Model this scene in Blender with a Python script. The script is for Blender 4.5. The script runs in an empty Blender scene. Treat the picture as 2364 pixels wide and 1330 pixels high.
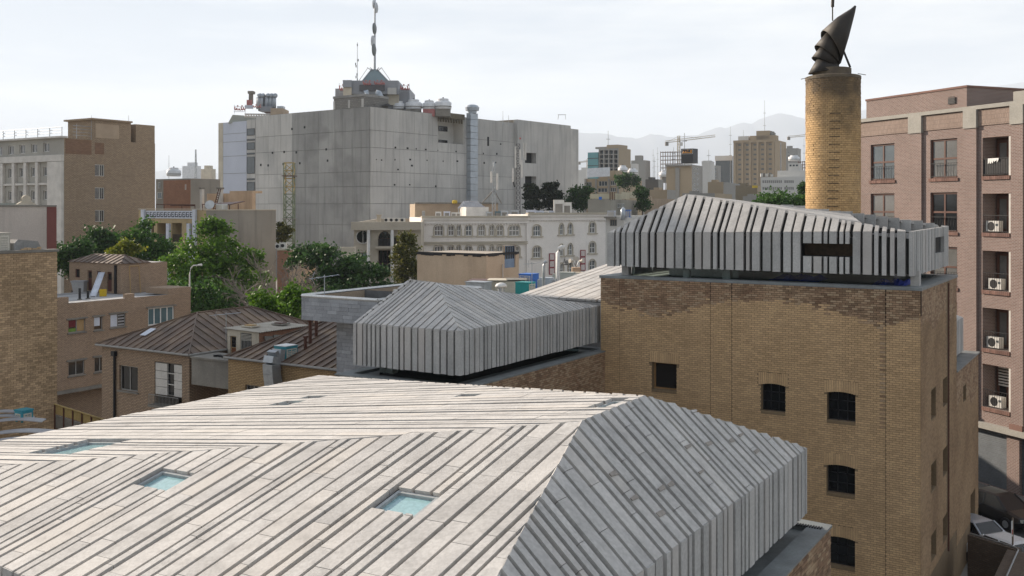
import bpy, math, random
from mathutils import Vector, Matrix
random.seed(11)
R = math.radians
scene = bpy.context.scene
COL = scene.collection

# ---------------------------------------------------------------- camera
CAM_H, FPX, CX, HZ = 15.5, 2316.0, 1182.0, 480.0      # height (m), focal length (photo px), centre column, horizon row
cam_data = bpy.data.cameras.new('camera')
cam_data.sensor_width = 36.0
cam_data.lens = 36.0 * FPX / 2364.0
cam_data.shift_y = -(665.0 - HZ) / 2364.0
cam_data.clip_start = 0.1
cam_data.clip_end = 60000.0
cam = bpy.data.objects.new('camera', cam_data)
COL.objects.link(cam)
cam.location = (0, 0, CAM_H)
cam.rotation_euler = (R(90), 0, 0)
scene.camera = cam

# ---------------------------------------------------------------- sun, sky, exposure
SUN_AZ, SUN_EL = R(-52.0), R(22.0)                    # azimuth from +Y towards +X
sun_dir = Vector((math.sin(SUN_AZ) * math.cos(SUN_EL), math.cos(SUN_AZ) * math.cos(SUN_EL), math.sin(SUN_EL)))
sd = bpy.data.lights.new('sun', 'SUN')
sd.energy = 5.0
sd.angle = R(0.6)
sd.color = (1.0, 0.86, 0.71)
so = bpy.data.objects.new('sun', sd)
COL.objects.link(so)
so.rotation_euler = sun_dir.to_track_quat('Z', 'Y').to_euler()
so.location = (-60, 40, 60)

world = bpy.data.worlds.new('World')
scene.world = world
world.use_nodes = True
wn, wl = world.node_tree.nodes, world.node_tree.links
wn.clear()
w_out = wn.new('ShaderNodeOutputWorld')
w_bg = wn.new('ShaderNodeBackground')
sky = wn.new('ShaderNodeTexSky')
sky.sky_type = 'NISHITA'
sky.sun_disc = False
sky.sun_elevation = SUN_EL
sky.sun_rotation = SUN_AZ
sky.altitude = 1200
sky.air_density = 1.0
sky.dust_density = 1.5
sky.ozone_density = 1.0
w_tc = wn.new('ShaderNodeTexCoord')
w_map = wn.new('ShaderNodeMapping')
w_map.inputs['Scale'].default_value = (1.0, 1.0, 6.0)
w_no = wn.new('ShaderNodeTexNoise')
w_no.inputs['Scale'].default_value = 2.2
w_no.inputs['Detail'].default_value = 6.0
w_no.inputs['Roughness'].default_value = 0.55
w_rp = wn.new('ShaderNodeMapRange')
w_rp.inputs['From Min'].default_value = 0.30
w_rp.inputs['From Max'].default_value = 0.68
w_rp.inputs['To Min'].default_value = 0.92
w_rp.inputs['To Max'].default_value = 0.98
w_mix = wn.new('ShaderNodeMix')
w_mix.data_type = 'RGBA'
SKY_STR = 0.11
w_n2 = wn.new('ShaderNodeTexNoise'); w_n2.inputs['Scale'].default_value = 1.9; w_n2.inputs['Detail'].default_value = 7.0; w_n2.inputs['Roughness'].default_value = 0.6
w_cr = wn.new('ShaderNodeValToRGB')                    # thin veil: grey-blue gaps and cream-white cloud
w_cr.color_ramp.elements[0].position = 0.42; w_cr.color_ramp.elements[0].color = (1.55, 1.75, 2.0, 1)
w_cr.color_ramp.elements[1].position = 0.58; w_cr.color_ramp.elements[1].color = (3.5, 3.4, 3.18, 1)
wl.new(w_map.outputs['Vector'], w_n2.inputs['Vector']); wl.new(w_n2.outputs['Fac'], w_cr.inputs['Fac']); wl.new(w_cr.outputs['Color'], w_mix.inputs[7])
wl.new(w_tc.outputs['Generated'], w_map.inputs['Vector'])
wl.new(w_map.outputs['Vector'], w_no.inputs['Vector'])
wl.new(w_no.outputs['Fac'], w_rp.inputs['Value'])
w_sep = wn.new('ShaderNodeSeparateXYZ')
wl.new(w_tc.outputs['Generated'], w_sep.inputs[0])
w_el = wn.new('ShaderNodeMapRange')                    # the veil thins out towards the zenith, where the air path is shorter
w_el.inputs['From Min'].default_value = 0.05
w_el.inputs['From Max'].default_value = 1.0
w_el.inputs['To Min'].default_value = 1.0
w_el.inputs['To Max'].default_value = 0.55
wl.new(w_sep.outputs['Z'], w_el.inputs['Value'])
w_mul = wn.new('ShaderNodeMath'); w_mul.operation = 'MULTIPLY'
wl.new(w_rp.outputs['Result'], w_mul.inputs[0]); wl.new(w_el.outputs['Result'], w_mul.inputs[1])
wl.new(w_mul.outputs[0], w_mix.inputs[0])
wl.new(sky.outputs['Color'], w_mix.inputs[6])
wl.new(w_mix.outputs[2], w_bg.inputs['Color'])
w_bg.inputs['Strength'].default_value = SKY_STR
wl.new(w_bg.outputs['Background'], w_out.inputs['Surface'])

scene.view_settings.view_transform = 'Standard'
scene.view_settings.look = 'None'
scene.view_settings.gamma = 1.0
scene.view_settings.exposure = 1.33
scene.cycles.volume_bounces = 1
scene.cycles.max_bounces = 6
scene.cycles.transparent_max_bounces = 8

# ---------------------------------------------------------------- geometry helpers
def at(px, py, Y):
    return Vector(((px - CX) / FPX * Y, Y, CAM_H - (py - HZ) / FPX * Y))

def proj(p):
    y = max(p[1], 0.5)
    return CX + p[0] / y * FPX, HZ + (CAM_H - p[2]) / y * FPX

class MB:
    """collects faces; build() links them as one mesh object with box-projected UVs in metres"""
    def __init__(s):
        s.v, s.f, s.m = [], [], []
    def poly(s, pts, m=0):
        i = len(s.v)
        s.v += [tuple(p) for p in pts]
        s.f.append(tuple(range(i, i + len(pts)))); s.m.append(m)
    def hexa(s, p, m=0):
        """8 corners: 0-3 bottom loop, 4-7 top loop"""
        i = len(s.v)
        s.v += [tuple(q) for q in p]
        for f in ((3, 2, 1, 0), (4, 5, 6, 7), (0, 1, 5, 4), (1, 2, 6, 5), (2, 3, 7, 6), (3, 0, 4, 7)):
            s.f.append(tuple(i + k for k in f)); s.m.append(m)
    def box(s, c, d, rz=0, m=0):
        """centre-bottom c, size d"""
        ca, sa = math.cos(rz), math.sin(rz)
        def T(x, y, z): return (c[0] + x * ca - y * sa, c[1] + x * sa + y * ca, c[2] + z)
        x, y, z = d[0] / 2, d[1] / 2, d[2]
        s.hexa([T(-x, -y, 0), T(x, -y, 0), T(x, y, 0), T(-x, y, 0), T(-x, -y, z), T(x, -y, z), T(x, y, z), T(-x, y, z)], m)
    def prism(s, pts, off, m=0):
        """polygon pts extruded by vector off"""
        i, n = len(s.v), len(pts)
        off = Vector(off)
        s.v += [tuple(p) for p in pts] + [tuple(Vector(p) + off) for p in pts]
        s.f.append(tuple(range(i, i + n))); s.m.append(m)
        s.f.append(tuple(range(i + 2 * n - 1, i + n - 1, -1))); s.m.append(m)
        for k in range(n):
            j = (k + 1) % n
            s.f.append((i + j, i + k, i + n + k, i + n + j)); s.m.append(m)
    def tube(s, pts, r, n=6, m=0, cap=True):
        pts = [Vector(p) for p in pts]
        if not isinstance(r, (list, tuple)): r = [r] * len(pts)
        base = len(s.v)
        for k, p in enumerate(pts):
            t = (pts[min(k + 1, len(pts) - 1)] - pts[max(k - 1, 0)]).normalized()
            a = t.orthogonal().normalized() if abs(t.z) > 0.99 else t.cross(Vector((0, 0, 1))).normalized()
            b = t.cross(a)
            for j in range(n):
                g = 2 * math.pi * j / n
                s.v.append(tuple(p + (a * math.cos(g) + b * math.sin(g)) * r[k]))
        for k in range(len(pts) - 1):
            for j in range(n):
                a0, a1 = base + k * n + j, base + k * n + (j + 1) % n
                s.f.append((a0, a1, a1 + n, a0 + n)); s.m.append(m)
        if cap:
            s.f.append(tuple(base + n - 1 - j for j in range(n))); s.m.append(m)
            e = base + (len(pts) - 1) * n
            s.f.append(tuple(e + j for j in range(n))); s.m.append(m)
    def lathe(s, c, prof, n=20, m=0):
        """profile [(r,z)] round a vertical axis at c"""
        base = len(s.v)
        for r, z in prof:
            for j in range(n):
                g = 2 * math.pi * j / n
                s.v.append((c[0] + r * math.cos(g), c[1] + r * math.sin(g), c[2] + z))
        for k in range(len(prof) - 1):
            for j in range(n):
                a0, a1 = base + k * n + j, base + k * n + (j + 1) % n
                s.f.append((a0, a1, a1 + n, a0 + n)); s.m.append(m)
        e = base + (len(prof) - 1) * n
        s.f.append(tuple(e + j for j in range(n))); s.m.append(m)
        s.f.append(tuple(base + n - 1 - j for j in range(n))); s.m.append(m)
    def mesh(s, name, mats, smooth=False, uv=True):
        me = bpy.data.meshes.new(name)
        me.from_pydata(s.v, [], s.f)
        for mt in (mats if isinstance(mats, (list, tuple)) else [mats]): me.materials.append(mt)
        if any(s.m): me.polygons.foreach_set('material_index', s.m)
        if uv and len(s.f) < 60000:
            lay = me.uv_layers.new(name='UVMap')
            data = []
            for p in me.polygons:
                n = p.normal
                if abs(n.z) > 0.75:
                    for vi in p.vertices:
                        c = me.vertices[vi].co; data += [c.x, c.y]
                else:
                    l = math.hypot(n.x, n.y) or 1
                    tx, ty = -n.y / l, n.x / l
                    for vi in p.vertices:
                        c = me.vertices[vi].co; data += [c.x * tx + c.y * ty, c.z]
            lay.data.foreach_set('uv', data)
        if smooth: me.polygons.foreach_set('use_smooth', [True] * len(me.polygons))
        me.update()
        return me

def obj(name, mb, mat, parent=None, smooth=False, kind=None, label=None):
    me = mb.mesh(name, mat, smooth) if isinstance(mb, MB) else mb
    o = bpy.data.objects.new(name, me)
    COL.objects.link(o)
    if parent is not None: attach(o, parent)
    if kind: o['kind'] = kind
    if label: o['label'] = label
    return o

ROOT = {}
def attach(o, p):
    o.parent = p
    q = p
    while q.parent is not None: q = q.parent
    if q is p:
        o.matrix_parent_inverse = Matrix.Translation(-p.location)
    # a sub-part's parent already sits in world coordinates

def thing(name, label, cat, loc=(0, 0, 0), group=None):
    o = bpy.data.objects.new(name, None)
    o.empty_display_size = 0.3
    COL.objects.link(o)
    o.location = loc
    o['label'] = label; o['category'] = cat
    if group: o['group'] = group
    return o

def tag(o, label, cat, group=None):
    o['label'] = label; o['category'] = cat
    if group: o['group'] = group
    return o

def rnd(a, b): return random.uniform(a, b)

# ---------------------------------------------------------------- materials
MATS = {}
def M(name, c1, c2=None, rough=0.85, noise=1.5, streak=0.0, isl=0.0, orand=0.0, bump=0.0, bscale=18.0, metal=0.0,
      spec=0.3, brick=None, alpha=None, blotch=0.0, bl_col=(0.05, 0.045, 0.04), bl_scale=0.5, warm=None):
    m = bpy.data.materials.new(name)
    m.use_nodes = True
    nt = m.node_tree; N, L = nt.nodes, nt.links
    bs = N['Principled BSDF']
    bs.inputs['Roughness'].default_value = rough
    bs.inputs['Metallic'].default_value = metal
    bs.inputs['Specular IOR Level'].default_value = spec
    c2 = c2 or tuple(x * 0.82 for x in c1)
    tc = N.new('ShaderNodeTexCoord')
    geo = N.new('ShaderNodeNewGeometry')
    def mixrgb(kind, fac, a, b):
        n = N.new('ShaderNodeMix'); n.data_type = 'RGBA'; n.blend_type = kind
        for sock, val in ((n.inputs[0], fac), (n.inputs[6], a), (n.inputs[7], b)):
            if hasattr(val, 'links'): L.new(val, sock)
            elif isinstance(val, (int, float)): sock.default_value = val
            else: sock.default_value = (*val[:3], 1)
        return n.outputs[2]
    def noise_n(scale, detail=4, vec=None, mapping=None):
        n = N.new('ShaderNodeTexNoise'); n.inputs['Scale'].default_value = scale; n.inputs['Detail'].default_value = detail
        src = vec or geo.outputs['Position']
        if mapping:
            mp = N.new('ShaderNodeMapping'); mp.inputs['Scale'].default_value = mapping
            L.new(src, mp.inputs['Vector']); src = mp.outputs['Vector']
        L.new(src, n.inputs['Vector'])
        return n.outputs['Fac']
    def rng(v, a, b, c=0.0, d=1.0):
        n = N.new('ShaderNodeMapRange'); L.new(v, n.inputs['Value'])
        n.inputs['From Min'].default_value = a; n.inputs['From Max'].default_value = b
        n.inputs['To Min'].default_value = c; n.inputs['To Max'].default_value = d
        return n.outputs['Result']
    height = None
    if brick:
        bw, bh, mo, mcol = brick
        bt = N.new('ShaderNodeTexBrick')
        L.new(tc.outputs['UV'], bt.inputs['Vector'])
        bt.inputs['Scale'].default_value = 1.0
        bt.inputs['Brick Width'].default_value = bw; bt.inputs['Row Height'].default_value = bh
        bt.inputs['Mortar Size'].default_value = mo; bt.inputs['Mortar Smooth'].default_value = 0.2
        bt.inputs['Color1'].default_value = (*c1, 1); bt.inputs['Color2'].default_value = (*c2, 1)
        bt.inputs['Mortar'].default_value = (*mcol, 1)
        col = bt.outputs['Color']
        height = bt.outputs['Fac']
        col = mixrgb('MULTIPLY', rng(noise_n(noise), 0.35, 0.7, 0, 0.35), col, (0.6, 0.58, 0.55))
    else:
        col = mixrgb('MIX', rng(noise_n(noise, 5), 0.32, 0.68), c1, c2)
    fg = noise_n(16.0, 6)
    col = mixrgb('MULTIPLY', 1.0, col, mixrgb('MIX', rng(fg, 0.3, 0.7), (0.86, 0.855, 0.85), (1.08, 1.08, 1.08)))
    if isl:
        col = mixrgb('MULTIPLY', 1.0, col, mixrgb('MIX', geo.outputs['Random Per Island'], (1 - isl,) * 3, (1 + isl,) * 3))
        if warm: col = mixrgb('MIX', rng(geo.outputs['Random Per Island'], 0.72, 0.74, 0, 0.6), col, warm)
    if orand:
        oi = N.new('ShaderNodeObjectInfo')
        col = mixrgb('MULTIPLY', 1.0, col, mixrgb('MIX', oi.outputs['Random'], (1 - orand,) * 3, (1 + orand * 0.6,) * 3))
        if warm: col = mixrgb('MIX', rng(oi.outputs['Random'], 0.6, 1.0, 0, 0.7), col, warm)
    if streak:
        sv = noise_n(1.0, 4, mapping=(1.3, 1.3, 0.10))
        col = mixrgb('MIX', rng(sv, 0.50, 0.74, 0, streak), col, tuple(x * 0.34 for x in c1))
    if blotch:
        bv = noise_n(bl_scale, 5)
        col = mixrgb('MIX', rng(bv, 0.52, 0.70, 0, blotch), col, bl_col)
    L.new(col, bs.inputs['Base Color'])
    if bump or height is not None:
        bp = N.new('ShaderNodeBump')
        if height is not None:
            bp.invert = True
            L.new(height, bp.inputs['Height']); bp.inputs['Strength'].default_value = 0.6; bp.inputs['Distance'].default_value = 0.012
        else:
            L.new(noise_n(bscale, 6), bp.inputs['Height']); bp.inputs['Strength'].default_value = bump; bp.inputs['Distance'].default_value = 0.02
        L.new(bp.outputs['Normal'], bs.inputs['Normal'])
    MATS[name] = m
    return m

def leafmat(name, c, c2):
    m = bpy.data.materials.new(name); m.use_nodes = True
    N, L = m.node_tree.nodes, m.node_tree.links
    bs = N['Principled BSDF']; bs.inputs['Roughness'].default_value = 0.6; bs.inputs['Specular IOR Level'].default_value = 0.25
    geo = N.new('ShaderNodeNewGeometry')
    mx = N.new('ShaderNodeMix'); mx.data_type = 'RGBA'
    mx.inputs[6].default_value = (*c, 1); mx.inputs[7].default_value = (*c2, 1)
    L.new(geo.outputs['Random Per Island'], mx.inputs[0]); L.new(mx.outputs[2], bs.inputs['Base Color'])
    tr = N.new('ShaderNodeBsdfTranslucent'); L.new(mx.outputs[2], tr.inputs['Color'])
    ms = N.new('ShaderNodeMixShader'); ms.inputs[0].default_value = 0.35
    L.new(bs.outputs[0], ms.inputs[1]); L.new(tr.outputs[0], ms.inputs[2])
    L.new(ms.outputs[0], N['Material Output'].inputs['Surface'])
    MATS[name] = m
    return m

def clearglass(name, tint=(0.75, 0.85, 0.85)):
    m = bpy.data.materials.new(name); m.use_nodes = True
    N, L = m.node_tree.nodes, m.node_tree.links
    gl = N.new('ShaderNodeBsdfGlossy'); gl.inputs['Roughness'].default_value = 0.03
    tr = N.new('ShaderNodeBsdfTransparent'); tr.inputs['Color'].default_value = (*tint, 1)
    fr = N.new('ShaderNodeFresnel'); fr.inputs['IOR'].default_value = 1.45
    ms = N.new('ShaderNodeMixShader')
    L.new(fr.outputs[0], ms.inputs[0]); L.new(tr.outputs[0], ms.inputs[1]); L.new(gl.outputs[0], ms.inputs[2])
    L.new(ms.outputs[0], N['Material Output'].inputs['Surface'])
    MATS[name] = m
    return m

plank_m = M('concrete_plank', (0.56, 0.54, 0.51), (0.44, 0.425, 0.405), noise=1.1, orand=0.14, bump=0.3, bscale=30, blotch=0.35,
            bl_col=(0.24, 0.23, 0.215), bl_scale=3.2, warm=(0.48, 0.445, 0.40))
fin_m = M('concrete_fin', (0.52, 0.51, 0.49), (0.42, 0.415, 0.40), noise=1.3, orand=0.2, streak=0.22, bump=0.25, bscale=26, warm=(0.40, 0.37, 0.34))
under_m = M('gap_shade_underlay', (0.014, 0.014, 0.014), rough=0.9)  # near-black sheet: shade in the plank gaps is put into its colour
dark_m = M('dark_recess', (0.018, 0.018, 0.018), rough=0.7)  # near-black tone in place of shade, behind fin gaps and in wall holes
patch_m = M('brown_mortar_patch', (0.33, 0.30, 0.265), rough=0.9)
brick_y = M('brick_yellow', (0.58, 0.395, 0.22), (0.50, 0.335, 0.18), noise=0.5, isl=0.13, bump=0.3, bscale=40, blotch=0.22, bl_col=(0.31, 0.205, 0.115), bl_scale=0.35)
brick_e = M('brick_eroded', (0.40, 0.27, 0.165), (0.27, 0.165, 0.10), noise=1.2, isl=0.28, bump=0.4, bscale=40, warm=(0.38, 0.29, 0.19))
brick_eo = M('brick_eroded_single', (0.40, 0.27, 0.165), (0.27, 0.165, 0.10), noise=1.2, orand=0.4, bump=0.4, bscale=40, warm=(0.40, 0.31, 0.20))
mortar_y = M('mortar_yellow', (0.24, 0.17, 0.10), noise=1.0)
mortar_d = M('mortar_dark', (0.055, 0.035, 0.025), noise=1.0)
coping_m = M('grey_metal_coping', (0.23, 0.25, 0.25), (0.17, 0.18, 0.18), rough=0.5, noise=2.0, blotch=0.3, bl_col=(0.12, 0.12, 0.11))
glassdark = M('window_glass_dark', (0.012, 0.014, 0.016), rough=0.08, spec=0.5)
glasssky = M('window_glass_pale', (0.10, 0.12, 0.13), rough=0.08, spec=0.8)
clear_m = clearglass('clear_glass')
wood_m = M('wood_frame', (0.33, 0.19, 0.08), rough=0.55)
brown_m = M('brown_frame', (0.10, 0.042, 0.028), rough=0.5)
iron_m = M('black_iron', (0.02, 0.02, 0.022), rough=0.5)
steel_m = M('galvanised_steel', (0.42, 0.45, 0.47), (0.33, 0.35, 0.37), rough=0.42, metal=0.6, noise=4)
white_m = M('white_paint', (0.74, 0.74, 0.72), (0.62, 0.62, 0.60), rough=0.6, streak=0.15)
sky_pane = M('skylight_glass', (0.30, 0.46, 0.47), (0.27, 0.43, 0.45), rough=0.06, spec=0.7)
skyframe_m = M('skylight_frame', (0.40, 0.42, 0.42), rough=0.4)

# ---------------------------------------------------------------- faces, walls and windows
def uv_dirs(deg):
    a = R(deg)
    return Vector((math.cos(a), -math.sin(a))), Vector((math.sin(a), math.cos(a)))

class Face:
    """vertical plane: origin o (2D), direction d along it, outward normal n"""
    def __init__(s, o, d, n, length=0):
        s.o, s.d, s.n, s.len = Vector(o), Vector(d).normalized(), Vector(n).normalized(), length
    def s_at(s, px):
        k = (px - CX) / FPX
        return (k * s.o.y - s.o.x) / (s.d.x - k * s.d.y)
    def z_at(s, px, py):
        Y = s.o.y + s.d.y * s.s_at(px)
        return CAM_H - (py - HZ) / FPX * Y
    def P(s, a, z, out=0.0):
        q = s.o + s.d * a + s.n * out
        return Vector((q.x, q.y, z))
    def rect(s, px0, py0, px1, py1):
        pm = (px0 + px1) / 2
        a0, a1 = sorted((s.s_at(px0), s.s_at(px1)))
        return (a0, a1, s.z_at(pm, py1), s.z_at(pm, py0))
    def off(s, out):
        return Face(s.o + s.n * out, s.d, s.n, s.len)

def fbox(mb, fc, a0, a1, z0, z1, o0, o1, m=0):
    mb.hexa([fc.P(a0, z0, o1), fc.P(a1, z0, o1), fc.P(a1, z0, o0), fc.P(a0, z0, o0),
             fc.P(a0, z1, o1), fc.P(a1, z1, o1), fc.P(a1, z1, o0), fc.P(a0, z1, o0)], m)

def wall_face(mb, fc, a0, a1, z0, z1, openings=(), reveal=0.2, m=0):
    A = sorted({a0, a1, *[min(max(x, a0), a1) for o in openings for x in o[:2]]})
    Z = sorted({z0, z1, *[min(max(x, z0), z1) for o in openings for x in o[2:4]]})
    for i in range(len(A) - 1):
        run = None
        for j in range(len(Z) - 1):
            ca, cz = (A[i] + A[i + 1]) / 2, (Z[j] + Z[j + 1]) / 2
            hole = any(o[0] < ca < o[1] and o[2] < cz < o[3] for o in openings)
            if not hole:
                if run is None: run = Z[j]
            if (hole or j == len(Z) - 2) and run is not None:
                top = Z[j] if hole else Z[j + 1]
                mb.poly([fc.P(A[i], run), fc.P(A[i + 1], run), fc.P(A[i + 1], top), fc.P(A[i], top)], m)
                run = None
    for o in openings:
        b0, b1, y0, y1 = o[:4]
        r = o[4] if len(o) > 4 else reveal
        for q in (((b0, y0), (b0, y1)), ((b1, y1), (b1, y0)), ((b1, y0), (b0, y0)), ((b0, y1), (b1, y1))):
            mb.poly([fc.P(*q[0]), fc.P(*q[1]), fc.P(*q[1], -r), fc.P(*q[0], -r)], m)

def window(parent, fc, r, depth=0.18, fm=None, gm=None, nx=2, ny=1, fw=0.05, sill=None, name='window', label=None):
    a0, a1, z0, z1 = r[:4]
    mb = MB()
    t = 0.05
    fbox(mb, fc, a0, a1, z0, z0 + fw, -depth, -depth + t); fbox(mb, fc, a0, a1, z1 - fw, z1, -depth, -depth + t)
    fbox(mb, fc, a0, a0 + fw, z0 + fw, z1 - fw, -depth, -depth + t); fbox(mb, fc, a1 - fw, a1, z0 + fw, z1 - fw, -depth, -depth + t)
    for k in range(1, nx):
        x = a0 + (a1 - a0) * k / nx
        fbox(mb, fc, x - fw / 2, x + fw / 2, z0 + fw, z1 - fw, -depth, -depth + t * 0.9)
    for k in range(1, ny):
        x = z0 + (z1 - z0) * k / ny
        fbox(mb, fc, a0 + fw, a1 - fw, x - fw / 2, x + fw / 2, -depth, -depth + t * 0.85)
    w = obj(name, mb, fm or white_m, parent, label=label)
    g = MB()
    g.poly([fc.P(a0, z0, -depth + 0.01), fc.P(a1, z0, -depth + 0.01), fc.P(a1, z1, -depth + 0.01), fc.P(a0, z1, -depth + 0.01)])
    obj('pane', g, gm or glassdark, w)
    if sill:
        sb = MB(); fbox(sb, fc, a0 - 0.08, a1 + 0.08, z0 - 0.09, z0 - 0.003, -0.02, 0.09)
        obj('sill', sb, sill, w)
    return w

class Bld:
    """box building; near corner at pixel column pxN and depth Y; F face runs left, R face runs right and away"""
    def __init__(s, name, label, cat, pxN, Y, pxL, pxR, top, deg=32, z0=0.0, group=None, wN=None, dN=None):
        s.u, s.v = uv_dirs(deg)
        c = at(pxN, HZ, Y); s.c = Vector((c.x, c.y))
        s.z0 = z0
        s.z1 = CAM_H - (top - HZ) / FPX * Y if top is not None else None
        def sol(px, d):
            k = (px - CX) / FPX
            return (k * s.c.y - s.c.x) / (d.x - k * d.y)
        s.w = wN if wN else -sol(pxL, s.u)
        s.d = dN if dN else sol(pxR, s.v)
        s.F = Face(s.c - s.u * s.w, s.u, -s.v, s.w)       # a: 0..w from left to near corner
        s.R = Face(s.c, s.v, s.u, s.d)                    # a: 0..d from near corner away
        s.L = Face(s.c - s.u * s.w, s.v, -s.u, s.d)
        s.B = Face(s.c - s.u * s.w + s.v * s.d, s.u, s.v, s.w)
        s.t = thing(name, label, cat, (s.c.x, s.c.y, z0), group)
    def pt(s, a, b, z):
        q = s.c - s.u * s.w + s.u * a + s.v * b
        return Vector((q.x, q.y, z))
    def walls(s, mat, fo=(), ro=(), reveal=0.2, parapet=0.4, roof=None, matR=None, name='wall', z1=None):
        z1 = z1 or s.z1
        mb = MB()
        wall_face(mb, s.F, 0, s.w, s.z0, z1, fo, reveal)
        wall_face(mb, s.R, 0, s.d, s.z0, z1, ro, reveal, 1 if matR else 0)
        mb.poly([s.L.P(s.d, s.z0), s.L.P(0, s.z0), s.L.P(0, z1), s.L.P(s.d, z1)])
        mb.poly([s.B.P(s.w, s.z0), s.B.P(0, s.z0), s.B.P(0, z1), s.B.P(s.w, z1)])
        w = obj(name, mb, [mat, matR] if matR else mat, s.t)
        rb = MB()
        zr = z1 - parapet
        t = min(0.25, s.w * 0.2, s.d * 0.2)
        rb.poly([s.pt(0.01, 0.01, zr), s.pt(s.w - 0.01, 0.01, zr), s.pt(s.w - 0.01, s.d - 0.01, zr), s.pt(0.01, s.d - 0.01, zr)])
        if parapet > 0.05:
            q = [s.pt(t, t, 0), s.pt(s.w - t, t, 0), s.pt(s.w - t, s.d - t, 0), s.pt(t, s.d - t, 0)]
            o = [s.pt(0, 0, 0), s.pt(s.w, 0, 0), s.pt(s.w, s.d, 0), s.pt(0, s.d, 0)]
            for k in range(4):
                j = (k + 1) % 4
                a, b, c, d = o[k], o[j], q[j], q[k]
                rb.poly([(a.x, a.y, z1 + 0.003), (b.x, b.y, z1 + 0.003), (c.x, c.y, z1 + 0.003), (d.x, d.y, z1 + 0.003)])
                rb.poly([(d.x, d.y, z1), (c.x, c.y, z1), (c.x, c.y, zr), (d.x, d.y, zr)])
        obj('roof', rb, roof or mat, s.t)
        return w

def emit(name, pieces, mat, parent, limit=290, smooth=False):
    """pieces = list of MB; the largest in view become objects, the rest one joined part"""
    def size(mb):
        xs = [proj(v) for v in mb.v]
        x0, x1 = min(x[0] for x in xs), max(x[0] for x in xs)
        y0, y1 = min(x[1] for x in xs), max(x[1] for x in xs)
        if x1 < 0 or x0 > 2364 or y0 > 1330 or y1 < 0: return -1
        return (x1 - x0) * (y1 - y0)
    pieces = sorted(pieces, key=size, reverse=True)
    n = sum(1 for p in pieces[:limit] if size(p) > 0)
    for p in pieces[:n]: obj(name, p, mat, parent, smooth)
    if pieces[n:]:
        J = MB()
        for p in pieces[n:]:
            b = len(J.v); J.v += p.v
            J.f += [tuple(i + b for i in f) for f in p.f]; J.m += p.m
        obj(name, J, mat, parent, kind='stuff')

def brick_wall(fc, a0, a1, z0, z1, openings=(), course=0.0775, length=0.215, joint=0.012, proud=0.012, sel=None, jitter=0.004, phase=0, cuts=()):
    """real bricks on a face; sel(a,z)-> key; returns dict key -> list of box tuples"""
    out = {}
    nrow = int((z1 - z0) / course)
    for i in range(nrow):
        zt = z1 - i * course
        zb = zt - course + joint
        a = a0 - ((i % 2) * length * 0.5 + phase)
        while a < a1:
            l = length
            b0, b1 = max(a, a0), min(a + l - joint, a1)
            a += l
            if b1 - b0 < 0.03: continue
            ca, cz = (b0 + b1) / 2, (zt + zb) / 2
            hit = False
            for o in openings:
                if zb < o[3] and zt > o[2] and b0 < o[1] and b1 > o[0]:
                    if b0 < o[0] - 0.04: b1 = o[0] - 0.002
                    elif b1 > o[1] + 0.04: b0 = o[1] + 0.002
                    else: hit = True
            if hit or b1 - b0 < 0.03: continue
            key = sel(ca, cz) if sel else 0
            if key is None: continue
            cs = [c for c in cuts if b0 + 0.01 < c < b1 - 0.01]
            for e0, e1 in ([(b0, cs[0] - 0.012), (cs[0] + 0.012, b1)] if cs else [(b0, b1)]):
                if e1 - e0 > 0.015: out.setdefault(key, []).append((e0, e1, zb, zt, proud + rnd(-jitter, jitter)))
    return out

def bricks_mesh(fc, boxes):
    mb = MB()
    for a0, a1, z0, z1, p in boxes:
        i = len(mb.v)
        mb.v += [tuple(fc.P(*q)) for q in ((a0, z0, 0), (a1, z0, 0), (a1, z1, 0), (a0, z1, 0), (a0, z0, p), (a1, z0, p), (a1, z1, p), (a0, z1, p))]
        for f in ((4, 5, 6, 7), (0, 1, 5, 4), (1, 2, 6, 5), (2, 3, 7, 6), (3, 0, 4, 7)):
            mb.f.append(tuple(i + k for k in f)); mb.m.append(0)
    return mb

def single_bricks(fc, boxes, mat, parent):
    """each brick an object; unit mesh data shared, placed by its own matrix"""
    u = MB(); u.hexa([(0, 0, 0), (1, 0, 0), (1, 1, 0), (0, 1, 0), (0, 0, 1), (1, 0, 1), (1, 1, 1), (0, 1, 1)])
    me = u.mesh('brick', mat)
    d3 = Vector((fc.d.x, fc.d.y, 0)); n3 = Vector((fc.n.x, fc.n.y, 0))
    for a0, a1, z0, z1, p in boxes:
        o = bpy.data.objects.new('brick', me)
        COL.objects.link(o)
        w = fc.P(a0, z0, p)
        d = d3 * (a1 - a0); n = -n3 * (p + 0.02)
        mw = Matrix(((d.x, n.x, 0, w.x), (d.y, n.y, 0, w.y), (0, 0, z1 - z0, w.z), (0, 0, 0, 1)))
        o.parent = parent
        q = parent
        while q.parent is not None: q = q.parent
        o.matrix_parent_inverse = Matrix.Translation(-q.location) if q is parent else Matrix()
        o.matrix_basis = mw
# ---------------------------------------------------------------- ground and far hills
gm_ = M('city_ground', (0.27, 0.255, 0.23), (0.20, 0.19, 0.17), noise=0.05)
mb = MB(); mb.poly([(-14000, -300, 0), (14000, -300, 0), (14000, 17000, 0), (-14000, 17000, 0)])
g = obj('ground', mb, gm_); g['kind'] = 'structure'
# ---------------------------------------------------------------- concrete plank roofs
U32, V32 = uv_dirs(32)
def v3(p, z): return Vector((p[0], p[1], z))

def clip_half(poly, f):
    out = []
    for i in range(len(poly)):
        p, q = poly[i], poly[(i + 1) % len(poly)]
        a, b = f(p), f(q)
        if a >= 0: out.append(p)
        if (a >= 0) != (b >= 0):
            t = a / (a - b)
            out.append((p[0] + (q[0] - p[0]) * t, p[1] + (q[1] - p[1]) * t))
    return out

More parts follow.
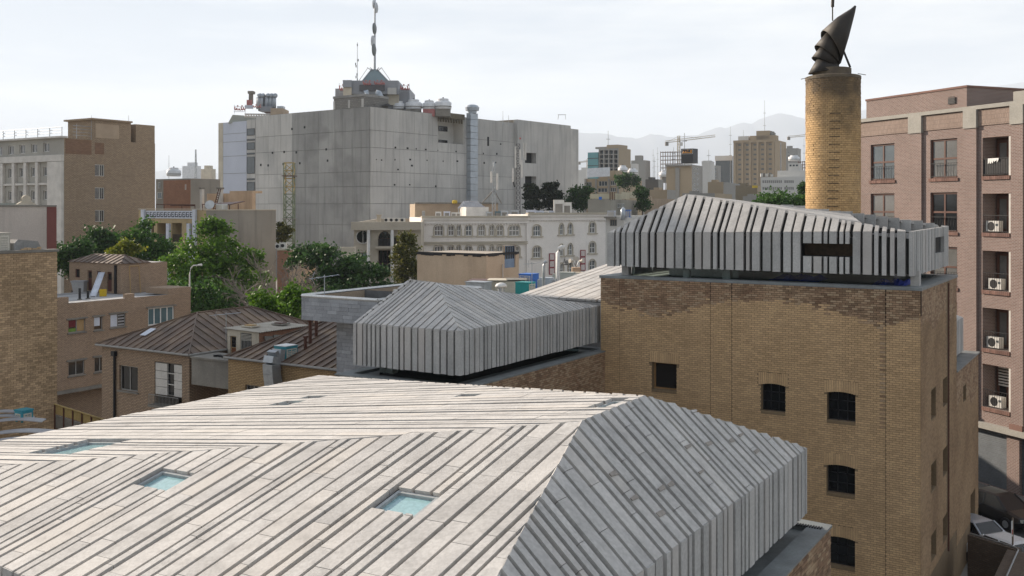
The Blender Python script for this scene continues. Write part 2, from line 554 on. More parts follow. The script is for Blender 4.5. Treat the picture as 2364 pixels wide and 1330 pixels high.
def area2(poly):
    return abs(sum(poly[i][0] * poly[(i + 1) % len(poly)][1] - poly[(i + 1) % len(poly)][0] * poly[i][1] for i in range(len(poly)))) / 2

def strips_between(lo, hi, wmin, wmax, gmin, gmax):
    res, x = [], lo
    while x < hi:
        w = random.choice((rnd(wmin, wmin * 1.3), rnd(wmax * .72, wmax), rnd(wmax * .8, wmax)))
        res.append((x, x + w))
        x += w + random.choice((gmin, rnd(gmin, gmax), gmax))
    return res

class Slope:
    def __init__(s, pts, pdir, thick=0.10):
        s.pts = [Vector(p) for p in pts]
        n = (s.pts[1] - s.pts[0]).cross(s.pts[2] - s.pts[0]).normalized()
        if n.z < 0: n = -n
        s.n = n
        b = Vector(pdir); b = (b - n * b.dot(n)).normalized()
        s.b, s.a = b, b.cross(n).normalized()
        s.o = s.pts[0]
        s.poly = [s.loc(p) for p in s.pts]
        s.thick = thick
        s.A = (min(p[0] for p in s.poly), max(p[0] for p in s.poly))
        s.B = (min(p[1] for p in s.poly), max(p[1] for p in s.poly))
        s.holes = []
        s.square = None
    def loc(s, p):
        q = Vector(p) - s.o
        return (q.dot(s.a), q.dot(s.b))
    def W(s, a, b, h=0.0): return s.o + s.a * a + s.b * b + s.n * h
    def ray(s, px, py):
        c = Vector((0, 0, CAM_H)); d = at(px, py, 1.0) - c
        t = (s.o - c).dot(s.n) / d.dot(s.n)
        return s.loc(c + d * t)
    def make_strips(s, wmin, wmax, gmin, gmax):
        s.strips = strips_between(s.A[0], s.A[1], wmin, wmax, gmin, gmax)
    def skylight(s, quad):
        q = [s.ray(*p) for p in quad]
        A_, B_ = sorted(p[0] for p in q), sorted(p[1] for p in q)
        a0, a1, b0, b1 = (A_[0] + A_[1]) / 2, (A_[2] + A_[3]) / 2, (B_[0] + B_[1]) / 2, (B_[2] + B_[3]) / 2
        # snap to whole planks
        st = [k for k in s.strips if a0 < (k[0] + k[1]) / 2 < a1]
        if st: a0, a1 = st[0][0] - 0.02, st[-1][1] + 0.02
        s.holes.append((a0, a1, b0, b1))
        return s.holes[-1]
    def planks(s, plen, lift=0.006, patch=0.0):
        out = []
        for (a0, a1) in s.strips:
            spans = [(s.B[0], s.B[1])]
            for h in s.holes:
                if a0 < h[1] - 0.03 and a1 > h[0] + 0.03:
                    spans = [x for sp in spans for x in ((sp[0], h[2]), (h[3], sp[1])) if x[1] - x[0] > 0.05]
            hgt = rnd(-lift, lift)
            for b0, b1 in spans:
                x = b0 - rnd(0, plen)
                while x < b1:
                    y0, y1 = max(x, b0), min(x + plen * rnd(0.93, 1.07), b1)
                    x = y1 if y1 > y0 else x + plen
                    if y1 - y0 < 0.02: continue
                    g = 0.004
                    pl = [p for p in s.poly]
                    for f in (lambda p: p[0] - a0, lambda p: a1 - p[0], lambda p: p[1] - y0 - g, lambda p: y1 - g - p[1]):
                        pl = clip_half(pl, f)
                        if len(pl) < 3: break
                    if len(pl) < 3 or area2(pl) < 0.004: continue
                    if s.square and s.square[0] < (a0 + a1) / 2 < s.square[1]:      # plank ends cut square, not mitred
                        c0, c1 = min(p[1] for p in pl), max(p[1] for p in pl)
                        e0 = max([p[1] for p in pl if abs(p[0] - a0) < 1e-4] or [c0]); e1 = max([p[1] for p in pl if abs(p[0] - a1) < 1e-4] or [c0])
                        hi = max(e0, e1)
                        pl = [(a0, c0), (a1, c0), (a1, (e1 + hi) / 2), (a0, (e0 + hi) / 2)]
                    hh = hgt + rnd(-0.003, 0.003)
                    ca = sum(p[0] for p in pl) / len(pl); cb = sum(p[1] for p in pl) / len(pl)
                    mb = MB()
                    top = [s.W(p[0] + (ca - p[0]) * 0.006, p[1] + (cb - p[1]) * 0.002, hh) for p in pl]
                    mb.prism(top, -s.n * s.thick)
                    out.append(mb)
        return out
    def under(s, mb, depth=None):
        d = s.thick * 0.96 if depth is None else depth
        # sheet with rectangular holes where the skylights sit
        cells = [s.poly]
        for h in s.holes:
            new = []
            for c in cells:
                parts = [clip_half(c, lambda p: h[0] - p[0]), clip_half(c, lambda p: p[0] - h[1])]
                m = clip_half(clip_half(c, lambda p: p[0] - h[0]), lambda p: h[1] - p[0]) if len(c) > 2 else []
                if len(m) > 2: parts += [clip_half(m, lambda p: h[2] - p[1]), clip_half(m, lambda p: p[1] - h[3])]
                new += [p for p in parts if len(p) > 2 and area2(p) > 1e-4]
            cells = new
        for c in cells: mb.poly([s.W(p[0], p[1], -d) for p in c])
    def glaze(s, parent):
        for h in s.holes:
            f = MB()
            a0, a1, b0, b1 = h
            t, d = 0.06, -0.11
            for q in ((a0, a0 + t, b0, b1), (a1 - t, a1, b0, b1), (a0 + t, a1 - t, b0, b0 + t), (a0 + t, a1 - t, b1 - t, b1)):
                f.hexa([s.W(q[0], q[2], d - 0.06), s.W(q[1], q[2], d - 0.06), s.W(q[1], q[3], d - 0.06), s.W(q[0], q[3], d - 0.06),
                        s.W(q[0], q[2], d + 0.05), s.W(q[1], q[2], d + 0.05), s.W(q[1], q[3], d + 0.05), s.W(q[0], q[3], d + 0.05)])
            k = obj('skylight', f, skyframe_m, parent)
            g = MB()
            g.poly([s.W(a0 + t, b0 + t, d), s.W(a1 - t, b0 + t, d), s.W(a1 - t, b1 - t, d), s.W(a0 + t, b1 - t, d)])
            obj('pane', g, sky_pane, k)

def fins_from(slope, e0, e1, zb, outn, thick=0.09, slot=None):
    """vertical fins that continue the planks of a slope down from its eave e0-e1 to height zb; slot = px box cut out"""
    a_0, a_1 = slope.loc(e0)[0], slope.loc(e1)[0]
    res = []
    lo, hi = min(a_0, a_1), max(a_0, a_1)
    on = Vector((outn[0], outn[1], 0))
    for s0, s1 in slope.strips:
        x0, x1 = max(s0, lo), min(s1, hi)
        if x1 - x0 < 0.03: continue
        t0, t1 = (x0 - a_0) / (a_1 - a_0), (x1 - a_0) / (a_1 - a_0)
        p, q = e0.lerp(e1, t0), e0.lerp(e1, t1)
        o = on * rnd(0.0, 0.025)
        dz = rnd(-0.012, 0.012)
        spans = [(zb + dz, None)]
        if slot:
            m = proj(p.lerp(q, 0.5))[0]
            if slot[0] < m < slot[1]: spans = [(zb + dz, slot[2]), (slot[3], None)]
        for c0, c1 in spans:
            mb = MB()
            pt = [p, q, q - on * thick, p - on * thick]
            top = [v + o for v in pt]
            mb.hexa([v3(v, c0) for v in top] + [v3(v, (v.z - 0.006) if c1 is None else c1) for v in (top[0], top[1], top[2], top[3])])
            res.append(mb)
    return res

def vsheet(mb, pts, z0, z1s):
    for i in range(len(pts) - 1):
        a, b = pts[i], pts[i + 1]
        mb.poly([(a[0], a[1], z0), (b[0], b[1], z0), (b[0], b[1], z1s[i + 1]), (a[0], a[1], z1s[i])])

u3, w3 = Vector((U32.x, U32.y, 0)), Vector((V32.x, V32.y, 0))

def inset_pts(pts, d):
    c = sum((Vector(p[:2]) for p in pts), Vector((0, 0))) / len(pts)
    out = []
    n = len(pts)
    for i in range(n):
        p, a, b = Vector(pts[i][:2]), Vector(pts[i - 1][:2]), Vector(pts[(i + 1) % n][:2])
        e1, e2 = (p - a).normalized(), (b - p).normalized()
        n1, n2 = Vector((-e1.y, e1.x)), Vector((-e2.y, e2.x))
        if n1.dot(c - p) < 0: n1 = -n1
        if n2.dot(c - p) < 0: n2 = -n2
        m = (n1 + n2)
        out.append(p + m * (d / max(0.2, 1 + n1.dot(n2))))
    return out

def hall_base(t, eave, zb, wall_off, zpar, brickmat, coping=0.42, glass_h=None, wallname='wall'):
    """brick walls, parapet gutter, glass band and soffit beneath a plank roof; eave = ring of corners"""
    ring = inset_pts(eave, -wall_off)
    inn = inset_pts(eave, 0.65)
    mb = MB()
    n = len(ring)
    for i in range(n):
        a, b = ring[i], ring[(i + 1) % n]
        mb.poly([(a.x, a.y, 0), (b.x, b.y, 0), (b.x, b.y, zpar), (a.x, a.y, zpar)])
    wall = obj(wallname, mb, brickmat, t)
    cb = MB()
    lip = inset_pts(eave, -wall_off - 0.04)
    inr = inset_pts(eave, -wall_off + coping)
    for i in range(n):
        j = (i + 1) % n
        a, b, c, d = lip[i], lip[j], inr[j], inr[i]
        cb.hexa([(a.x, a.y, zpar), (b.x, b.y, zpar), (c.x, c.y, zpar), (d.x, d.y, zpar),
                 (a.x, a.y, zpar + 0.05), (b.x, b.y, zpar + 0.05), (c.x, c.y, zpar + 0.05), (d.x, d.y, zpar + 0.05)])
    obj('coping', cb, coping_m, t)
    gb = MB()
    for i in range(n):
        j = (i + 1) % n
        a, b, c, d = inr[i], inr[j], inn[j], inn[i]
        gb.poly([(a.x, a.y, zpar - 0.05), (b.x, b.y, zpar - 0.05), (c.x, c.y, zpar - 0.05), (d.x, d.y, zpar - 0.05)])
        gb.poly([(a.x, a.y, zpar + 0.04), (b.x, b.y, zpar + 0.04), (b.x, b.y, zpar - 0.05), (a.x, a.y, zpar - 0.05)])
    obj('gutter', gb, coping_m, t)
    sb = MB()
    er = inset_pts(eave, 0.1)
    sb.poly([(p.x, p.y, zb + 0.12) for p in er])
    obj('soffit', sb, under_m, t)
    g = MB()
    for i in range(n):
        a, b = inn[i], inn[(i + 1) % n]
        k = max(1, round((b - a).length / 1.9))
        for q in range(k):
            p0, p1 = a.lerp(b, q / k), a.lerp(b, (q + 1) / k)
            e = (p1 - p0).normalized() * 0.015
            g2 = MB(); g2.poly([(p0.x + e.x, p0.y + e.y, zpar - 0.05), (p1.x - e.x, p1.y - e.y, zpar - 0.05), (p1.x - e.x, p1.y - e.y, zb + 0.11), (p0.x + e.x, p0.y + e.y, zb + 0.11)])
            obj('glass_panel', g2, clear_m, t)
    fl = MB()
    fl.poly([(p.x, p.y, zpar - 0.06) for p in inn])
    obj('floor', fl, under_m, t)
    return ring, wall

def wall_bricks(t, ring, i, zt, depth, wall, mat_single, mat_stuff, nmax=120, keep=None):
    a, b = ring[i], ring[(i + 1) % len(ring)]
    d = (b - a)
    n = Vector((d.y, -d.x)).normalized()
    c = sum(ring, Vector((0, 0))) / len(ring)
    if n.dot(a - c) < 0: n = -n
    fc = Face(a, d.normalized(), n, d.length)
    bx = brick_wall(fc, 0.0, d.length, zt - depth, zt, proud=0.016, joint=0.014, jitter=0.006).get(0, [])
    def vis(q):
        x, y = proj(fc.P((q[0] + q[1]) / 2, (q[2] + q[3]) / 2))
        return 0 <= x <= 2364 and 0 <= y <= 1330 and (keep is None or keep(x, y))
    on = [q for q in bx if vis(q)]
    on.sort(key=lambda q: fc.P(q[0], q[2]).y)
    single_bricks(fc, on[:nmax], mat_single, wall)
    rest = on[nmax:] + [q for q in bx if not vis(q)]
    obj('brick', bricks_mesh(fc, rest), mat_stuff, wall, kind='stuff')

# ------------------------------------------------ front hall (sunlit hipped roof)
Jp, Ap = Vector((1.217, 17.60, 11.763)), Vector((2.623, 19.86, 11.795))
Fp, Gp = Vector((6.694, 22.765, 10.052)), Vector((-6.296, 32.656, 10.052))
NLp, NRp = Vector((-14.02, 20.10, 10.052)), Vector((-1.091, 10.119, 10.052))
t = thing('plank_roofed_hall', 'long low brick hall under a hipped roof of pale sunlit concrete planks with skylights', 'building', (-3, 21, 0))
left = Slope([Gp, NLp, Jp, Ap], u3)
view = Slope([NLp, NRp, Jp], w3)
right = Slope([NRp, Fp, Ap, Jp], -u3)
back = Slope([Fp, Gp, Ap], -w3)
for s in (left, view, right, back): s.make_strips(0.12, 0.34, 0.065, 0.09)
right.make_strips(0.12, 0.29, 0.085, 0.115)
xa, xf = right.loc(Ap)[0], right.loc(Fp)[0]
right.square = (min(xa, xf), max(xa, xf))
for q in (((88, 1041), (217, 1011), (281, 1018), (152, 1052)), ((610, 938), (711, 914), (743, 916), (642, 940)),
          ((1057, 913), (1082, 905), (1119, 907), (1093, 915)), ((1360, 940), (1409, 920), (1443, 924), (1386, 943))):
    left.skylight(q)
for q in (((307, 1110), (379, 1074), (447, 1099), (368, 1135)), ((877, 1168), (940, 1124), (1007, 1142), (938, 1191))):
    view.skylight(q)
pcs = left.planks(1.75) + view.planks(1.55) + right.planks(2.3) + back.planks(1.6)
emit('roof_plank', pcs, plank_m, t)
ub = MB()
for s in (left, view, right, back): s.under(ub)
obj('gap_shade_underlay', ub, under_m, t)
left.glaze(t); view.glaze(t)
fz = 8.576
emit('fascia_fin', fins_from(right, NRp, Fp, fz, u3) + fins_from(view, NLp, NRp, fz, -w3) + fins_from(left, Gp, NLp, fz, -u3) + fins_from(back, Fp, Gp, fz, w3), fin_m, t)
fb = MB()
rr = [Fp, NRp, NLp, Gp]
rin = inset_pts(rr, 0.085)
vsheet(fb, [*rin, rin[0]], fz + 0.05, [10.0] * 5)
obj('gap_shade_backing', fb, dark_m, t)
ring, wl_ = hall_base(t, rr, fz, 0.42, 8.22, mortar_d)
wall_bricks(t, ring, 0, 8.21, 2.6, wl_, brick_eo, brick_e, 150)
# brown filler patches across some planks of the shaded slope
for px, py in ((1420, 1096), (1456, 1158), (1530, 1190), (1526, 1134), (1560, 1117), (1598, 1032), (1636, 1030),
               (1688, 1022), (1717, 1005), (1747, 1047), (1614, 1097)):
    a, b = right.ray(px, py)
    st = [k for k in right.strips if k[0] - 0.05 <= a <= k[1] + 0.05]
    if not st: continue
    k = st[0]
    mb = MB(); w = rnd(0.05, 0.09)
    mb.prism([right.W(k[0] + 0.01, b, 0.017), right.W(k[1] - 0.01, b + rnd(-.03, .03), 0.017), right.W(k[1] - 0.01, b + w, 0.017), right.W(k[0] + 0.01, b + w * rnd(.7, 1.2), 0.017)], -right.n * 0.02)
    obj('mortar_patch', mb, patch_m, t)
# grate at the end of the gutter
gm = MB()
for k in range(12):
    p = Fp + w3 * 0.02 + u3 * (-0.35 + k * 0.06)
    gm.box((p.x, p.y, 8.273), (0.03, 0.16, 0.02), R(-32))
obj('drain_grate', gm, iron_m, t)

# ------------------------------------------------ middle hall (grey roof in shade)
Np, Ep, Wp = Vector((-1.708, 32.97, 11.449)), Vector((3.642, 41.53, 11.449)), Vector((-5.605, 35.40, 11.449))
Kp, K2 = Vector((-2.81, 37.05, 12.75)), Vector((-3.857, 37.68, 12.83))
Bp = Wp + (Ep - Np)
t = thing('plank_roofed_hall', 'grey plank roof hall standing between stone clad building and brick tower', 'building', (-1.5, 38, 0))
ls = Slope([Wp, Np, Kp, K2], w3)
rs = Slope([Np, Ep, Kp], -u3)
bs_ = Slope([Wp, K2, Bp], u3)
cs_ = Slope([K2, Kp, Ep, Bp], -w3)
for s in (ls, rs, bs_, cs_): s.make_strips(0.11, 0.25, 0.06, 0.085)
emit('roof_plank', ls.planks(2.2) + rs.planks(1.9) + bs_.planks(2.5) + cs_.planks(2.5), plank_m, t)
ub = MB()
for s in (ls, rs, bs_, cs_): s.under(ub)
obj('gap_shade_underlay', ub, under_m, t)
fz = 9.974
emit('fascia_fin', fins_from(ls, Wp, Np, fz, -w3) + fins_from(rs, Np, Ep, fz, u3) + fins_from(bs_, Wp, Bp, fz, -u3), fin_m, t)
rr = [Np, Ep, Bp, Wp]
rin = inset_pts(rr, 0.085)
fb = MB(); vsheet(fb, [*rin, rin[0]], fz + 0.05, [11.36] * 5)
obj('gap_shade_backing', fb, dark_m, t)
ring, wl_ = hall_base(t, rr, fz, 0.42, 9.62, mortar_d)
wall_bricks(t, ring, 0, 9.61, 3.0, wl_, brick_eo, brick_e, 280)
cb = MB(); cb.box((-4.3, 35.9, 9.6), (0.3, 0.3, 0.5), R(-32)); obj('column', cb, fin_m, t)

# ------------------------------------------------ rear hall (sunlit slope glimpsed past the tower)
b0 = at(1218, 673, 46.5)
t = thing('plank_roofed_hall', 'sunlit plank roof slope seen beyond the grey plank roof, left of the brick tower', 'building', (b0.x + 3, b0.y + 4, 0))
q0 = b0 - w3 * 1.0 - Vector((0, 0, 0.11))
q1 = b0 + w3 * 11.0 + Vector((0, 0, 1.2))
rh = Slope([q0, q0 + u3 * 6.5, q1 + u3 * 6.5, q1], w3)
rh.make_strips(0.2, 0.45, 0.035, 0.08)
emit('roof_plank', rh.planks(1.9), plank_m, t)
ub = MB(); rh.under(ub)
obj('gap_shade_underlay', ub, under_m, t)
mb = MB()
c4 = [q0 + u3 * .05, q0 + u3 * 6.4, q1 + u3 * 6.4, q1 + u3 * .05]
for i in range(4):
    a, b = c4[i], c4[(i + 1) % 4]
    mb.poly([(a.x, a.y, 0), (b.x, b.y, 0), (b.x, b.y, b.z - .12), (a.x, a.y, a.z - .12)])
obj('wall', mb, fin_m, t)
# ---------------------------------------------------------------- brick tower with its own plank pavilion
tR, tL, tB = Vector((14.06, 34.54)), Vector((3.638, 41.06)), Vector((18.31, 41.34))
TD = (tB - tR).length
TW = (tR - tL).length
FU = (tR - tL).normalized()
FV = (tB - tR).normalized()
FN, FR_ = Vector((FU.y, -FU.x)), Vector((FV.y, -FV.x))
if FN.y > 0: FN = -FN
if FR_.x < 0: FR_ = -FR_
tf = Face(tL, FU, FN, TW)
ts = Face(tR, FV, FR_, TD)
TZ = 12.64
t = thing('brick_tower', 'tall weathered yellow brick tower with small dark windows and a concrete plank crown', 'building', (11, 40, 0))
wins = [tf.rect(*r) for r in ((1505, 838, 1562, 901), (1757, 886, 1813, 951), (1909, 905, 1975, 973), (1908, 1074, 1974, 1141), (1908, 1240, 1974, 1308))]
swins = [ts.rect(*r) for r in ((2149, 898, 2160, 965), (2176, 873, 2187, 936), (2149, 1068, 2161, 1130), (2176, 1034, 2187, 1095),
                               (2149, 1230, 2161, 1290), (2176, 1190, 2187, 1246))]
mb = MB()
wall_face(mb, tf, 0, TW, 0, TZ, wins, 0.34)
wall_face(mb, ts, 0, TD, 0, TZ, swins, 0.34)
p = [tL, tL + FV * TD, tB]
for i in range(2):
    a, b = p[i], p[i + 1]
    mb.poly([(a.x, a.y, 0), (b.x, b.y, 0), (b.x, b.y, TZ), (a.x, a.y, TZ)])
wall = obj('wall', mb, mortar_y, t)
# eroded band under the coping: lower limit traced as pixel column -> row
ER = [(1387, 700), (1440, 716), (1520, 738), (1565, 722), (1640, 703), (1690, 700), (1770, 697), (1840, 697), (1900, 716), (1960, 728), (2000, 745), (2035, 758), (2060, 754), (2125, 734)]
def er_row(px):
    for (x0, y0), (x1, y1) in zip(ER, ER[1:]):
        if x0 <= px <= x1: return y0 + (y1 - y0) * (px - x0) / (x1 - x0)
    return ER[0][1] if px < ER[0][0] else ER[-1][1]
grooves = [tf.s_at(x) for x in (1431, 1640, 1689, 2044)]
def arch_top(w, a):
    h = (w[1] - w[0]) / 2; k = (a - w[0] - h) / h
    return w[3] - 0.06 * k * k
def selF(a, z):
    x, y = proj(tf.P(a, z))
    if y < er_row(x) + random.gauss(-3, 5): return 'e'
    if 2033 < x < 2044 and y < 990: return 'd'
    return 'y'
bx = brick_wall(tf, 0.0, TW, 2.2, TZ - 0.005, wins + [(w[0] - .1, w[1] + .1, w[3] - .088, w[3] + .39) for w in wins], sel=selF, proud=0.013, joint=0.013, cuts=grooves)
obj('mortar', bricks_mesh(tf, [(tf.s_at(x0), tf.s_at(x1) - 0.002, tf.z_at((x0 + x1) / 2, er_row((x0 + x1) / 2) - 6), TZ - 0.004, 0.004)
                               for x0, x1 in [(1388 + k * 20, 1408 + k * 20) for k in range(37)]]), mortar_d, wall)
er = sorted(bx['e'], key=lambda q: -(q[0] + 0.3 * q[2]))
er = [q if len(q) == 5 else q for q in er]
er = [(a, b, c, d, 0.022 + rnd(-.008, .008)) for a, b, c, d, _ in er]
single_bricks(tf, er[:290], brick_eo, wall)
obj('brick', bricks_mesh(tf, er[290:] + bx.get('d', [])), brick_e, wall, kind='stuff')
obj('brick', bricks_mesh(tf, bx['y']), brick_y, wall, kind='stuff')
def selS(a, z):
    x, y = proj(ts.P(a, z))
    if 2184 < x < 2191: return None
    return 'e' if z > TZ - 1.35 + 0.25 * math.sin(a * 1.7) else 'y'
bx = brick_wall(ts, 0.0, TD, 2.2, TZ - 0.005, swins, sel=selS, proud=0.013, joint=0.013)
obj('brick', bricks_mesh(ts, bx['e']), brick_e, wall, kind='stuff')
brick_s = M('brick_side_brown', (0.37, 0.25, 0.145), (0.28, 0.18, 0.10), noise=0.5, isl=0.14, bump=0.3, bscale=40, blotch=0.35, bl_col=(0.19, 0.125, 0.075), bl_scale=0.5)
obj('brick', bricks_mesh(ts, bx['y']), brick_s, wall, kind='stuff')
# arched lintels of upright bricks, windows
for i, w in enumerate(wins):
    mb = MB()
    n = 14
    x0, x1 = w[0] - 0.1, w[1] + 0.1
    for k in range(n):
        a0, a1 = x0 + (x1 - x0) * k / n + 0.005, x0 + (x1 - x0) * (k + 1) / n - 0.005
        am = min(max((a0 + a1) / 2, w[0]), w[1])
        zb = w[3] if i == 0 else arch_top(w, am)
        fbox(mb, tf, a0, a1, zb, w[3] + 0.40 + rnd(-.02, .02), -0.06, 0.016)
        if a0 < w[0] or a1 > w[1]: continue
    obj('lintel_brick', mb, brick_y, wall, kind='stuff')
    g = window(t, tf, w, 0.28, wood_m if i == 0 else iron_m, glassdark, 1 if i == 0 else 3, 1 if i == 0 else 3, 0.06 if i == 0 else 0.025)
    sb = MB(); fbox(sb, tf, w[0], w[1], w[2] - 0.1, w[2] + 0.012, -0.2, 0.03)
    obj('sill', sb, mortar_y, g)
for w in swins:
    window(t, ts, w, 0.3, iron_m, glassdark, 1, 2, 0.03)
dp = MB(); q = ts.P(ts.s_at(2188), 0, 0.02)
dp.tube([(q.x, q.y, 2), (q.x, q.y, TZ - 0.1)], 0.045, 8)
obj('drain_pipe', dp, brown_m, t)
# coping
def ringq(o, z):
    n1, n2 = FN, FR_
    return [tL + n1 * o - FU * o, tR + n1 * o + n2 * o, tB + n2 * o + FV * o, tL + FV * (TD + o) - FU * o]
cb = MB()
A_, B_ = ringq(0.05, 0), ringq(-0.62, 0)
for i in range(4):
    a, b, c, d = A_[i], A_[(i + 1) % 4], B_[(i + 1) % 4], B_[i]
    cb.hexa([(a.x, a.y, TZ), (b.x, b.y, TZ), (c.x, c.y, TZ), (d.x, d.y, TZ), (a.x, a.y, TZ + .1), (b.x, b.y, TZ + .1), (c.x, c.y, TZ + .1), (d.x, d.y, TZ + .1)])
obj('coping', cb, coping_m, t)
fl = MB(); fl.poly([(p.x, p.y, TZ - 0.02) for p in ringq(-0.3, 0)])
terr_m = M('terrace_floor', (0.48, 0.47, 0.44), (0.38, 0.37, 0.35), noise=0.8)
obj('terrace_floor', fl, terr_m, t)
# crown
zb = 13.114
Wl, Cr = Vector((3.92, 41.30, 14.48)), Vector((13.98, 35.01, 14.684))
Br, Bl = Vector((18.10, 41.60, 14.75)), Vector((8.05, 47.9, 14.5))
Pk = Vector((7.125, 40.95, 16.07))
f3 = Vector((FV.x, FV.y, 0)); fu3 = Vector((FU.x, FU.y, 0))
M1, M2 = Pk.lerp(Cr, 0.80), Pk.lerp(Br, 0.62)
fs = Slope([Wl, Cr, Pk], f3)
rs2 = Slope([M1, M2, Pk], -fu3)
bk = Slope([Br, Bl, Pk], -f3)
lf = Slope([Wl, Pk, Bl], fu3)
for s in (fs, rs2, bk, lf): s.make_strips(0.12, 0.31, 0.08, 0.13)
emit('roof_plank', fs.planks(9.0) + rs2.planks(2.4) + bk.planks(3.0) + lf.planks(2.6), plank_m, t)
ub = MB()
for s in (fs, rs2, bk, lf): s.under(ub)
obj('gap_shade_underlay', ub, under_m, t)
rf = Slope([Cr, Br, Br + Vector((-1, 0.6, .4)), Cr + Vector((-1, 0.6, .4))], -fu3)
rf.make_strips(0.12, 0.3, 0.06, 0.09)
slotz = (tf.z_at(1900, 592), tf.z_at(1900, 561))
fins = fins_from(fs, Wl, Cr, zb, FN, 0.14, (1842, 1968, 13.72, 14.2)) + fins_from(bk, Br, Bl, zb, f3, 0.14) + fins_from(lf, Wl, Bl, zb, -fu3, 0.14)
rfin = fins_from(rf, Cr, Br, zb, FR_, 0.14, (2160, 2179, 13.72, 14.35))
emit('fascia_fin', fins + rfin, fin_m, t)
rr = [Cr, Br, Bl, Wl]
rin = inset_pts(rr, 0.13)
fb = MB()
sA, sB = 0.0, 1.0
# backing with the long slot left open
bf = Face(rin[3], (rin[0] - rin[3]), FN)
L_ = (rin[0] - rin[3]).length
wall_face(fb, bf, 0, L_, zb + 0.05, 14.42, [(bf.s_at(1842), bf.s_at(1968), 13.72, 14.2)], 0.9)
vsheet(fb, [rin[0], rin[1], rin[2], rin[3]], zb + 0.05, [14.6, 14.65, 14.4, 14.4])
obj('gap_shade_backing', fb, dark_m, t)
ws = MB(); fbox(ws, bf, bf.s_at(1838), bf.s_at(1972), 13.4, 14.3, -1.0, -0.92)
obj('slot_back_panel', ws, M('board_brown', (0.11, 0.075, 0.05), (0.07, 0.05, 0.035), noise=6), t)
sb = MB(); sb.poly([(p.x, p.y, zb + 0.14) for p in inset_pts(rr, 0.13)])
obj('soffit', sb, under_m, t)
# raised parapet boards at the open right end of the crown
for k in range(13):
    q = Br.lerp(Pk, 0.08 + k * 0.045)
    mb = MB(); mb.box((q.x, q.y, q.z - 0.75), (0.50, 0.12, 0.80 + rnd(-.05, .05)), math.atan2(FU.y, FU.x))
    obj('parapet_board', mb, fin_m, t)
# glass band, posts and what stands inside
inn = inset_pts(rr, 0.75)
for i in range(4):
    a, b = inn[i], inn[(i + 1) % 4]
    k = max(1, round((b - a).length / 2.4))
    for q in range(k):
        p0, p1 = a.lerp(b, q / k), a.lerp(b, (q + 1) / k)
        e = (p1 - p0).normalized() * 0.012
        g2 = MB(); g2.poly([(p0.x + e.x, p0.y + e.y, TZ), (p1.x - e.x, p1.y - e.y, TZ), (p1.x - e.x, p1.y - e.y, zb + 0.13), (p0.x + e.x, p0.y + e.y, zb + 0.13)])
        obj('glass_panel', g2, clear_m, t)
for px, o in ((1422, -1.0), (1652, -1.3), (2100, -1.1)):
    q = tf.P(tf.s_at(px), TZ - 0.01, o)
    cb = MB(); cb.box(q, (0.3, 0.3, 0.64), math.atan2(FU.y, FU.x)); obj('column', cb, fin_m, t)
blue_m = M('blue_tarpaulin', (0.07, 0.10, 0.50), (0.05, 0.07, 0.36), rough=0.55, noise=3, bump=0.5, bscale=5)
for lab, px0, px1, o in (('crumpled blue tarpaulin bundle behind the tower glass beside the pale partition', 1730, 1850, -2.4), ('flat blue tarpaulin sheet behind the glass near the tower corner', 1985, 2075, -1.6)):
    a0, a1 = tf.s_at(px0), tf.s_at(px1)
    mb = MB()
    N_ = 8
    for i in range(N_):
        for j in range(4):
            def H(i, j): return TZ + 0.02 + (0.0 if j in (0, 4) or i in (0, N_) else 0.12 + 0.1 * math.sin(i * 1.9 + j * 2.3))
            def Q(i, j): return tf.P(a0 + (a1 - a0) * i / N_, H(i, j), o - 0.35 * j)
            mb.poly([Q(i, j), Q(i + 1, j), Q(i + 1, j + 1), Q(i, j + 1)])
    mb.poly([tf.P(a0, TZ, o), tf.P(a1, TZ, o), tf.P(a1, TZ + .02, o), tf.P(a0, TZ + .02, o)])
    tag(obj('blue_tarpaulin', mb, blue_m), lab, 'tarpaulin')
mb = MB(); fbox(mb, tf, tf.s_at(1475), tf.s_at(1640), TZ - 0.015, zb + 0.12, -3.2, -3.05)
obj('partition', mb, white_m, t)
q = tf.P(tf.s_at(1550), TZ - 0.015, -1.6)
mb = MB(); mb.lathe(q, [(0.15, 0), (0.17, 0.05), (0.17, 0.3), (0.1, 0.36), (0.06, 0.42), (0.06, 0.46)], 14)
tag(obj('water_jug', mb, white_m, smooth=True), 'pale round jug standing behind the tower glass by the partition', 'jug')

# side wing of the tower, lower, with its own plank roof
wx = [at(2208, HZ, 41.4), at(2258, HZ, 46.8)]
wo = Vector((wx[0].x, wx[0].y)); wd = (Vector((wx[1].x, wx[1].y)) - wo)
wl = wd.length; wd.normalize()
wn_ = Vector((wd.y, -wd.x))
if wn_.x < 0: wn_ = -wn_
wf = Face(wo, wd, wn_, wl)
t = thing('brick_wing', 'low brown brick wing with a small plank roof behind the tower beside the street', 'building', (wo.x, wo.y, 0))
WZ = 8.72
arch = wf.rect(2240, 1136, 2251, 1252)
slot = wf.rect(2223, 890, 2230, 926)
mb = MB()
wall_face(mb, wf, 0, wl, 0, WZ, [slot, arch], 0.3)
e2 = wf.P(wl, 0); e3 = e2 - Vector((wn_.x, wn_.y, 0)) * 6; e0 = wf.P(0, 0) - Vector((wn_.x, wn_.y, 0)) * 6
mb.poly([e2, e3, e3 + Vector((0, 0, WZ)), e2 + Vector((0, 0, WZ))])
mb.poly([e3, e0, e0 + Vector((0, 0, WZ)), e3 + Vector((0, 0, WZ))])
wall = obj('wall', mb, mortar_y, t)
bx = brick_wall(wf, 0, wl, 1.5, WZ, [slot, arch], sel=lambda a, z: 'e' if z > WZ - 1.6 + 0.4 * math.sin(a) else 'y')
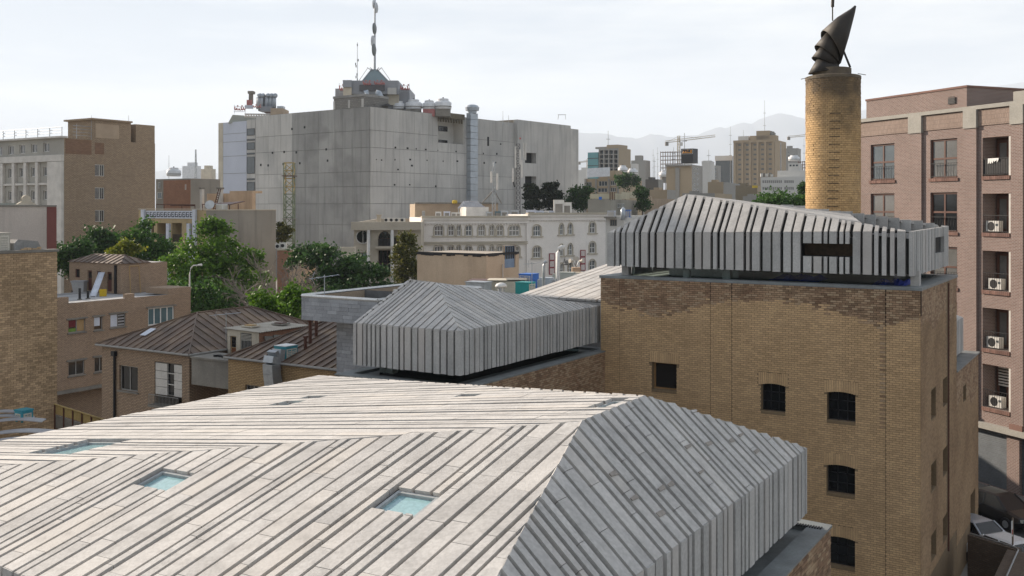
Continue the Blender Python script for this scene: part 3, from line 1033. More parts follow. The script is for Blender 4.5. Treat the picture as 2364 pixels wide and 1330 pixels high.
obj('brick', bricks_mesh(wf, bx['e']), brick_e, wall, kind='stuff'); obj('brick', bricks_mesh(wf, bx['y']), brick_s, wall, kind='stuff')
window(t, wf, slot, 0.25, iron_m, glassdark, 1, 1, 0.03)
mb = MB(); fbox(mb, wf, arch[0], arch[1], arch[2], arch[3], -0.29, -0.25); obj('door', mb, brown_m, t)
mb = MB(); fbox(mb, wf, -0.1, wl + 0.1, WZ, WZ + 0.07, -0.9, 0.06); obj('coping', mb, coping_m, t)
ev0, ev1 = wf.P(-0.2, 10.42, -0.55), wf.P(wl - 0.7, 10.42, -0.55)
dn = Vector((wn_.x, wn_.y, 0))
ws_ = Slope([ev0, ev1, ev1 - dn * 3.2 + Vector((0, 0, 1.25)), ev0 - dn * 3.2 + Vector((0, 0, 1.25))], -dn)
ws_.make_strips(0.2, 0.45, 0.03, 0.07)
emit('roof_plank', ws_.planks(2.5), plank_m, t)
emit('fascia_fin', fins_from(ws_, ev0, ev1, 8.88, dn), fin_m, t)
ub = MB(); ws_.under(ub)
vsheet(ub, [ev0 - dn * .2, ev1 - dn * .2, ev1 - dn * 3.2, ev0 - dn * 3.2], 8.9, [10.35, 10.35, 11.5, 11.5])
obj('gap_shade_underlay', ub, under_m, t)

# ---------------------------------------------------------------- chimney with its metal cowl
cc = at(1923, HZ, 46.3); cr = 61 / FPX * 46.3
CZ = CAM_H + (480 - 176) / FPX * 45.1
t = thing('chimney', 'round yellow brick chimney stack with sooty top, iron rungs and dark metal cowl', 'chimney', (cc.x, cc.y, 0))
mb = MB(); mb.lathe((cc.x, cc.y, 0), [(cr - 0.02, 0), (cr - 0.02, CZ)], 48)
core = obj('shaft', mb, mortar_y, t, smooth=True)
soot = M('brick_chimney', (0.52, 0.35, 0.175), (0.45, 0.295, 0.14), noise=0.6, isl=0.14, bump=0.35, bscale=40)
# soot is a stain with its own limits: dark towards the mouth, one long tongue on the front
nt = soot.node_tree
N, L = nt.nodes, nt.links
bsd = N['Principled BSDF']
src = bsd.inputs['Base Color'].links[0].from_socket
geo = N.new('ShaderNodeNewGeometry'); sx = N.new('ShaderNodeSeparateXYZ'); L.new(geo.outputs['Position'], sx.inputs[0])
no = N.new('ShaderNodeTexNoise'); no.inputs['Scale'].default_value = 0.9; no.inputs['Detail'].default_value = 5; L.new(geo.outputs['Position'], no.inputs['Vector'])
ad = N.new('ShaderNodeMath'); ad.operation = 'MULTIPLY_ADD'; L.new(no.outputs['Fac'], ad.inputs[0]); ad.inputs[1].default_value = 4.2; L.new(sx.outputs['Z'], ad.inputs[2])
mr = N.new('ShaderNodeMapRange'); L.new(ad.outputs[0], mr.inputs['Value']); mr.inputs['From Min'].default_value = 21.2; mr.inputs['From Max'].default_value = 23.4; mr.inputs['To Max'].default_value = 0.85
mx = N.new('ShaderNodeMix'); mx.data_type = 'RGBA'; L.new(mr.outputs[0], mx.inputs[0]); L.new(src, mx.inputs[6]); mx.inputs[7].default_value = (0.055, 0.045, 0.035, 1)
L.new(mx.outputs[2], bsd.inputs['Base Color'])
mb = MB()
nb = 38; ch = 0.1
for i in range(int((CZ - 9.5) / ch)):
    z = 9.5 + i * ch
    for j in range(nb):
        g0 = 2 * math.pi * (j + 0.5 * (i % 2)) / nb
        g1 = g0 + 2 * math.pi / nb - 0.012
        if math.sin((g0 + g1) / 2) > 0.35: continue
        r = cr + rnd(-0.008, 0.010)
        k = len(mb.v)
        for rr_, zz in ((cr - .03, z), (r, z), (r, z + ch - .013), (cr - .03, z + ch - .013)):
            for g in (g0, (g0 + g1) / 2, g1): mb.v.append((cc.x + rr_ * math.cos(g), cc.y + rr_ * math.sin(g), zz))
        for a in range(3):
            for b in range(2): mb.f.append((k + a * 3 + b, k + a * 3 + b + 1, k + a * 3 + b + 4, k + a * 3 + b + 3)); mb.m.append(0)
        mb.f.append((k, k + 3, k + 6, k + 9)); mb.m.append(0); mb.f.append((k + 2, k + 11, k + 8, k + 5)); mb.m.append(0)
obj('brick', mb, soot, core, kind='stuff')
cap_m = M('chimney_cap', (0.16, 0.13, 0.09), (0.10, 0.08, 0.06), noise=2)
mb = MB(); mb.lathe((cc.x, cc.y, CZ - 0.02), [(cr + 0.02, 0), (cr + 0.02, 0.13), (cr - 0.05, 0.16)], 40); obj('cap', mb, cap_m, t)
mb = MB(); mb.lathe((cc.x - 0.05, cc.y, CZ + 0.1), [(0.86, 0), (0.86, 0.38), (0.8, 0.4)], 32); obj('inner_ring', mb, cap_m, t)
for k in range(15):
    px, py = 1909 - k * 0.45, 262 + k * 17.9
    g = math.asin((px - 1923) / 61.0)
    z = CAM_H + (480 - py) / FPX * 45.1
    mb = MB()
    def PP(g, r): return Vector((cc.x + r * math.sin(g), cc.y - r * math.cos(g), z))
    mb.tube([PP(g - .17, cr - .02), PP(g - .17, cr + .11), PP(g + .17, cr + .11), PP(g + .17, cr - .02)], 0.016, 6)
    obj('rung', mb, iron_m, t)
YC = 46.2
def ring_px(p, q, n=20, fl=0.92):
    a, b = at(p[0], p[1], YC), at(q[0], q[1], YC)
    c, h = (a + b) / 2, (b - a) / 2
    y = Vector((0, -1, 0)) * h.length * fl
    return [c + h * math.cos(2 * math.pi * k / n) + y * math.sin(2 * math.pi * k / n) for k in range(n)]
def loft(rings, name, mat, parent):
    mb = MB(); n = len(rings[0])
    for r in rings: mb.v += [tuple(p) for p in r]
    for k in range(len(rings) - 1):
        for j in range(n):
            a, b = k * n + j, k * n + (j + 1) % n
            mb.f.append((a, b, b + n, a + n)); mb.m.append(0)
    o = obj(name, mb, mat, parent, smooth=True)
    sm = o.modifiers.new('thickness', 'SOLIDIFY'); sm.thickness = 0.035
    return o
cowl_m = M('weathered_dark_metal', (0.022, 0.021, 0.020), (0.038, 0.032, 0.026), rough=0.6, metal=0.1, noise=1.4, blotch=0.4, bl_col=(0.055, 0.04, 0.026), bl_scale=0.8)
cw = loft([ring_px((1899, 72), (1937, 148)), ring_px((1934, 41), (1956, 88)), ring_px((1966, 21), (1971, 33)), ring_px((1974, 14), (1975, 15))], 'cowl_hood', cowl_m, t)
loft([ring_px((1883, 106), (1934, 152)), ring_px((1913, 72), (1940, 118))], 'cowl_scoop', cowl_m, t)
loft([ring_px((1876, 133), (1930, 158)), ring_px((1902, 100), (1936, 136))], 'cowl_scoop', cowl_m, t)
loft([ring_px((1868, 171), (1937, 162)), ring_px((1881, 148), (1934, 152)), ring_px((1897, 122), (1932, 140))], 'cowl_base', cowl_m, t)
mb = MB(); mb.tube([at(1945, 112, YC - .2), at(1963, 156, YC - .2)], 0.05, 8); obj('strut', mb, cowl_m, t)
mb = MB(); mb.tube([at(1922, 48, YC), at(1922, 17, YC), at(1922, 16, YC), at(1923, -14, YC)], [0.03, 0.03, 0.075, 0.075], 8); obj('rod', mb, cowl_m, t)
for a, b in (((1849, 183), (1866, 179)), ((1980, 170), (1999, 173))):
    mb = MB(); mb.tube([at(*a, 46), at(*b, 46)], 0.016, 5); obj('wire_bracket', mb, iron_m, t)
# ---------------------------------------------------------------- red brick apartment building across the street
redbrick = M('brick_red', (0.235, 0.155, 0.13), (0.18, 0.115, 0.095), brick=(0.215, 0.0775, 0.013, (0.32, 0.285, 0.265)), noise=0.5)
redsold = M('brick_red_plain', (0.20, 0.115, 0.09), (0.15, 0.085, 0.07), isl=0.25, noise=0.6)
redpale = M('brick_pale_band', (0.31, 0.235, 0.195), (0.26, 0.195, 0.16), brick=(0.11, 0.24, 0.014, (0.22, 0.17, 0.14)), noise=0.5)
stone_m = M('pale_stone', (0.34, 0.325, 0.29), (0.29, 0.28, 0.25), noise=1.5, streak=0.15)
dA = Vector((0.378, -0.926))
pA = at(2262, HZ, 56.0); pA = Vector((pA.x, pA.y))
nA = Vector((-0.926, -0.378))
f0 = Face(pA, dA, nA)
aL = f0.s_at(1976)
fa = Face(pA + dA * aL, dA, nA)
W = fa.s_at(2364) + 5.0
t = thing('apartment_building', 'red brick apartment block with brown framed windows and recessed balconies above shuttered shops', 'building', (pA.x, pA.y, 0))
TOPZ = 21.0
rows = [(316, 406), (447, 538), (580, 672), (713, 808), (845, 945)]
z_of = [(fa.z_at(2300, b), fa.z_at(2300, a)) for a, b in rows]
cols = [(fa.s_at(2010), fa.s_at(2065)), (fa.s_at(2148), fa.s_at(2210))]
bal = (fa.s_at(2268), fa.s_at(2333))
opn, wl_, bl_ = [], [], []
for (zb, zt) in z_of:
    for c in cols:
        r = (c[0], c[1], zb - 0.02, zt + 0.12, 0.16); opn.append(r); wl_.append(r)
    r = (bal[0], bal[1], zb, zt, 1.1); opn.append(r); bl_.append(r)
shut = [(fa.s_at(2225), fa.s_at(2324), 0.15, 3.2, 0.25), (fa.s_at(2353), fa.s_at(2364) + 3, 0.15, 3.2, 0.25)]
opn += shut
mb = MB()
wall_face(mb, fa, 0, W, 0, TOPZ, opn, 0.16)
D = 14.0
for a, b in (((0, 0), (0, -D)), ((0, -D), (W, -D)), ((W, -D), (W, 0))):
    p, q = fa.P(a[0], 0, a[1]), fa.P(b[0], 0, b[1])
    mb.poly([p, q, q + Vector((0, 0, TOPZ)), p + Vector((0, 0, TOPZ))])
wall = obj('wall', mb, redbrick, t)
mb = MB(); mb.poly([fa.P(0, TOPZ - .3, -.02), fa.P(W, TOPZ - .3, -.02), fa.P(W, TOPZ - .3, -D + .02), fa.P(0, TOPZ - .3, -D + .02)]); obj('roof', mb, stone_m, t)
mb = MB(); fbox(mb, fa, -0.1, W, TOPZ, TOPZ + 0.22, -0.35, 0.16); obj('cornice', mb, stone_m, t)
# ribbed band of upright bricks below the cornice, between pilaster caps
caps = [(2103, 2131), (2230, 2258), (2338, 2366)]
edges = [0.0] + [fa.s_at(x) for c in caps for x in c]
for k in range(0, len(edges), 2):
    a0 = edges[k]; a1 = edges[k + 1] if k + 1 < len(edges) else W
    mb = MB(); fbox(mb, fa, a0 + .01, a1 - .01, TOPZ - 0.92, TOPZ - 0.06, 0.005, 0.05); obj('brick_band', mb, redpale, t)
for x0, x1 in caps:
    a0, a1 = fa.s_at(x0), fa.s_at(x1)
    mb = MB(); fbox(mb, fa, a0, a1, 3.62, TOPZ - 1.02, 0.004, 0.14); obj('pilaster', mb, redbrick, t)
    mb = MB(); fbox(mb, fa, a0 - .04, a1 + .04, TOPZ - 1.02, TOPZ - 0.002, 0.006, 0.2); obj('pilaster_cap', mb, stone_m, t)
    mb = MB(); fbox(mb, fa, a0 - .03, a1 + .03, 3.6, 3.9, 0.15, 0.24); obj('pilaster_base', mb, redsold, t)
curt = M('window_glass_curtain', (0.16, 0.16, 0.155), (0.11, 0.11, 0.105), rough=0.1, spec=0.6, noise=0.8)
for i, r in enumerate(wl_):
    gmt = glasssky if i == 0 else (curt if i % 3 else glassdark)
    w = window(t, fa, r, 0.14, brown_m, gmt, 2, 2, 0.11)
    mb = MB()
    n = 16
    for k in range(n):
        a0 = r[0] - .1 + (r[1] - r[0] + .2) * k / n
        fbox(mb, fa, a0 + .008, a0 + (r[1] - r[0] + .2) / n - .008, r[2] - 0.19, r[2] - 0.004, -0.05, 0.07)
    obj('sill', mb, redsold, w)
    mb = MB(); zt = r[2] + 0.85
    fbox(mb, fa, r[0] + .02, r[1] - .02, zt, zt + .03, 0.02, 0.05); fbox(mb, fa, r[0] + .02, r[1] - .02, r[2] + .08, r[2] + .11, 0.02, 0.05)
    for k in range(1, 10):
        a = r[0] + (r[1] - r[0]) * k / 10
        mb.tube([fa.P(a, r[2] + .1, .035), fa.P(a + .03, r[2] + .35, .1), fa.P(a - .02, r[2] + .6, .05), fa.P(a, zt, .035)], 0.011, 4)
    obj('railing', mb, iron_m, w)
offw = M('offwhite_jamb', (0.60, 0.58, 0.54), noise=1)
acw = M('ac_white', (0.62, 0.61, 0.57), (0.52, 0.51, 0.48), rough=0.5, streak=0.2)
for i, r in enumerate(bl_):
    back = fa.off(-1.08)
    b = MB(); b.poly([back.P(r[0], r[2]), back.P(r[1], r[2]), back.P(r[1], r[3]), back.P(r[0], r[3])]); bw = obj('balcony_back', b, brown_m, t)
    w = window(t, fa, (r[0] + .12, r[1] - .25, r[2] + .05, r[3] - .12), 0.98, brown_m, curt if i != 4 else glassdark, 2, 1, 0.16, name='balcony_door')
    b = MB(); fbox(b, fa, r[1] - .13, r[1] - .004, r[2] + .01, r[3] - .01, -1.05, -0.02); obj('side_panel', b, offw, t)
    b = MB()
    for k in range(14):
        a0 = r[0] + (r[1] - r[0]) * k / 14
        fbox(b, fa, a0 + .008, a0 + (r[1] - r[0]) / 14 - .008, r[2] - 0.2, r[2] - 0.004, -0.1, 0.08)
    obj('balcony_sill', b, redsold, t)
    b = MB(); zt = r[2] + 0.95
    fbox(b, fa, r[0], r[1] - .14, zt, zt + .03, -0.06, -0.03); fbox(b, fa, r[0], r[1] - .14, r[2] + .06, r[2] + .09, -0.06, -0.03)
    for k in range(1, 11):
        a = r[0] + (r[1] - .14 - r[0]) * k / 11; b.tube([fa.P(a, r[2] + .06, -.045), fa.P(a, zt, -.045)], 0.009, 4)
    obj('railing', b, iron_m, t)
    if i == 0:
        b = MB(); fbox(b, fa, r[0] + .02, r[1] - .16, r[2] + .12, zt - .02, -0.11, -0.075); obj('balcony_screen', b, iron_m, t)
        b = MB()
        for k in range(6):
            a = r[0] + .35 + k * .12
            b.poly([fa.P(a, zt + .02, -.02), fa.P(a + .12, zt + .03, -.02), fa.P(a + .11, zt - .18 - .1 * math.sin(k), -.01), fa.P(a + .01, zt - .2 - .09 * math.cos(k), -.01)])
        tag(obj('towel', b, white_m), 'crumpled white cloth hung over the top balcony rail of the red apartment block', 'towel')
    else:
        a0 = r[0] + (.18, .1, .26, .14, .3)[i]; c = thing('air_conditioner', ['', 'outdoor air conditioner on the balcony one floor below the hanging cloth', 'outdoor air conditioner on the balcony two floors below the hanging cloth',
                                                       'outdoor air conditioner on the balcony just above the slatted shutter balcony', 'outdoor air conditioner on the lowest balcony with the slatted blind'][i], 'air conditioner', fa.P(a0, r[2], -.4), 'air conditioners on the balconies')
        b = MB(); fbox(b, fa, a0, a0 + .85, r[2] + .06, r[2] + .66, -0.48, -0.16); obj('body', b, acw, c)
        b = MB(); ctr = fa.P(a0 + .34, r[2] + .36, -.155); n3 = Vector((nA.x, nA.y, 0)); d3 = Vector((dA.x, dA.y, 0)); up = Vector((0, 0, 1))
        b.poly([ctr + d3 * .25 * math.cos(g * .3491) + up * .25 * math.sin(g * .3491) for g in range(18)])
        fn_ = obj('fan', b, iron_m, c)
        b = MB(); fbox(b, fa, a0 + .64, a0 + .8, r[2] + .38, r[2] + .5, -0.155, -0.15); obj('badge', b, glasssky, c)
        b = MB()
        for x in (.1, .7): fbox(b, fa, a0 + x, a0 + x + .06, r[2] + .002, r[2] + .06, -0.45, -0.2)
        obj('foot', b, iron_m, c)
        if i == 4:
            for k in range(7):
                b = MB(); z = r[3] - .16 - k * .16
                fbox(b, fa, r[0] + .3, r[1] - .4, z - .09, z, -0.9, -0.87); obj('blind_slat', b, offw, w)
mb = MB(); fbox(mb, fa, 0, W, 3.3, 3.62, 0.006, 0.3); obj('shop_canopy', mb, stone_m, t)
shut_m = M('shutter_grey', (0.20, 0.22, 0.235), (0.16, 0.175, 0.19), rough=0.5, metal=0.4, noise=2)
for s in shut:
    sh = None
    mb = MB()
    for k in range(30):
        z = s[2] + k * (s[3] - s[2]) / 30
        fbox(mb, fa, s[0] + .01, s[1] - .01, z + .012, z + (s[3] - s[2]) / 30, -0.22, -0.2 + .02 * (k % 2))
    obj('shutter', mb, shut_m, t)
# roof houses
fp = fa.off(-0.7)
r = (fp.s_at(2000), fp.s_at(2232))
zp = fp.z_at(2230, 197)
q = MB(); fbox(q, fp, r[0], r[1], TOPZ - .3, zp - .12, -5, 0); ph = obj('roof_house', q, redbrick, t)
q = MB(); fbox(q, fp, r[0] - .05, r[1] + .05, zp - .12, zp, -5.05, 0.05); obj('roof_house_coping', q, redsold, ph)
vr = fp.rect(2190, 226, 2207, 240)
q = MB(); fbox(q, fp, vr[0], vr[1], vr[2], vr[3], 0.004, 0.06)
for k in range(5): fbox(q, fp, vr[0] + .04, vr[1] - .04, vr[2] + .06 + k * .08, vr[2] + .1 + k * .08, 0.062, 0.08)
obj('vent_grille', q, iron_m, ph)
q = MB(); a = fp.s_at(2262), fp.s_at(2334); fbox(q, fp, a[0], a[1], TOPZ - .3, fp.z_at(2300, 240), -6, -1.5); obj('roof_house', q, M('ochre_plaster', (0.47, 0.36, 0.19), noise=1), t)
q = MB(); fbox(q, fp, fp.s_at(2336), fp.s_at(2336) + 4, TOPZ - .3, fp.z_at(2350, 210), -4, -0.1); obj('roof_house', q, stone_m, t)
c = thing('rooftop_unit', 'small white rooftop unit on the ochre roof house of the red apartment block', 'air conditioner', fp.P(fp.s_at(2305), fp.z_at(2300, 240), -2.2))
q = MB(); zb_ = fp.z_at(2300, 240); fbox(q, fp, fp.s_at(2296), fp.s_at(2306), zb_ + .002, zb_ + .32, -2.4, -1.9); obj('body', q, acw, c)
q = MB(); fbox(q, fp, fp.s_at(2310), fp.s_at(2320), zb_ + .002, zb_ + .34, -2.4, -1.9); obj('body', q, acw, c)

# ---------------------------------------------------------------- street, pavement, cars, yard wall
asph = M('asphalt', (0.055, 0.054, 0.052), (0.040, 0.040, 0.039), noise=1.2, rough=0.9)
pave = M('pavement_stone', (0.20, 0.185, 0.165), (0.15, 0.14, 0.125), noise=1.0, brick=(0.4, 0.4, 0.01, (0.1, 0.095, 0.09)))
fs_ = Face(pA, dA, nA)
q = MB(); q.poly([fs_.P(-60, 0.008, 1.9), fs_.P(60, 0.008, 1.9), fs_.P(60, 0.008, 9.5), fs_.P(-60, 0.008, 9.5)]); o = obj('road', q, asph); o['kind'] = 'structure'
q = MB(); fbox(q, fs_, -60, 60, 0.0, 0.13, 0.01, 1.9); o = obj('pavement', q, pave); o['kind'] = 'structure'

def car(label, fc, a, out, paint, flip=False, z=0.008):
    """saloon seen from above; a = centre along the street, out = centre off the facade"""
    t = thing('parked_car', label, 'car', fc.P(a, z, out), 'cars parked in the street')
    sg = -1 if flip else 1
    def Q(x, y, h): return fc.P(a + x * sg, z + h, out + y)
    # body sections along the length: x, half width, bottom, top
    sec = [(-2.15, .62, .35, .62), (-2.05, .78, .22, .80), (-1.6, .84, .20, .88), (-.8, .86, .20, .93), (.6, .86, .20, .93), (1.3, .85, .20, .90), (1.95, .78, .22, .74), (2.15, .60, .35, .58)]
    b = MB()
    for x, w, lo, hi in sec:
        b.v += [tuple(Q(x, y, h)) for y, h in ((-w * .92, lo), (-w, lo + .25), (-w * .94, hi - .06), (-w * .72, hi), (w * .72, hi), (w * .94, hi - .06), (w, lo + .25), (w * .92, lo))]
    for k in range(len(sec) - 1):
        for j in range(8):
            p, r_ = k * 8 + j, k * 8 + (j + 1) % 8
            b.f.append((p, r_, r_ + 8, p + 8)); b.m.append(0)
    b.f.append(tuple(range(8))); b.m.append(0); b.f.append(tuple(56 + j for j in range(7, -1, -1))); b.m.append(0)
    obj('body', b, paint, t, smooth=False)
    gl = MB(); rf = MB()
    lo = [(-1.55, .70), (1.25, .70)]; hi = [(-.95, .56), (.55, .56)]
    zl, zh = .90, 1.42
    L4 = [Q(lo[0][0], -.74, zl), Q(lo[1][0], -.74, zl), Q(lo[1][0], .74, zl), Q(lo[0][0], .74, zl)]
    H4 = [Q(hi[0][0], -.58, zh), Q(hi[1][0], -.58, zh), Q(hi[1][0], .58, zh), Q(hi[0][0], .58, zh)]
    gl.hexa(L4 + H4); obj('window', gl, glassdark, t)
    rf.hexa([p + Vector((0, 0, .004)) for p in H4] + [Q(hi[0][0] + .2, -.46, zh + .06), Q(hi[1][0] - .2, -.46, zh + .06), Q(hi[1][0] - .2, .46, zh + .06), Q(hi[0][0] + .2, .46, zh + .06)])
    obj('car_roof', rf, paint, t)
    for p0, p1 in [(L4[i], H4[i]) for i in range(4)] + [(Q(-.15, -.75, zl), Q(-.15, -.59, zh)), (Q(-.15, .75, zl), Q(-.15, .59, zh))]:
        pl = MB(); pl.tube([p0, p1], 0.045, 5); obj('pillar', pl, paint, t)
    for x in (-1.35, 1.32):
        for y in (-.8, .8):
            w = MB(); w.tube([Q(x, y - .09, .31), Q(x, y + .09, .31)], .31, 16); wo_ = obj('wheel', w, iron_m, t)
            w = MB(); w.tube([Q(x, y - .1, .31), Q(x, y + .1, .31)], .18, 10); obj('rim', w, steel_m, wo_)
    for y in (-.55, .55):
        w = MB(); w.box(Q(2.08, y, .55), (.16, .3, .13), math.atan2(dA.y, dA.x)); obj('headlight', w, glasssky, t)
    return t
cw_ = M('car_paint_white', (0.70, 0.71, 0.72), (0.68, 0.69, 0.70), rough=0.25, spec=0.5)
cs__ = M('car_paint_silver', (0.45, 0.47, 0.5), rough=0.3, spec=0.5, metal=0.3)
cb_ = M('car_paint_black', (0.008, 0.008, 0.009), rough=0.18, spec=0.5)
def place(px, py, z):   # ground hit of a pixel at height z, as street coordinates
    Y = FPX * (CAM_H - z) / (py - HZ); p = at(px, py, Y); d = Vector((p.x, p.y)) - fs_.o
    return d.dot(fs_.d), d.dot(fs_.n)
a, o_ = place(2300, 1165, 0.8); car('black saloon car parked by the grey shop shutters', fs_, a, max(o_, 2.9), cb_)
a, o_ = place(2265, 1215, 1.2); car('silver saloon car with a pale roof parked between the black and white cars', fs_, a - 0.4, o_, cs__)
a, o_ = place(2338, 1240, 1.45); car('white saloon car parked behind the brick yard wall', fs_, a + 0.2, o_ + 0.25, cw_)
# yard wall, L-shaped, with conduit and a sign post
yw = M('brick_yard', (0.17, 0.12, 0.085), (0.12, 0.085, 0.06), brick=(0.215, 0.0775, 0.013, (0.09, 0.08, 0.07)), noise=0.6)
ytop = M('brick_yard_top', (0.21, 0.16, 0.12), (0.15, 0.12, 0.09), noise=2)
yc, yl, yn = at(2352, 1266, 38.5), at(2240, 1247, 40.3), at(2300, 1400, 33.5)
yz = 2.4
t = thing('yard_wall', 'low dark brick yard wall turning a corner below the brick wing', 'wall', (yc.x, yc.y, 0))
def wallseg(mb, p, q, w, z):
    p, q = Vector((p.x, p.y)), Vector((q.x, q.y)); n = Vector(((q - p).y, -(q - p).x)).normalized() * w / 2
    mb.hexa([(*(p - n), 0), (*(q - n), 0), (*(q + n), 0), (*(p + n), 0), (*(p - n), z), (*(q - n), z), (*(q + n), z), (*(p + n), z)])
q = MB(); wallseg(q, yl, yc, 0.35, yz); wallseg(q, yc + (yn - yc) * 0.04, yn, 0.75, yz - .004); obj('wall', q, yw, t)
q = MB(); r1, r2, r3 = [Vector((p.x, p.y, yz + .03)) for p in (yl, yc, yn)]
q.tube([r1, r2 - (r2 - r1).normalized() * .15, r2 + (r3 - r2).normalized() * .15, r3], 0.03, 6); obj('conduit', q, steel_m, t)
pp = at(2338, 1262, 39.0)
t = thing('sign_post', 'short weathered sign post with a narrow red and white plate on the yard wall', 'sign', (pp.x, pp.y, yz))
q = MB(); q.tube([(pp.x, pp.y, yz), (pp.x, pp.y, yz + 1.05)], 0.035, 6); obj('post', q, ytop, t)
q = MB(); q.box((pp.x - .05, pp.y - .05, yz + .35), (0.16, 0.02, 0.6), R(50)); pl_ = obj('plate', q, white_m, t)
q = MB(); q.box((pp.x - .055, pp.y - .065, yz + .42), (0.1, 0.012, 0.2), R(50)); obj('red_mark', q, M('sign_red', (0.4, 0.06, 0.05)), pl_)
# ---------------------------------------------------------------- unseen tower added out of view to cast shade on the middle hall and the tower
sd2 = Vector((sun_dir.x, sun_dir.y)).normalized(); pd2 = Vector((-sd2.y, sd2.x)); pd2 = pd2 if pd2.y > 0 else -pd2
wc = Vector((-3.0, 37.0)) + sd2 * 62
t = thing('added_shade_tower', 'unseen plain tan tower added west of the old houses to cast shade', 'building', (wc.x, wc.y, 0))
wt_m = M('shade_tower_tan', (0.36, 0.29, 0.21), (0.30, 0.24, 0.17), noise=.1)
q = MB(); vv = [wc + pd2 * a + sd2 * b for a, b in ((-4.2, 0), (9.2, 0), (9.2, 12), (-4.2, 12))]
q.hexa([(p.x, p.y, 0) for p in vv] + [(p.x, p.y, 42) for p in vv]); obj('wall', q, wt_m, t)
wfc = Face(vv[0], pd2, -sd2)
for i in range(5):
    for k in range(12): window(t, wfc, (1.0 + i * 2.5, 2.4 + i * 2.5, 1.2 + k * 3.3, 2.7 + k * 3.3), -.05, white_m, glassdark, 2, 1, .07)
q = MB(); q.hexa([(p.x, p.y, 42.003) for p in inset_pts(vv, -.2)] + [(p.x, p.y, 42.5) for p in inset_pts(vv, -.2)]); obj('cornice', q, wt_m, t)
# ---------------------------------------------------------------- shared rooftop pieces
teal_m = M('cooler_teal', (0.05, 0.30, 0.36), (0.04, 0.24, 0.30), rough=0.5, streak=0.25)
cblue_m = M('cooler_blue', (0.03, 0.16, 0.55), (0.025, 0.13, 0.45), rough=0.5, streak=0.15)
tankw = M('tank_white', (0.72, 0.73, 0.74), (0.6, 0.61, 0.62), rough=0.5, streak=0.2)
beige_c = M('cooler_beige', (0.46, 0.44, 0.38), (0.38, 0.36, 0.31), rough=0.6, streak=0.3)
slat_m = M('louver_white', (0.60, 0.57, 0.50), (0.45, 0.42, 0.36), rough=0.7, streak=0.35)
def cooler(label, c, size, mat, rz, name='evaporative_cooler', group=None, sides='FR'):
    """evaporative cooler: cabinet, lid, legs and louvred pads on its two near sides"""
    w, d, h = size
    t = thing(name, label, 'cooler', c, group)
    ca, sa = math.cos(rz), math.sin(rz)
    def T(x, y, z): return (c[0] + x * ca - y * sa, c[1] + x * sa + y * ca, c[2] + z)
    b = MB(); b.box(T(0, 0, .08), (w, d, h - .13), rz); obj('cabinet', b, mat, t)
    b = MB(); b.box(T(0, 0, h - .05), (w + .04, d + .04, .05), rz); obj('lid', b, mat, t)
    for sx in (-1, 1):
        for sy in (-1, 1):
            b = MB(); b.box(T(sx * (w / 2 - .05), sy * (d / 2 - .05), 0), (.06, .06, .08), rz); obj('leg', b, mat, t)
    for key, x, y, r, L_ in (('F', 0, -d / 2 - .012, 0, w), ('R', w / 2 + .012, 0, math.pi / 2, d)):
        if key not in sides: continue
        f = MB(); fw = .05
        cx, cy = x, y
        for s in (-1, 1):
            ox, oy = (s * (L_ / 2 - .09), 0) if r == 0 else (0, s * (L_ / 2 - .09))
            f.box(T(cx + ox, cy + oy, .14), (fw, .02, h - .26) if r == 0 else (.02, fw, h - .26), rz)
        f.box(T(cx, cy, .14), (L_ - .23, .02, fw) if r == 0 else (.02, L_ - .23, fw), rz)
        f.box(T(cx, cy, h - .17), (L_ - .23, .02, fw) if r == 0 else (.02, L_ - .23, fw), rz)
        f.box(T(cx, cy, .19), (fw * .8, .018, h - .36) if r == 0 else (.018, fw * .8, h - .36), rz)
        p = obj('louver_panel', f, slat_m, t)
        for k in range(7):
            s = MB(); z = .2 + (h - .4) * k / 7
            s.box(T(cx, cy, z), (L_ - .24, .012, (h - .4) / 7 * .62) if r == 0 else (.012, L_ - .24, (h - .4) / 7 * .62), rz)
            obj('slat', s, slat_m, p)
    return t

def tube_thing(name, label, cat, pts, r, mat, n=8):
    p0 = Vector(pts[0]); t = thing(name, label, cat, p0)
    b = MB(); b.tube(pts, r, n); obj('pipe', b, mat, t, smooth=True)
    return t

def seams(slope, parent, mat, pitch, h=0.045, w=0.035, name='roof_seam'):
    """standing seams running down a metal roof slope, cut to its outline"""
    a = slope.A[0] + pitch * 0.5
    while a < slope.A[1]:
        pl = slope.poly
        for f in (lambda p: p[0] - a + w / 2, lambda p: a + w / 2 - p[0]):
            pl = clip_half(pl, f)
            if len(pl) < 3: break
        if len(pl) > 2 and area2(pl) > w * 0.15:
            b = MB(); b.prism([slope.W(p[0], p[1], h) for p in pl], -slope.n * h); obj(name, b, mat, parent)
        a += pitch
def sheet(slope, parent, mat, th=0.03, name='roof_sheet'):
    b = MB(); b.prism([slope.W(p[0], p[1], 0) for p in slope.poly], -slope.n * th)
    return obj(name, b, mat, parent)

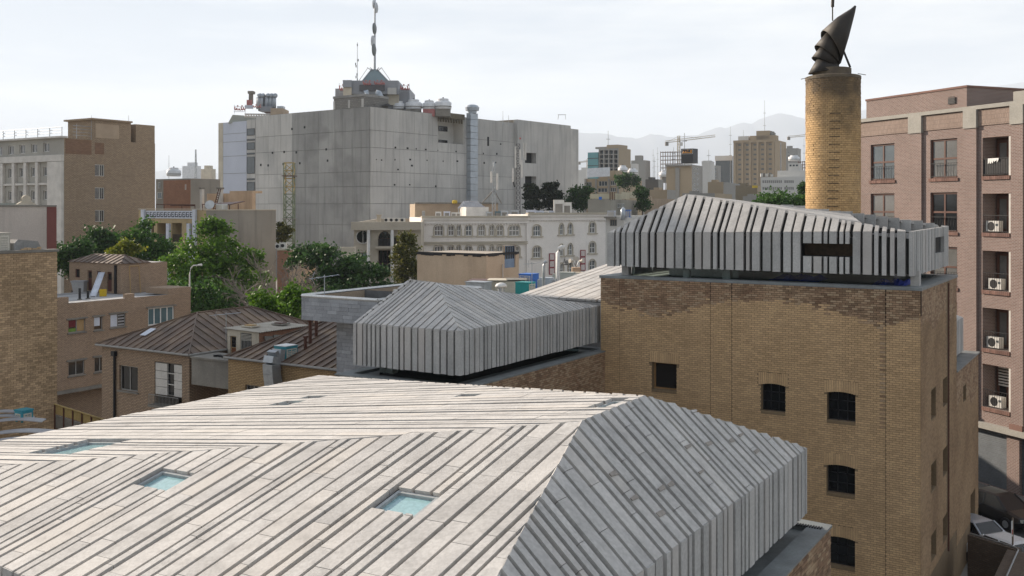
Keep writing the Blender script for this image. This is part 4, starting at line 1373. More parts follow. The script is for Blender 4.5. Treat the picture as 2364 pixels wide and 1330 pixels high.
rustm = M('rusty_metal_roof', (0.15, 0.10, 0.07), (0.09, 0.065, 0.05), rough=0.55, noise=0.9, metal=0.15, blotch=0.6, bl_col=(0.26, 0.185, 0.12), bl_scale=0.7, orand=0.08)
tanbrick = M('brick_tan', (0.47, 0.34, 0.235), (0.37, 0.265, 0.18), brick=(0.215, 0.0775, 0.012, (0.17, 0.13, 0.10)), noise=0.5)
tan_d = M('brick_tan_dark', (0.42, 0.305, 0.205), (0.335, 0.24, 0.16), brick=(0.215, 0.0775, 0.012, (0.13, 0.10, 0.08)), noise=0.4)
ochbrick = M('brick_ochre', (0.47, 0.325, 0.165), (0.38, 0.255, 0.125), brick=(0.215, 0.0775, 0.012, (0.17, 0.12, 0.07)), noise=0.5)
redhut = M('brick_hut_red', (0.36, 0.17, 0.095), (0.28, 0.125, 0.07), brick=(0.215, 0.0775, 0.012, (0.26, 0.17, 0.12)), noise=0.7)
slabm = M('roof_screed', (0.40, 0.40, 0.40), (0.30, 0.30, 0.30), noise=0.5, blotch=0.4, bl_col=(0.16, 0.16, 0.16), bl_scale=0.35)
conc_d = M('rough_concrete', (0.25, 0.235, 0.205), (0.17, 0.16, 0.14), noise=0.8, streak=0.35, bump=0.6, bscale=6)
cream = M('cream_plaster', (0.55, 0.50, 0.40), (0.46, 0.41, 0.33), noise=0.7, streak=0.25)
peach = M('peach_plaster', (0.55, 0.40, 0.275), (0.47, 0.335, 0.225), noise=0.6, streak=0.3)

# ---------------------------------------------------------------- near brick building at the left edge
B = Bld('brick_house', 'tan brick house wall carrying old rooftop coolers, tallest of the near houses', 'building', -150, 34.0, -340, 132, None)
B.z1 = 13.85
B.walls(mortar_y, parapet=0.25, roof=slabm, name='wall')
wall = [c for c in B.t.children if c.name.startswith('wall')][0]
nb_m = M('brick_near_tan', (0.47, 0.335, 0.205), (0.36, 0.255, 0.15), noise=0.6, isl=0.28, bump=0.3, bscale=40)
bx = brick_wall(B.R, 0, B.d, 6.5, 13.84, proud=0.012).get(0, [])
vis = [q for q in bx if proj(B.R.P(q[0], q[2]))[0] > -5]
vis.sort(key=lambda q: -q[2])
nb_s = M('brick_near_tan_single', (0.47, 0.335, 0.205), (0.36, 0.255, 0.15), noise=0.6, orand=0.28, bump=0.3, bscale=40)
single_bricks(B.R, vis[:290], nb_s, wall)
obj('brick', bricks_mesh(B.R, vis[290:] + [q for q in bx if q not in set(vis)]), nb_m, wall, kind='stuff')
mb = MB(); fbox(mb, B.R, 0, B.d + .05, 13.853, 13.95, -0.3, 0.06); obj('coping', mb, conc_d, B.t)
q = B.R.P(B.R.s_at(22), 13.9, -1.0)
cooler('weathered beige rooftop cooler on the tan brick house', (q.x, q.y, 13.6), (0.85, 0.75, 1.0), beige_c, R(-32))
q = B.R.P(B.R.s_at(80), 13.9, -0.8)
tp = thing('covered_rooftop_unit', 'rooftop unit under a stiff grey cover on the tan brick house', 'cooler', (q.x, q.y, 13.6))
mb = MB(); mb.prism([B.R.P(B.R.s_at(52), 13.6, -1.2), B.R.P(B.R.s_at(112), 13.6, -1.2), B.R.P(B.R.s_at(112), 14.05, -1.2), B.R.P(B.R.s_at(106), 14.25, -1.2), B.R.P(B.R.s_at(60), 14.33, -1.2), B.R.P(B.R.s_at(52), 14.2, -1.2)], Vector((B.u.x, B.u.y, 0)) * 0.7)
obj('cover', mb, M('grey_canvas', (0.30, 0.30, 0.29), (0.21, 0.21, 0.2), noise=1.5, bump=0.6, bscale=4), tp)
for k in range(5):
    q = B.R.P(B.R.s_at(60 + k * 9), 13.951, -0.15)
    mb = MB(); mb.box(q, (rnd(.1, .25), rnd(.08, .16), rnd(.04, .1)), rnd(0, 3)); tag(obj('brick_rubble', mb, nb_s), 'loose brick lying on the coping of the tan brick house', 'brick', 'loose bricks on the coping')

# shed roof of loose sheets and the rusty fence below it
cor = M('fibre_cement_sheet', (0.40, 0.40, 0.41), (0.30, 0.30, 0.31), noise=1.0, streak=0.2)
sh = thing('sheet_shed', 'low shed roofed with loose curved grey sheets beside the tan brick house', 'shed', at(20, 1010, 31) * 1 - Vector((0, 0, 0)))
sh.location.z = 0
p0, p1 = at(-120, 1040, 30.5), at(120, 1010, 33.5)
c0 = at(-140, 1080, 27); 
mb = MB(); mb.hexa([(p0.x, p0.y - 3, 0), (p1.x, p1.y - 2.5, 0), (p1.x, p1.y, 0), (p0.x, p0.y, 0), (p0.x, p0.y - 3, 7.6), (p1.x, p1.y - 2.5, 7.6), (p1.x, p1.y, 7.7), (p0.x, p0.y, 7.7)])
obj('wall', mb, tan_d, sh)
for k, (xa, ya, xb, yb, w_) in enumerate(((-60, 1012, 128, 1003, .55), (-60, 985, 96, 975, .5), (-60, 972, 72, 968, .42), (-60, 962, 58, 958, .4), (-60, 1030, 105, 1018, .35))):
    YY = 33.0 - (1000 - ya) * -0.0 + (1010 - ya) * 0.03
    a, b = at(xa, ya, YY), at(xb, yb, YY + .3)
    mb = MB()
    n = 10
    d = (b - a); s = Vector((-d.y, d.x, 0)).normalized() * w_
    for j in range(n):
        f0, f1 = j / n, (j + 1) / n
        h0, h1 = 0.14 * math.sin(f0 * 3.0), 0.14 * math.sin(f1 * 3.0)
        A0, A1 = a + d * f0 + Vector((0, 0, h0)), a + d * f1 + Vector((0, 0, h1))
        mb.hexa([A0 - Vector((0, 0, .03)), A1 - Vector((0, 0, .03)), A1 + s - Vector((0, 0, .03)), A0 + s - Vector((0, 0, .03)), A0, A1, A1 + s, A0 + s])
    obj('roof_sheet', mb, cor, sh)
c = at(55, 966, 34.6); cooler('small teal cooler tucked beside the loose grey sheets', (c.x, c.y, c.z - .1), (0.42, 0.42, 0.42), teal_m, R(-32))
fa_, fb_ = at(127, 934, 37.0), at(255, 974, 35.6)
fn = thing('sheet_fence', 'rusty yellow panel fence on the wall beside the tan brick house', 'fence', (fa_.x, fa_.y, 0))
fy = M('rusty_yellow_sheet', (0.42, 0.32, 0.13), (0.30, 0.21, 0.09), noise=1.6, streak=0.5, rough=0.7)
fd = (fb_ - fa_); 
for k in range(6):
    a, b = fa_ + fd * (k / 6), fa_ + fd * ((k + 1) / 6)
    e = fd.normalized() * .03
    for z0, z1, m_ in ((0.0, -.33, fy), (-.38, -.85, conc_d)):
        mb = MB(); mb.hexa([a + e + Vector((0, 0, z1)), b - e + Vector((0, 0, z1)), b - e + Vector((0, .05, z1)), a + e + Vector((0, .05, z1)),
                            a + e + Vector((0, 0, z0)), b - e + Vector((0, 0, z0)), b - e + Vector((0, .05, z0)), a + e + Vector((0, .05, z0))]); obj('panel', mb, m_, fn)
    mb = MB(); mb.tube([a + Vector((0, -.03, .02)), a + Vector((0, -.03, -.9))], .03, 5); obj('post', mb, brown_m, fn)
mb = MB(); mb.tube([fa_ + Vector((0, -.03, .02)), fb_ + Vector((0, -.03, .02))], .035, 5); obj('top_rail', mb, fy, fn)
mb = MB(); mb.hexa([(fa_.x, fa_.y, 0), (fb_.x, fb_.y, 0), (fb_.x, fb_.y + .3, 0), (fa_.x, fa_.y + .3, 0), (fa_.x, fa_.y, fa_.z - .86), (fb_.x, fb_.y, fb_.z - .86), (fb_.x, fb_.y + .3, fb_.z - .86), (fa_.x, fa_.y + .3, fa_.z - .86)]); obj('base_wall', mb, tan_d, fn)

# ---------------------------------------------------------------- brick house with a roof terrace
B = Bld('brick_house', 'brown brick house with a grey roof terrace and a small roof house', 'building', 90, 68.0, -60, 440, None)
B.z1 = 8.85
r_up = [B.R.rect(*q) for q in ((158, 737, 197, 767), (217, 731, 237, 762), (255, 724, 290, 755), (342, 709, 402, 749))]
r_lo = [B.R.rect(*q) for q in ((158, 833, 195, 866), (218, 824, 245, 858))]
zo = 2.84
B.z0 = zo
B.walls(tanbrick, ro=r_up + r_lo, parapet=0.12, roof=slabm, reveal=0.15)
mb = MB(); i_ = 1.0
mb.hexa([B.pt(0, 0, 0), B.pt(B.w - i_, 0, 0), B.pt(B.w - i_, B.d, 0), B.pt(0, B.d, 0), B.pt(0, 0, zo), B.pt(B.w - i_, 0, zo), B.pt(B.w - i_, B.d, zo), B.pt(0, B.d, zo)]); obj('ground_floor', mb, tan_d, B.t)
mb = MB(); fbox(mb, B.R, 0, B.d, zo - .25, zo - .003, -1.0, 0.06); obj('floor_beam', mb, conc_d, B.t)
mb = MB(); a0 = B.R.s_at(388); fbox(mb, B.R, a0, B.d + .02, 8.855, 9.3, -2.6, 0.01); obj('parapet', mb, tanbrick, B.t)
mb = MB(); a0 = B.R.s_at(290); fbox(mb, B.R, a0, a0 + .75, 8.855, 9.15, -0.3, 0.02); obj('parapet', mb, tanbrick, B.t)
mb = MB(); a0 = B.R.s_at(158); fbox(mb, B.R, 0, a0, 8.855, 9.3, -0.3, 0.02); obj('parapet', mb, tanbrick, B.t)
wf_ = M('window_frame_grey', (0.30, 0.29, 0.27), rough=0.6)
teal_g = M('window_glass_teal', (0.10, 0.17, 0.19), rough=0.1, spec=0.6)
board = M('window_board', (0.40, 0.27, 0.13), noise=1.0)
redc = M('red_cloth', (0.16, 0.03, 0.035)); grnc = M('green_cloth', (0.16, 0.28, 0.05)); whc = M('white_board', (0.62, 0.66, 0.74))
for k, r in enumerate(r_up):
    w = window(B.t, B.R, r, 0.12, wf_ if k < 3 else white_m, teal_g if k == 3 else glassdark, (2, 1, 2, 4)[k], (1, 1, 1, 1)[k], 0.05 if k < 3 else .09, sill=conc_d)
    mid = (r[0] + r[1]) / 2
    def infill(a0, a1, z0, z1, m_, nm='infill_board'):
        q = MB(); fbox(q, B.R, a0, a1, z0, z1, -0.105, -0.08); obj(nm, q, m_, w)
    if k == 0:
        infill(mid + .05, r[1] - .06, r[2] + .06, r[3] - .06, board); infill(r[0] + .06, mid - .05, r[2] + .4, r[3] - .06, redc, 'cloth'); infill(r[0] + .06, mid - .05, r[2] + .06, r[2] + .28, grnc, 'cloth')
    if k == 1: infill(r[0] + .06, r[1] - .18, r[2] + .3, r[3] - .06, whc)
    if k == 2:
        infill(r[0] + .06, mid - .04, r[2] + .06, r[3] - .06, whc)
        for j in range(4): infill(mid + .06, r[1] - .08, r[2] + .1 + j * .22, r[2] + .22 + j * .22, cor, 'glass_louver')
    lb = MB(); fbox(lb, B.R, r[0] - .15, r[1] + .15, r[3] + .005, r[3] + .1, -.01, .1); obj('lintel', lb, conc_d, w)
for r in r_lo:
    w = window(B.t, B.R, r, 0.12, wf_, glassdark, 2, 1, 0.06, sill=conc_d)
    lb = MB(); fbox(lb, B.R, r[0] - .15, r[1] + .15, r[3] + .005, r[3] + .12, -.01, .1); obj('lintel', lb, conc_d, w)
# roof house on the terrace
H_ = Bld('roof_house', 'brick roof house with four doors and a low metal hip roof on the terrace', 'roof house', 279, 78.6, 160, 386, 610, z0=8.74)
dr = [H_.F.rect(*q) for q in ((174, 621, 184, 641), (202, 624, 212, 670), (224, 626, 233, 640), (247, 628, 258, 673))]
H_.walls(tanbrick, fo=dr, parapet=0.02, roof=slabm)
maro = M('door_maroon', (0.12, 0.05, 0.04))
for k, r in enumerate(dr):
    if k in (0, 2): window(H_.t, H_.F, r, 0.1, maro, glassdark, 1, 1, .06)
    else:
        q = MB(); fbox(q, H_.F, r[0], r[1], r[2], r[3], -.15, -.1); d_ = obj('door', q, maro, H_.t)
        q = MB(); fbox(q, H_.F, r[0] + .08, r[1] - .08, r[2] + (r[3] - r[2]) * .6, r[3] - .15, -.098, -.09); obj('door_glass', q, glassdark, d_)
zt = H_.z1 + .03; o_ = -.12
c4 = [H_.pt(o_, o_, zt), H_.pt(H_.w - o_, o_, zt), H_.pt(H_.w - o_, H_.d * .62, zt), H_.pt(o_, H_.d * .62, zt)]
hw = H_.d * .31
r0, r1 = H_.pt(hw, hw, zt + .62), H_.pt(H_.w - hw, hw, zt + .62)
for pts, pd in (([c4[0], c4[1], r1, r0], H_.v), ([c4[1], c4[2], r1], -H_.u), ([c4[2], c4[3], r0, r1], -H_.v), ([c4[3], c4[0], r0], H_.u)):
    s = Slope(pts, Vector((pd.x, pd.y, 0))); sheet(s, H_.t, rustm); seams(s, H_.t, rustm, 0.62, .05, .05)
q = MB(); fbox(q, H_.F, H_.F.s_at(266), H_.F.s_at(270), 8.76, H_.z1 - .1, 0.01, .12); obj('drain_pipe', q, iron_m, H_.t)
# things lying about the terrace
def onT(px, py, z=8.74):
    Y = FPX * (CAM_H - z) / (py - HZ); return at(px, py, Y)
def thingbox(name, label, cat, c, size, rz, mat, extra=None):
    t = thing(name, label, cat, c); b = MB(); b.box(c, size, rz); obj('body', b, mat, t); return t
c = onT(183, 676)
t = thing('old_water_tank', 'pale dented water tank standing on the roof terrace by the doors', 'tank', c)
b = MB(); b.hexa([c + Vector(p) for p in ((-.35, -.3, 0), (.45, -.3, 0), (.45, .3, 0), (-.35, .3, 0), (-.5, -.35, .85), (.5, -.35, .85), (.5, .35, .85), (-.5, .35, .85))]); obj('body', b, slabm, t)
b = MB(); b.box(c + Vector((0, 0, .853)), (1.08, .8, .12), 0); obj('lid', b, cor, t)
c = onT(214, 685); d_ = H_.F.P(H_.F.s_at(237), 8.74, .0)
t = thing('leaning_ladder', 'pale ladder like panel leaning against the roof house wall', 'ladder', c)
top = Vector((d_.x, d_.y - .15, 8.74 + 1.65)); s = Vector((.22, 0, 0))
for k in (-1, 1):
    b = MB(); b.tube([c + s * k, top + s * k], .035, 5); obj('rail', b, whc, t)
for k in range(7):
    m_ = c.lerp(top, (k + .5) / 7); b = MB(); b.tube([m_ - s, m_ + s], .025, 5); obj('rung', b, whc, t)
b = MB(); b.hexa([c - s * .8 + Vector((0, .03, .05)), c + s * .8 + Vector((0, .03, .05)), c + s * .8 + Vector((0, .05, .05)), c - s * .8 + Vector((0, .05, .05)),
                  top - s * .8 + Vector((0, .03, 0)), top + s * .8 + Vector((0, .03, 0)), top + s * .8 + Vector((0, .05, 0)), top - s * .8 + Vector((0, .05, 0))]); obj('panel', b, whc, t)
c = onT(238, 684)
t = thing('crate', 'bright yellow plastic crate on the roof terrace', 'crate', c); ycr = M('yellow_plastic', (0.62, 0.42, 0.02), rough=0.5)
for dx, dy, sx, sy in ((0, -.18, .4, .03), (0, .18, .4, .03), (-.19, 0, .03, .33), (.19, 0, .03, .33)):
    b = MB(); b.box(c + Vector((dx, dy, .03)), (sx, sy, .5)); obj('side', b, ycr, t)
b = MB(); b.box(c, (.4, .38, .03)); obj('base', b, ycr, t)
b = MB(); b.box(c + Vector((0, -.197, .4)), (.42, .02, .08)); obj('rim', b, ycr, t)
for lab, px, py, h in (('taller short black vent pipe on the roof terrace', 184, 692, .85), ('shorter black vent pipe on the roof terrace', 203, 690, .6)):
    c = onT(px, py); t = thing('vent_pipe', lab, 'pipe', c); b = MB(); b.tube([c, c + Vector((0, 0, h))], .09, 10); obj('pipe', b, iron_m, t); b = MB(); b.tube([c, c + Vector((0, 0, .06))], .17, 10); obj('collar', b, conc_d, t)
c0, c1, c2, c3 = [H_.R.P(H_.R.s_at(px), z, .25) for px, z in ((297, 8.75), (294, 10.9), (316, 10.9), (320, 8.75))]
t = thing('timber_frame', 'empty timber door frame leaning on the roof house side wall', 'frame', c0)
for a, b_ in ((c0, c1), (c1, c2), (c2, c3)): b = MB(); b.tube([a, b_], .045, 4); obj('bar', b, board, t)

# ---------------------------------------------------------------- house with a dark metal hip roof
B = Bld('old_house', 'old brick house under a dark seamed metal hip roof with drain pipe', 'building', 437, 50.0, 235, 560, 818)
B.d = 10.8; B.R.len = 10.8
wn1, pn = B.F.rect(275, 845, 318, 903), B.F.rect(357, 838, 420, 937)
B.walls(tan_d, fo=[wn1, pn], parapet=0.0, roof=slabm, reveal=0.2)
window(B.t, B.F, wn1, 0.16, wf_, glassdark, 2, 1, 0.06, sill=conc_d)
w = window(B.t, B.F, (pn[0], pn[1], pn[2] + .5, pn[3]), 0.14, conc_d, glassdark, 1, 1, .04)
mid0, mid1 = B.F.s_at(385), B.F.s_at(401)
for c0, c1 in ((pn[0] + .03, mid0), (mid1, pn[1] - .03)):
    n = 4
    for k in range(n):
        z0 = pn[2] + .5 + (pn[3] - pn[2] - .55) * k / n
        q = MB(); fbox(q, B.F, c0, c1, z0 + .012, z0 + (pn[3] - pn[2] - .55) / n - .012, -.12, -.03); obj('panel', q, offw, w)
for k in (1, 2):
    z0 = pn[2] + .5 + (pn[3] - pn[2] - .5) * k / 3; q = MB(); fbox(q, B.F, mid0, mid1, z0, z0 + .04, -.1, -.06); obj('bar', q, offw, w)
q = MB(); fbox(q, B.F, pn[0] - .1, pn[1] + .1, pn[2] - .1, pn[2] + .02, -.2, .35); bal_ = obj('balcony', q, conc_d, B.t)
q = MB(); fbox(q, B.F, pn[0] - .08, pn[1] + .08, pn[2] + .52, pn[2] + .55, .28, .32)
for k in range(22):
    a = pn[0] - .08 + (pn[1] - pn[0] + .16) * k / 21; fbox(q, B.F, a - .008, a + .008, pn[2] + .022, pn[2] + .52, .29, .31)
obj('railing', q, wf_, bal_)
q = MB(); p = B.F.P(B.F.s_at(267), 0, .08); q.tube([(p.x, p.y, 0), (p.x, p.y, B.z1 - .5)], .07, 8); obj('drain_pipe', q, iron_m, B.t)
q = MB(); p = B.F.P(B.F.s_at(267), B.z1 - .52, .1); q.box(p, (.26, .22, .25), R(-32)); obj('drain_hopper', q, iron_m, B.t)
zt = B.z1 + .02; o_ = -.22; hw = B.w / 2
c4 = [B.pt(o_, o_, zt), B.pt(B.w - o_, o_, zt), B.pt(B.w - o_, B.d - o_, zt), B.pt(o_, B.d - o_, zt)]
r0, r1 = B.pt(hw, hw, zt + 1.55), B.pt(hw, B.d - hw, zt + 1.55)
for pts, pd in (([c4[0], c4[1], r0], B.v), ([c4[1], c4[2], r1, r0], -B.u), ([c4[2], c4[3], r1], -B.v), ([c4[3], c4[0], r0, r1], B.u)):
    s = Slope(pts, Vector((pd.x, pd.y, 0))); sheet(s, B.t, rustm); seams(s, B.t, rustm, 0.55)
for a, b_ in ((c4[0], r0), (c4[1], r0), (c4[2], r1), (c4[3], r1), (r0, r1)):
    q = MB(); q.tube([a + Vector((0, 0, .03)), b_ + Vector((0, 0, .03))], .04, 5); obj('hip_cap', q, rustm, B.t)
q = MB()
for a, b_ in ((c4[0], c4[1]), (c4[1], c4[2])): q.tube([a - Vector((0, 0, .03)), b_ - Vector((0, 0, .03))], .06, 6)
obj('gutter', q, wf_, B.t)
s = Slope([c4[0], c4[1], r0], Vector((B.v.x, B.v.y, 0)))
a_, b_ = s.ray(340, 770); q = MB(); q.prism([s.W(a_ - .22, b_ - .3, .07), s.W(a_ + .22, b_ - .3, .07), s.W(a_ + .22, b_ + .45, .07), s.W(a_ - .22, b_ + .45, .07)], -s.n * .03); obj('roof_patch', q, whc, B.t)
oldB = B
# concrete box balcony at the inner corner
q0 = at(437, 822, 49.7)
t = thing('concrete_balcony', 'rough grey concrete balcony box between the old house and its annex', 'balcony', (q0.x, q0.y, 6.2))
bf = Face(Vector((q0.x, q0.y)) + B.u * .05, B.v, B.u)
fbal = Face(Vector((q0.x, q0.y)) + B.u * .05 + B.v * .1, B.u, -B.v)
a1 = fbal.s_at(527)
q = MB(); fbox(q, fbal, 0, a1, 6.75, 8.05, -1.6, 0.0); obj('box', q, conc_d, t)
q = MB(); fbox(q, fbal, -.06, a1 + .06, 8.052, 8.14, -1.66, 0.06); obj('rim', q, conc_d, t)
for k in range(4):
    q = MB(); q.box(fbal.P(a1 * (.45 + .1 * k), 8.141, -.6), (rnd(.2, .5), .12, .1), rnd(0, 3)); obj('rubble', q, iron_m, t)
# annex
A = Bld('old_house_annex', 'ochre brick annex with a rusty seamed metal roof below the hut', 'building', 800, 44.3, 527, 880, None)
A.z1 = 8.3; A.d = 9.0
wz = A.F.rect(566, 890, 600, 915)
A.walls(ochbrick, fo=[wz], parapet=0.0, roof=slabm)
window(A.t, A.F, wz, .15, wf_, glassdark, 2, 1, .05)
zt = A.z1 + .02; o_ = -.15
e0, e1 = A.pt(o_, o_, zt), A.pt(A.w - o_, o_, zt); t0, t1 = A.pt(A.w * .35, 6.2, zt + 1.85), A.pt(A.w - o_, 6.2, zt + 1.85); e3 = A.pt(o_, 6.2, zt + .3)
for pts, pd in (([e0, e1, t1, t0], A.v), ([e0, t0, A.pt(o_, 8.9, zt)], A.u), ([t0, t1, A.pt(A.w - o_, 9.1, zt), A.pt(o_, 9.1, zt)], -A.v)):
    s = Slope(pts, Vector((pd.x, pd.y, 0))); sheet(s, A.t, rustm); seams(s, A.t, rustm, 0.5, .06, .05)
q = MB(); q.tube([e0, e1], .06, 6); obj('gutter', q, wf_, A.t)
q = MB(); q.tube([e0 + Vector((0, 0, .04)), t0 + Vector((0, 0, .04))], .05, 5); obj('hip_cap', q, rustm, A.t)
sl = Slope([e0, e1, t1, t0], Vector((A.v.x, A.v.y, 0)))
for k, (px, py, h) in enumerate(((705, 806, .55), (716, 792, 1.05), (730, 778, 1.0))):
    p = sl.W(*sl.ray(px, py)); t = thing('vent_pipe', ('short rusty vent pipe low on the annex roof', 'tall rusty vent pipe midway up the annex roof', 'tall vent pipe highest on the annex roof by the stone wall')[k], 'pipe', p)
    b = MB(); b.tube([p - Vector((0, 0, .05)), p + Vector((0, 0, h))], .085, 8); obj('pipe', b, brown_m, t); b = MB(); b.tube([p + Vector((0, 0, h)), p + Vector((0, 0, h + .08))], .12, 8); obj('cap', b, brown_m, t)
# stair hut with corrugated roof
H_ = Bld('stair_hut', 'small stair hut of cream plaster and red brick under a corrugated roof', 'hut', 598, 50.6, 525, 706, 767, z0=7.9)
dr, gr = H_.F.rect(531, 776, 545, 822), H_.F.rect(555, 769, 581, 815)
H_.walls(cream, fo=[dr, gr], parapet=0.05, matR=redhut, reveal=.12)
q = MB(); fbox(q, H_.F, dr[0], dr[1], dr[2], dr[3], -.12, -.08); d_ = obj('door', q, board, H_.t)
q = MB(); fbox(q, H_.F, dr[0] + .05, dr[1] - .05, dr[2] + .45, dr[3] - .05, -.079, -.07); obj('door_glass', q, glassdark, d_)
q = MB(); fbox(q, H_.F, dr[0] + .05, dr[1] - .05, dr[2] + .05, dr[2] + .4, -.079, -.07); obj('door_panel', q, M('rust_panel', (0.2, 0.07, 0.03)), d_)
w = window(H_.t, H_.F, gr, .1, wf_, glassdark, 1, 1, .04)
for k in range(7):
    q = MB(); a = gr[0] + (gr[1] - gr[0]) * (k + .7) / 8; fbox(q, H_.F, a - .015, a + .015, gr[2], gr[2] + (gr[3] - gr[2]) * .68, -.04, -.02); obj('bar', q, wf_, w)
for k in range(5):
    q = MB(); z = gr[3] - .08 - k * .07; fbox(q, H_.F, gr[0] + .04, gr[1] - .04, z - .03, z, -.05, -.02); obj('louver', q, slat_m, w)
q = MB(); n = 90; o_ = .14
for k in range(n):
    def zz(i): return H_.z1 + .07 + .025 * math.sin(i * 2 * math.pi / 4)
    b0, b1 = -o_ + (H_.d + 2 * o_) * k / n, -o_ + (H_.d + 2 * o_) * (k + 1) / n
    q.poly([H_.pt(-o_, b0, zz(k)), H_.pt(H_.w + o_, b0, zz(k) - .06), H_.pt(H_.w + o_, b1, zz(k + 1) - .06), H_.pt(-o_, b1, zz(k + 1))])
o = obj('corrugated_roof', q, M('fibre_cement_old', (0.46, 0.43, 0.37), (0.36, 0.33, 0.28), noise=1.2, blotch=.35, bl_col=(.2, .18, .15), bl_scale=1.5), H_.t)
sm = o.modifiers.new('thickness', 'SOLIDIFY'); sm.thickness = .02
for k, (a, b_) in enumerate(((.35, .25), (.6, .72))):
    p = H_.pt(H_.w * a, H_.d * b_, H_.z1 + .1); t = thing('roof_hatch', ('pale board lying on the corrugated hut roof near its front', 'dark hatch lid lying on the corrugated hut roof near its back')[k], 'hatch', p)
    q = MB(); q.box(p, (.75, .65, .06), R(-32 + 4 * k)); obj('lid', q, cream if k == 0 else conc_d, t); q = MB(); q.box(p + Vector((0, 0, .061)), (.5, .4, .05), R(-30)); obj('board', q, board if k == 0 else brown_m, t)
for k in range(2):
    p = H_.R.P(.45 + k * .6, 8.25, .25); t = thing('leaning_slab', ('grey slab leaning on the red hut wall, nearer the hut corner', 'grey slab leaning on the red hut wall, farther from the hut corner')[k], 'slab', p)
    q = MB(); q.hexa([H_.R.P(.3 + k * .6, 8.2, .3), H_.R.P(.82 + k * .6, 8.2, .3), H_.R.P(.82 + k * .6, 8.2, .36), H_.R.P(.3 + k * .6, 8.2, .36), H_.R.P(.3 + k * .6, 9.0, .04), H_.R.P(.82 + k * .6, 8.95, .04), H_.R.P(.82 + k * .6, 8.95, .1), H_.R.P(.3 + k * .6, 9.0, .1)]); obj('slab', q, conc_d, t)
p = at(660, 843, 47.2)
cooler('turquoise cooler with a white lid on the annex roof, feeding a metal duct', (p.x, p.y, p.z), (0.72, 0.78, 0.92), teal_m, R(-32), sides='R')
q = MB(); q.box((p.x, p.y, p.z + .935), (.74, .8, .02), R(-32)); tag(obj('cooler_cover', q, white_m), 'flat white sheet laid on top of the turquoise annex cooler', 'cover')
d0 = at(630, 885, 46.0)
t = thing('air_duct', 'grey sheet metal duct elbow running from the turquoise cooler down the ochre wall', 'duct', (d0.x, d0.y, 5))
pts = [at(630, 960, 46.1), at(630, 905, 46.1), at(631, 885, 46.1), at(628, 862, 46.1), at(627, 840, 46.1), at(630, 824, 46.2), at(637, 819, 46.3), at(648, 820, 46.6)]
for i in range(len(pts) - 1):
    a, b_ = pts[i], pts[i + 1]
    tdir = (b_ - a).normalized(); s1 = Vector((B.u.x, B.u.y, 0)) * (.30 if i < 5 else .27); s2 = tdir.cross(s1).normalized() * .27 if abs(tdir.z) > .5 else tdir.cross(s1).normalized() * .27
    if abs(tdir.dot(s1.normalized())) > .5: s1 = Vector((B.v.x, B.v.y, 0)) * .27; s2 = tdir.cross(s1).normalized() * .27
    q = MB(); q.hexa([a - s1 - s2, a + s1 - s2, a + s1 + s2, a - s1 + s2, b_ - s1 - s2, b_ + s1 - s2, b_ + s1 + s2, b_ - s1 + s2]); obj('duct_section', q, steel_m, t)

def yagi(label, base, h, rz, L_=1.6, n=6):
    t = thing('tv_antenna', label, 'antenna', base)
    b = MB(); b.tube([base, base + Vector((0, 0, h))], .022, 6); obj('mast', b, steel_m, t)
    c = base + Vector((0, 0, h - .08)); d = Vector((math.cos(rz), math.sin(rz), .12)).normalized(); s = Vector((-math.sin(rz), math.cos(rz), 0))
    b = MB(); b.tube([c - d * L_ / 2, c + d * L_ / 2], .018, 5); boom = obj('boom', b, steel_m, t)
    for k in range(n):
        q = c + d * (-L_ / 2 + L_ * k / (n - 1)); l = .34 - .03 * k
        e = MB(); e.tube([q - s * l, q + s * l], .011, 4); obj('element', e, steel_m, boom)
    for sg in (-1, 1):
        e = MB(); e.tube([c - d * L_ * .45, c - d * L_ * .35 + Vector((0, 0, .25 * sg))], .01, 4); obj('reflector', e, steel_m, boom)
    return t
b_ = at(522, 790, 52.5); yagi('tv antenna on a pole in front of the dark metal hip roof', b_, 1.55, R(-25), 1.7, 7)

# ---------------------------------------------------------------- stone clad building behind the grey plank roof
S = Bld('stone_clad_building', 'building clad in pale grey stone slabs with an overhanging upper band', 'building', 872, 37.9, 697, 1000, None)
S.z1 = 12.0; S.d = 7.0
tanw = M('tan_render', (0.42, 0.33, 0.24), noise=0.6)
stb = M('stone_joint', (0.16, 0.16, 0.16))
stn = M('grey_stone_slab', (0.36, 0.375, 0.40), (0.29, 0.305, 0.325), noise=2.0, orand=0.22, rough=0.6)
zs = 11.05
S.z0 = zs
S.walls(stb, parapet=0.55, roof=under_m)
mb = MB()
mb.hexa([S.pt(.95, 1.0, 0), S.pt(S.w, 1.0, 0), S.pt(S.w, S.d, 0), S.pt(.95, S.d, 0), S.pt(.95, 1.0, zs), S.pt(S.w, 1.0, zs), S.pt(S.w, S.d, zs), S.pt(.95, S.d, zs)])
lw = obj('wall', mb, stb, S.t)
mb = MB(); mb.poly([S.pt(0, 0, zs), S.pt(S.w, 0, zs), S.pt(S.w, S.d, zs), S.pt(0, S.d, zs)]); obj('soffit', mb, tanw, S.t)
mb = MB()
for a, b_ in (((0, 0), (S.w, 0)), ((S.w, 0), (S.w, S.d)), ((0, 0), (0, S.d)), ((0, S.d), (S.w, S.d))):
    p, q_ = S.pt(*a, 12.01), S.pt(*b_, 12.01); mb.tube([p, q_], .07, 4)
obj('coping', mb, white_m, S.t)
mb = MB(); mb.poly([S.pt(.26, .26, 12.0), S.pt(.26, .26, 11.45), S.pt(.26, S.d - .26, 11.45), S.pt(.26, S.d - .26, 12.0)]); obj('parapet_lining', mb, tanw, S.t)
up = S.F; lowf = Face(S.c - S.u * S.w + S.v * 1.0, S.u, -S.v)
pc = []
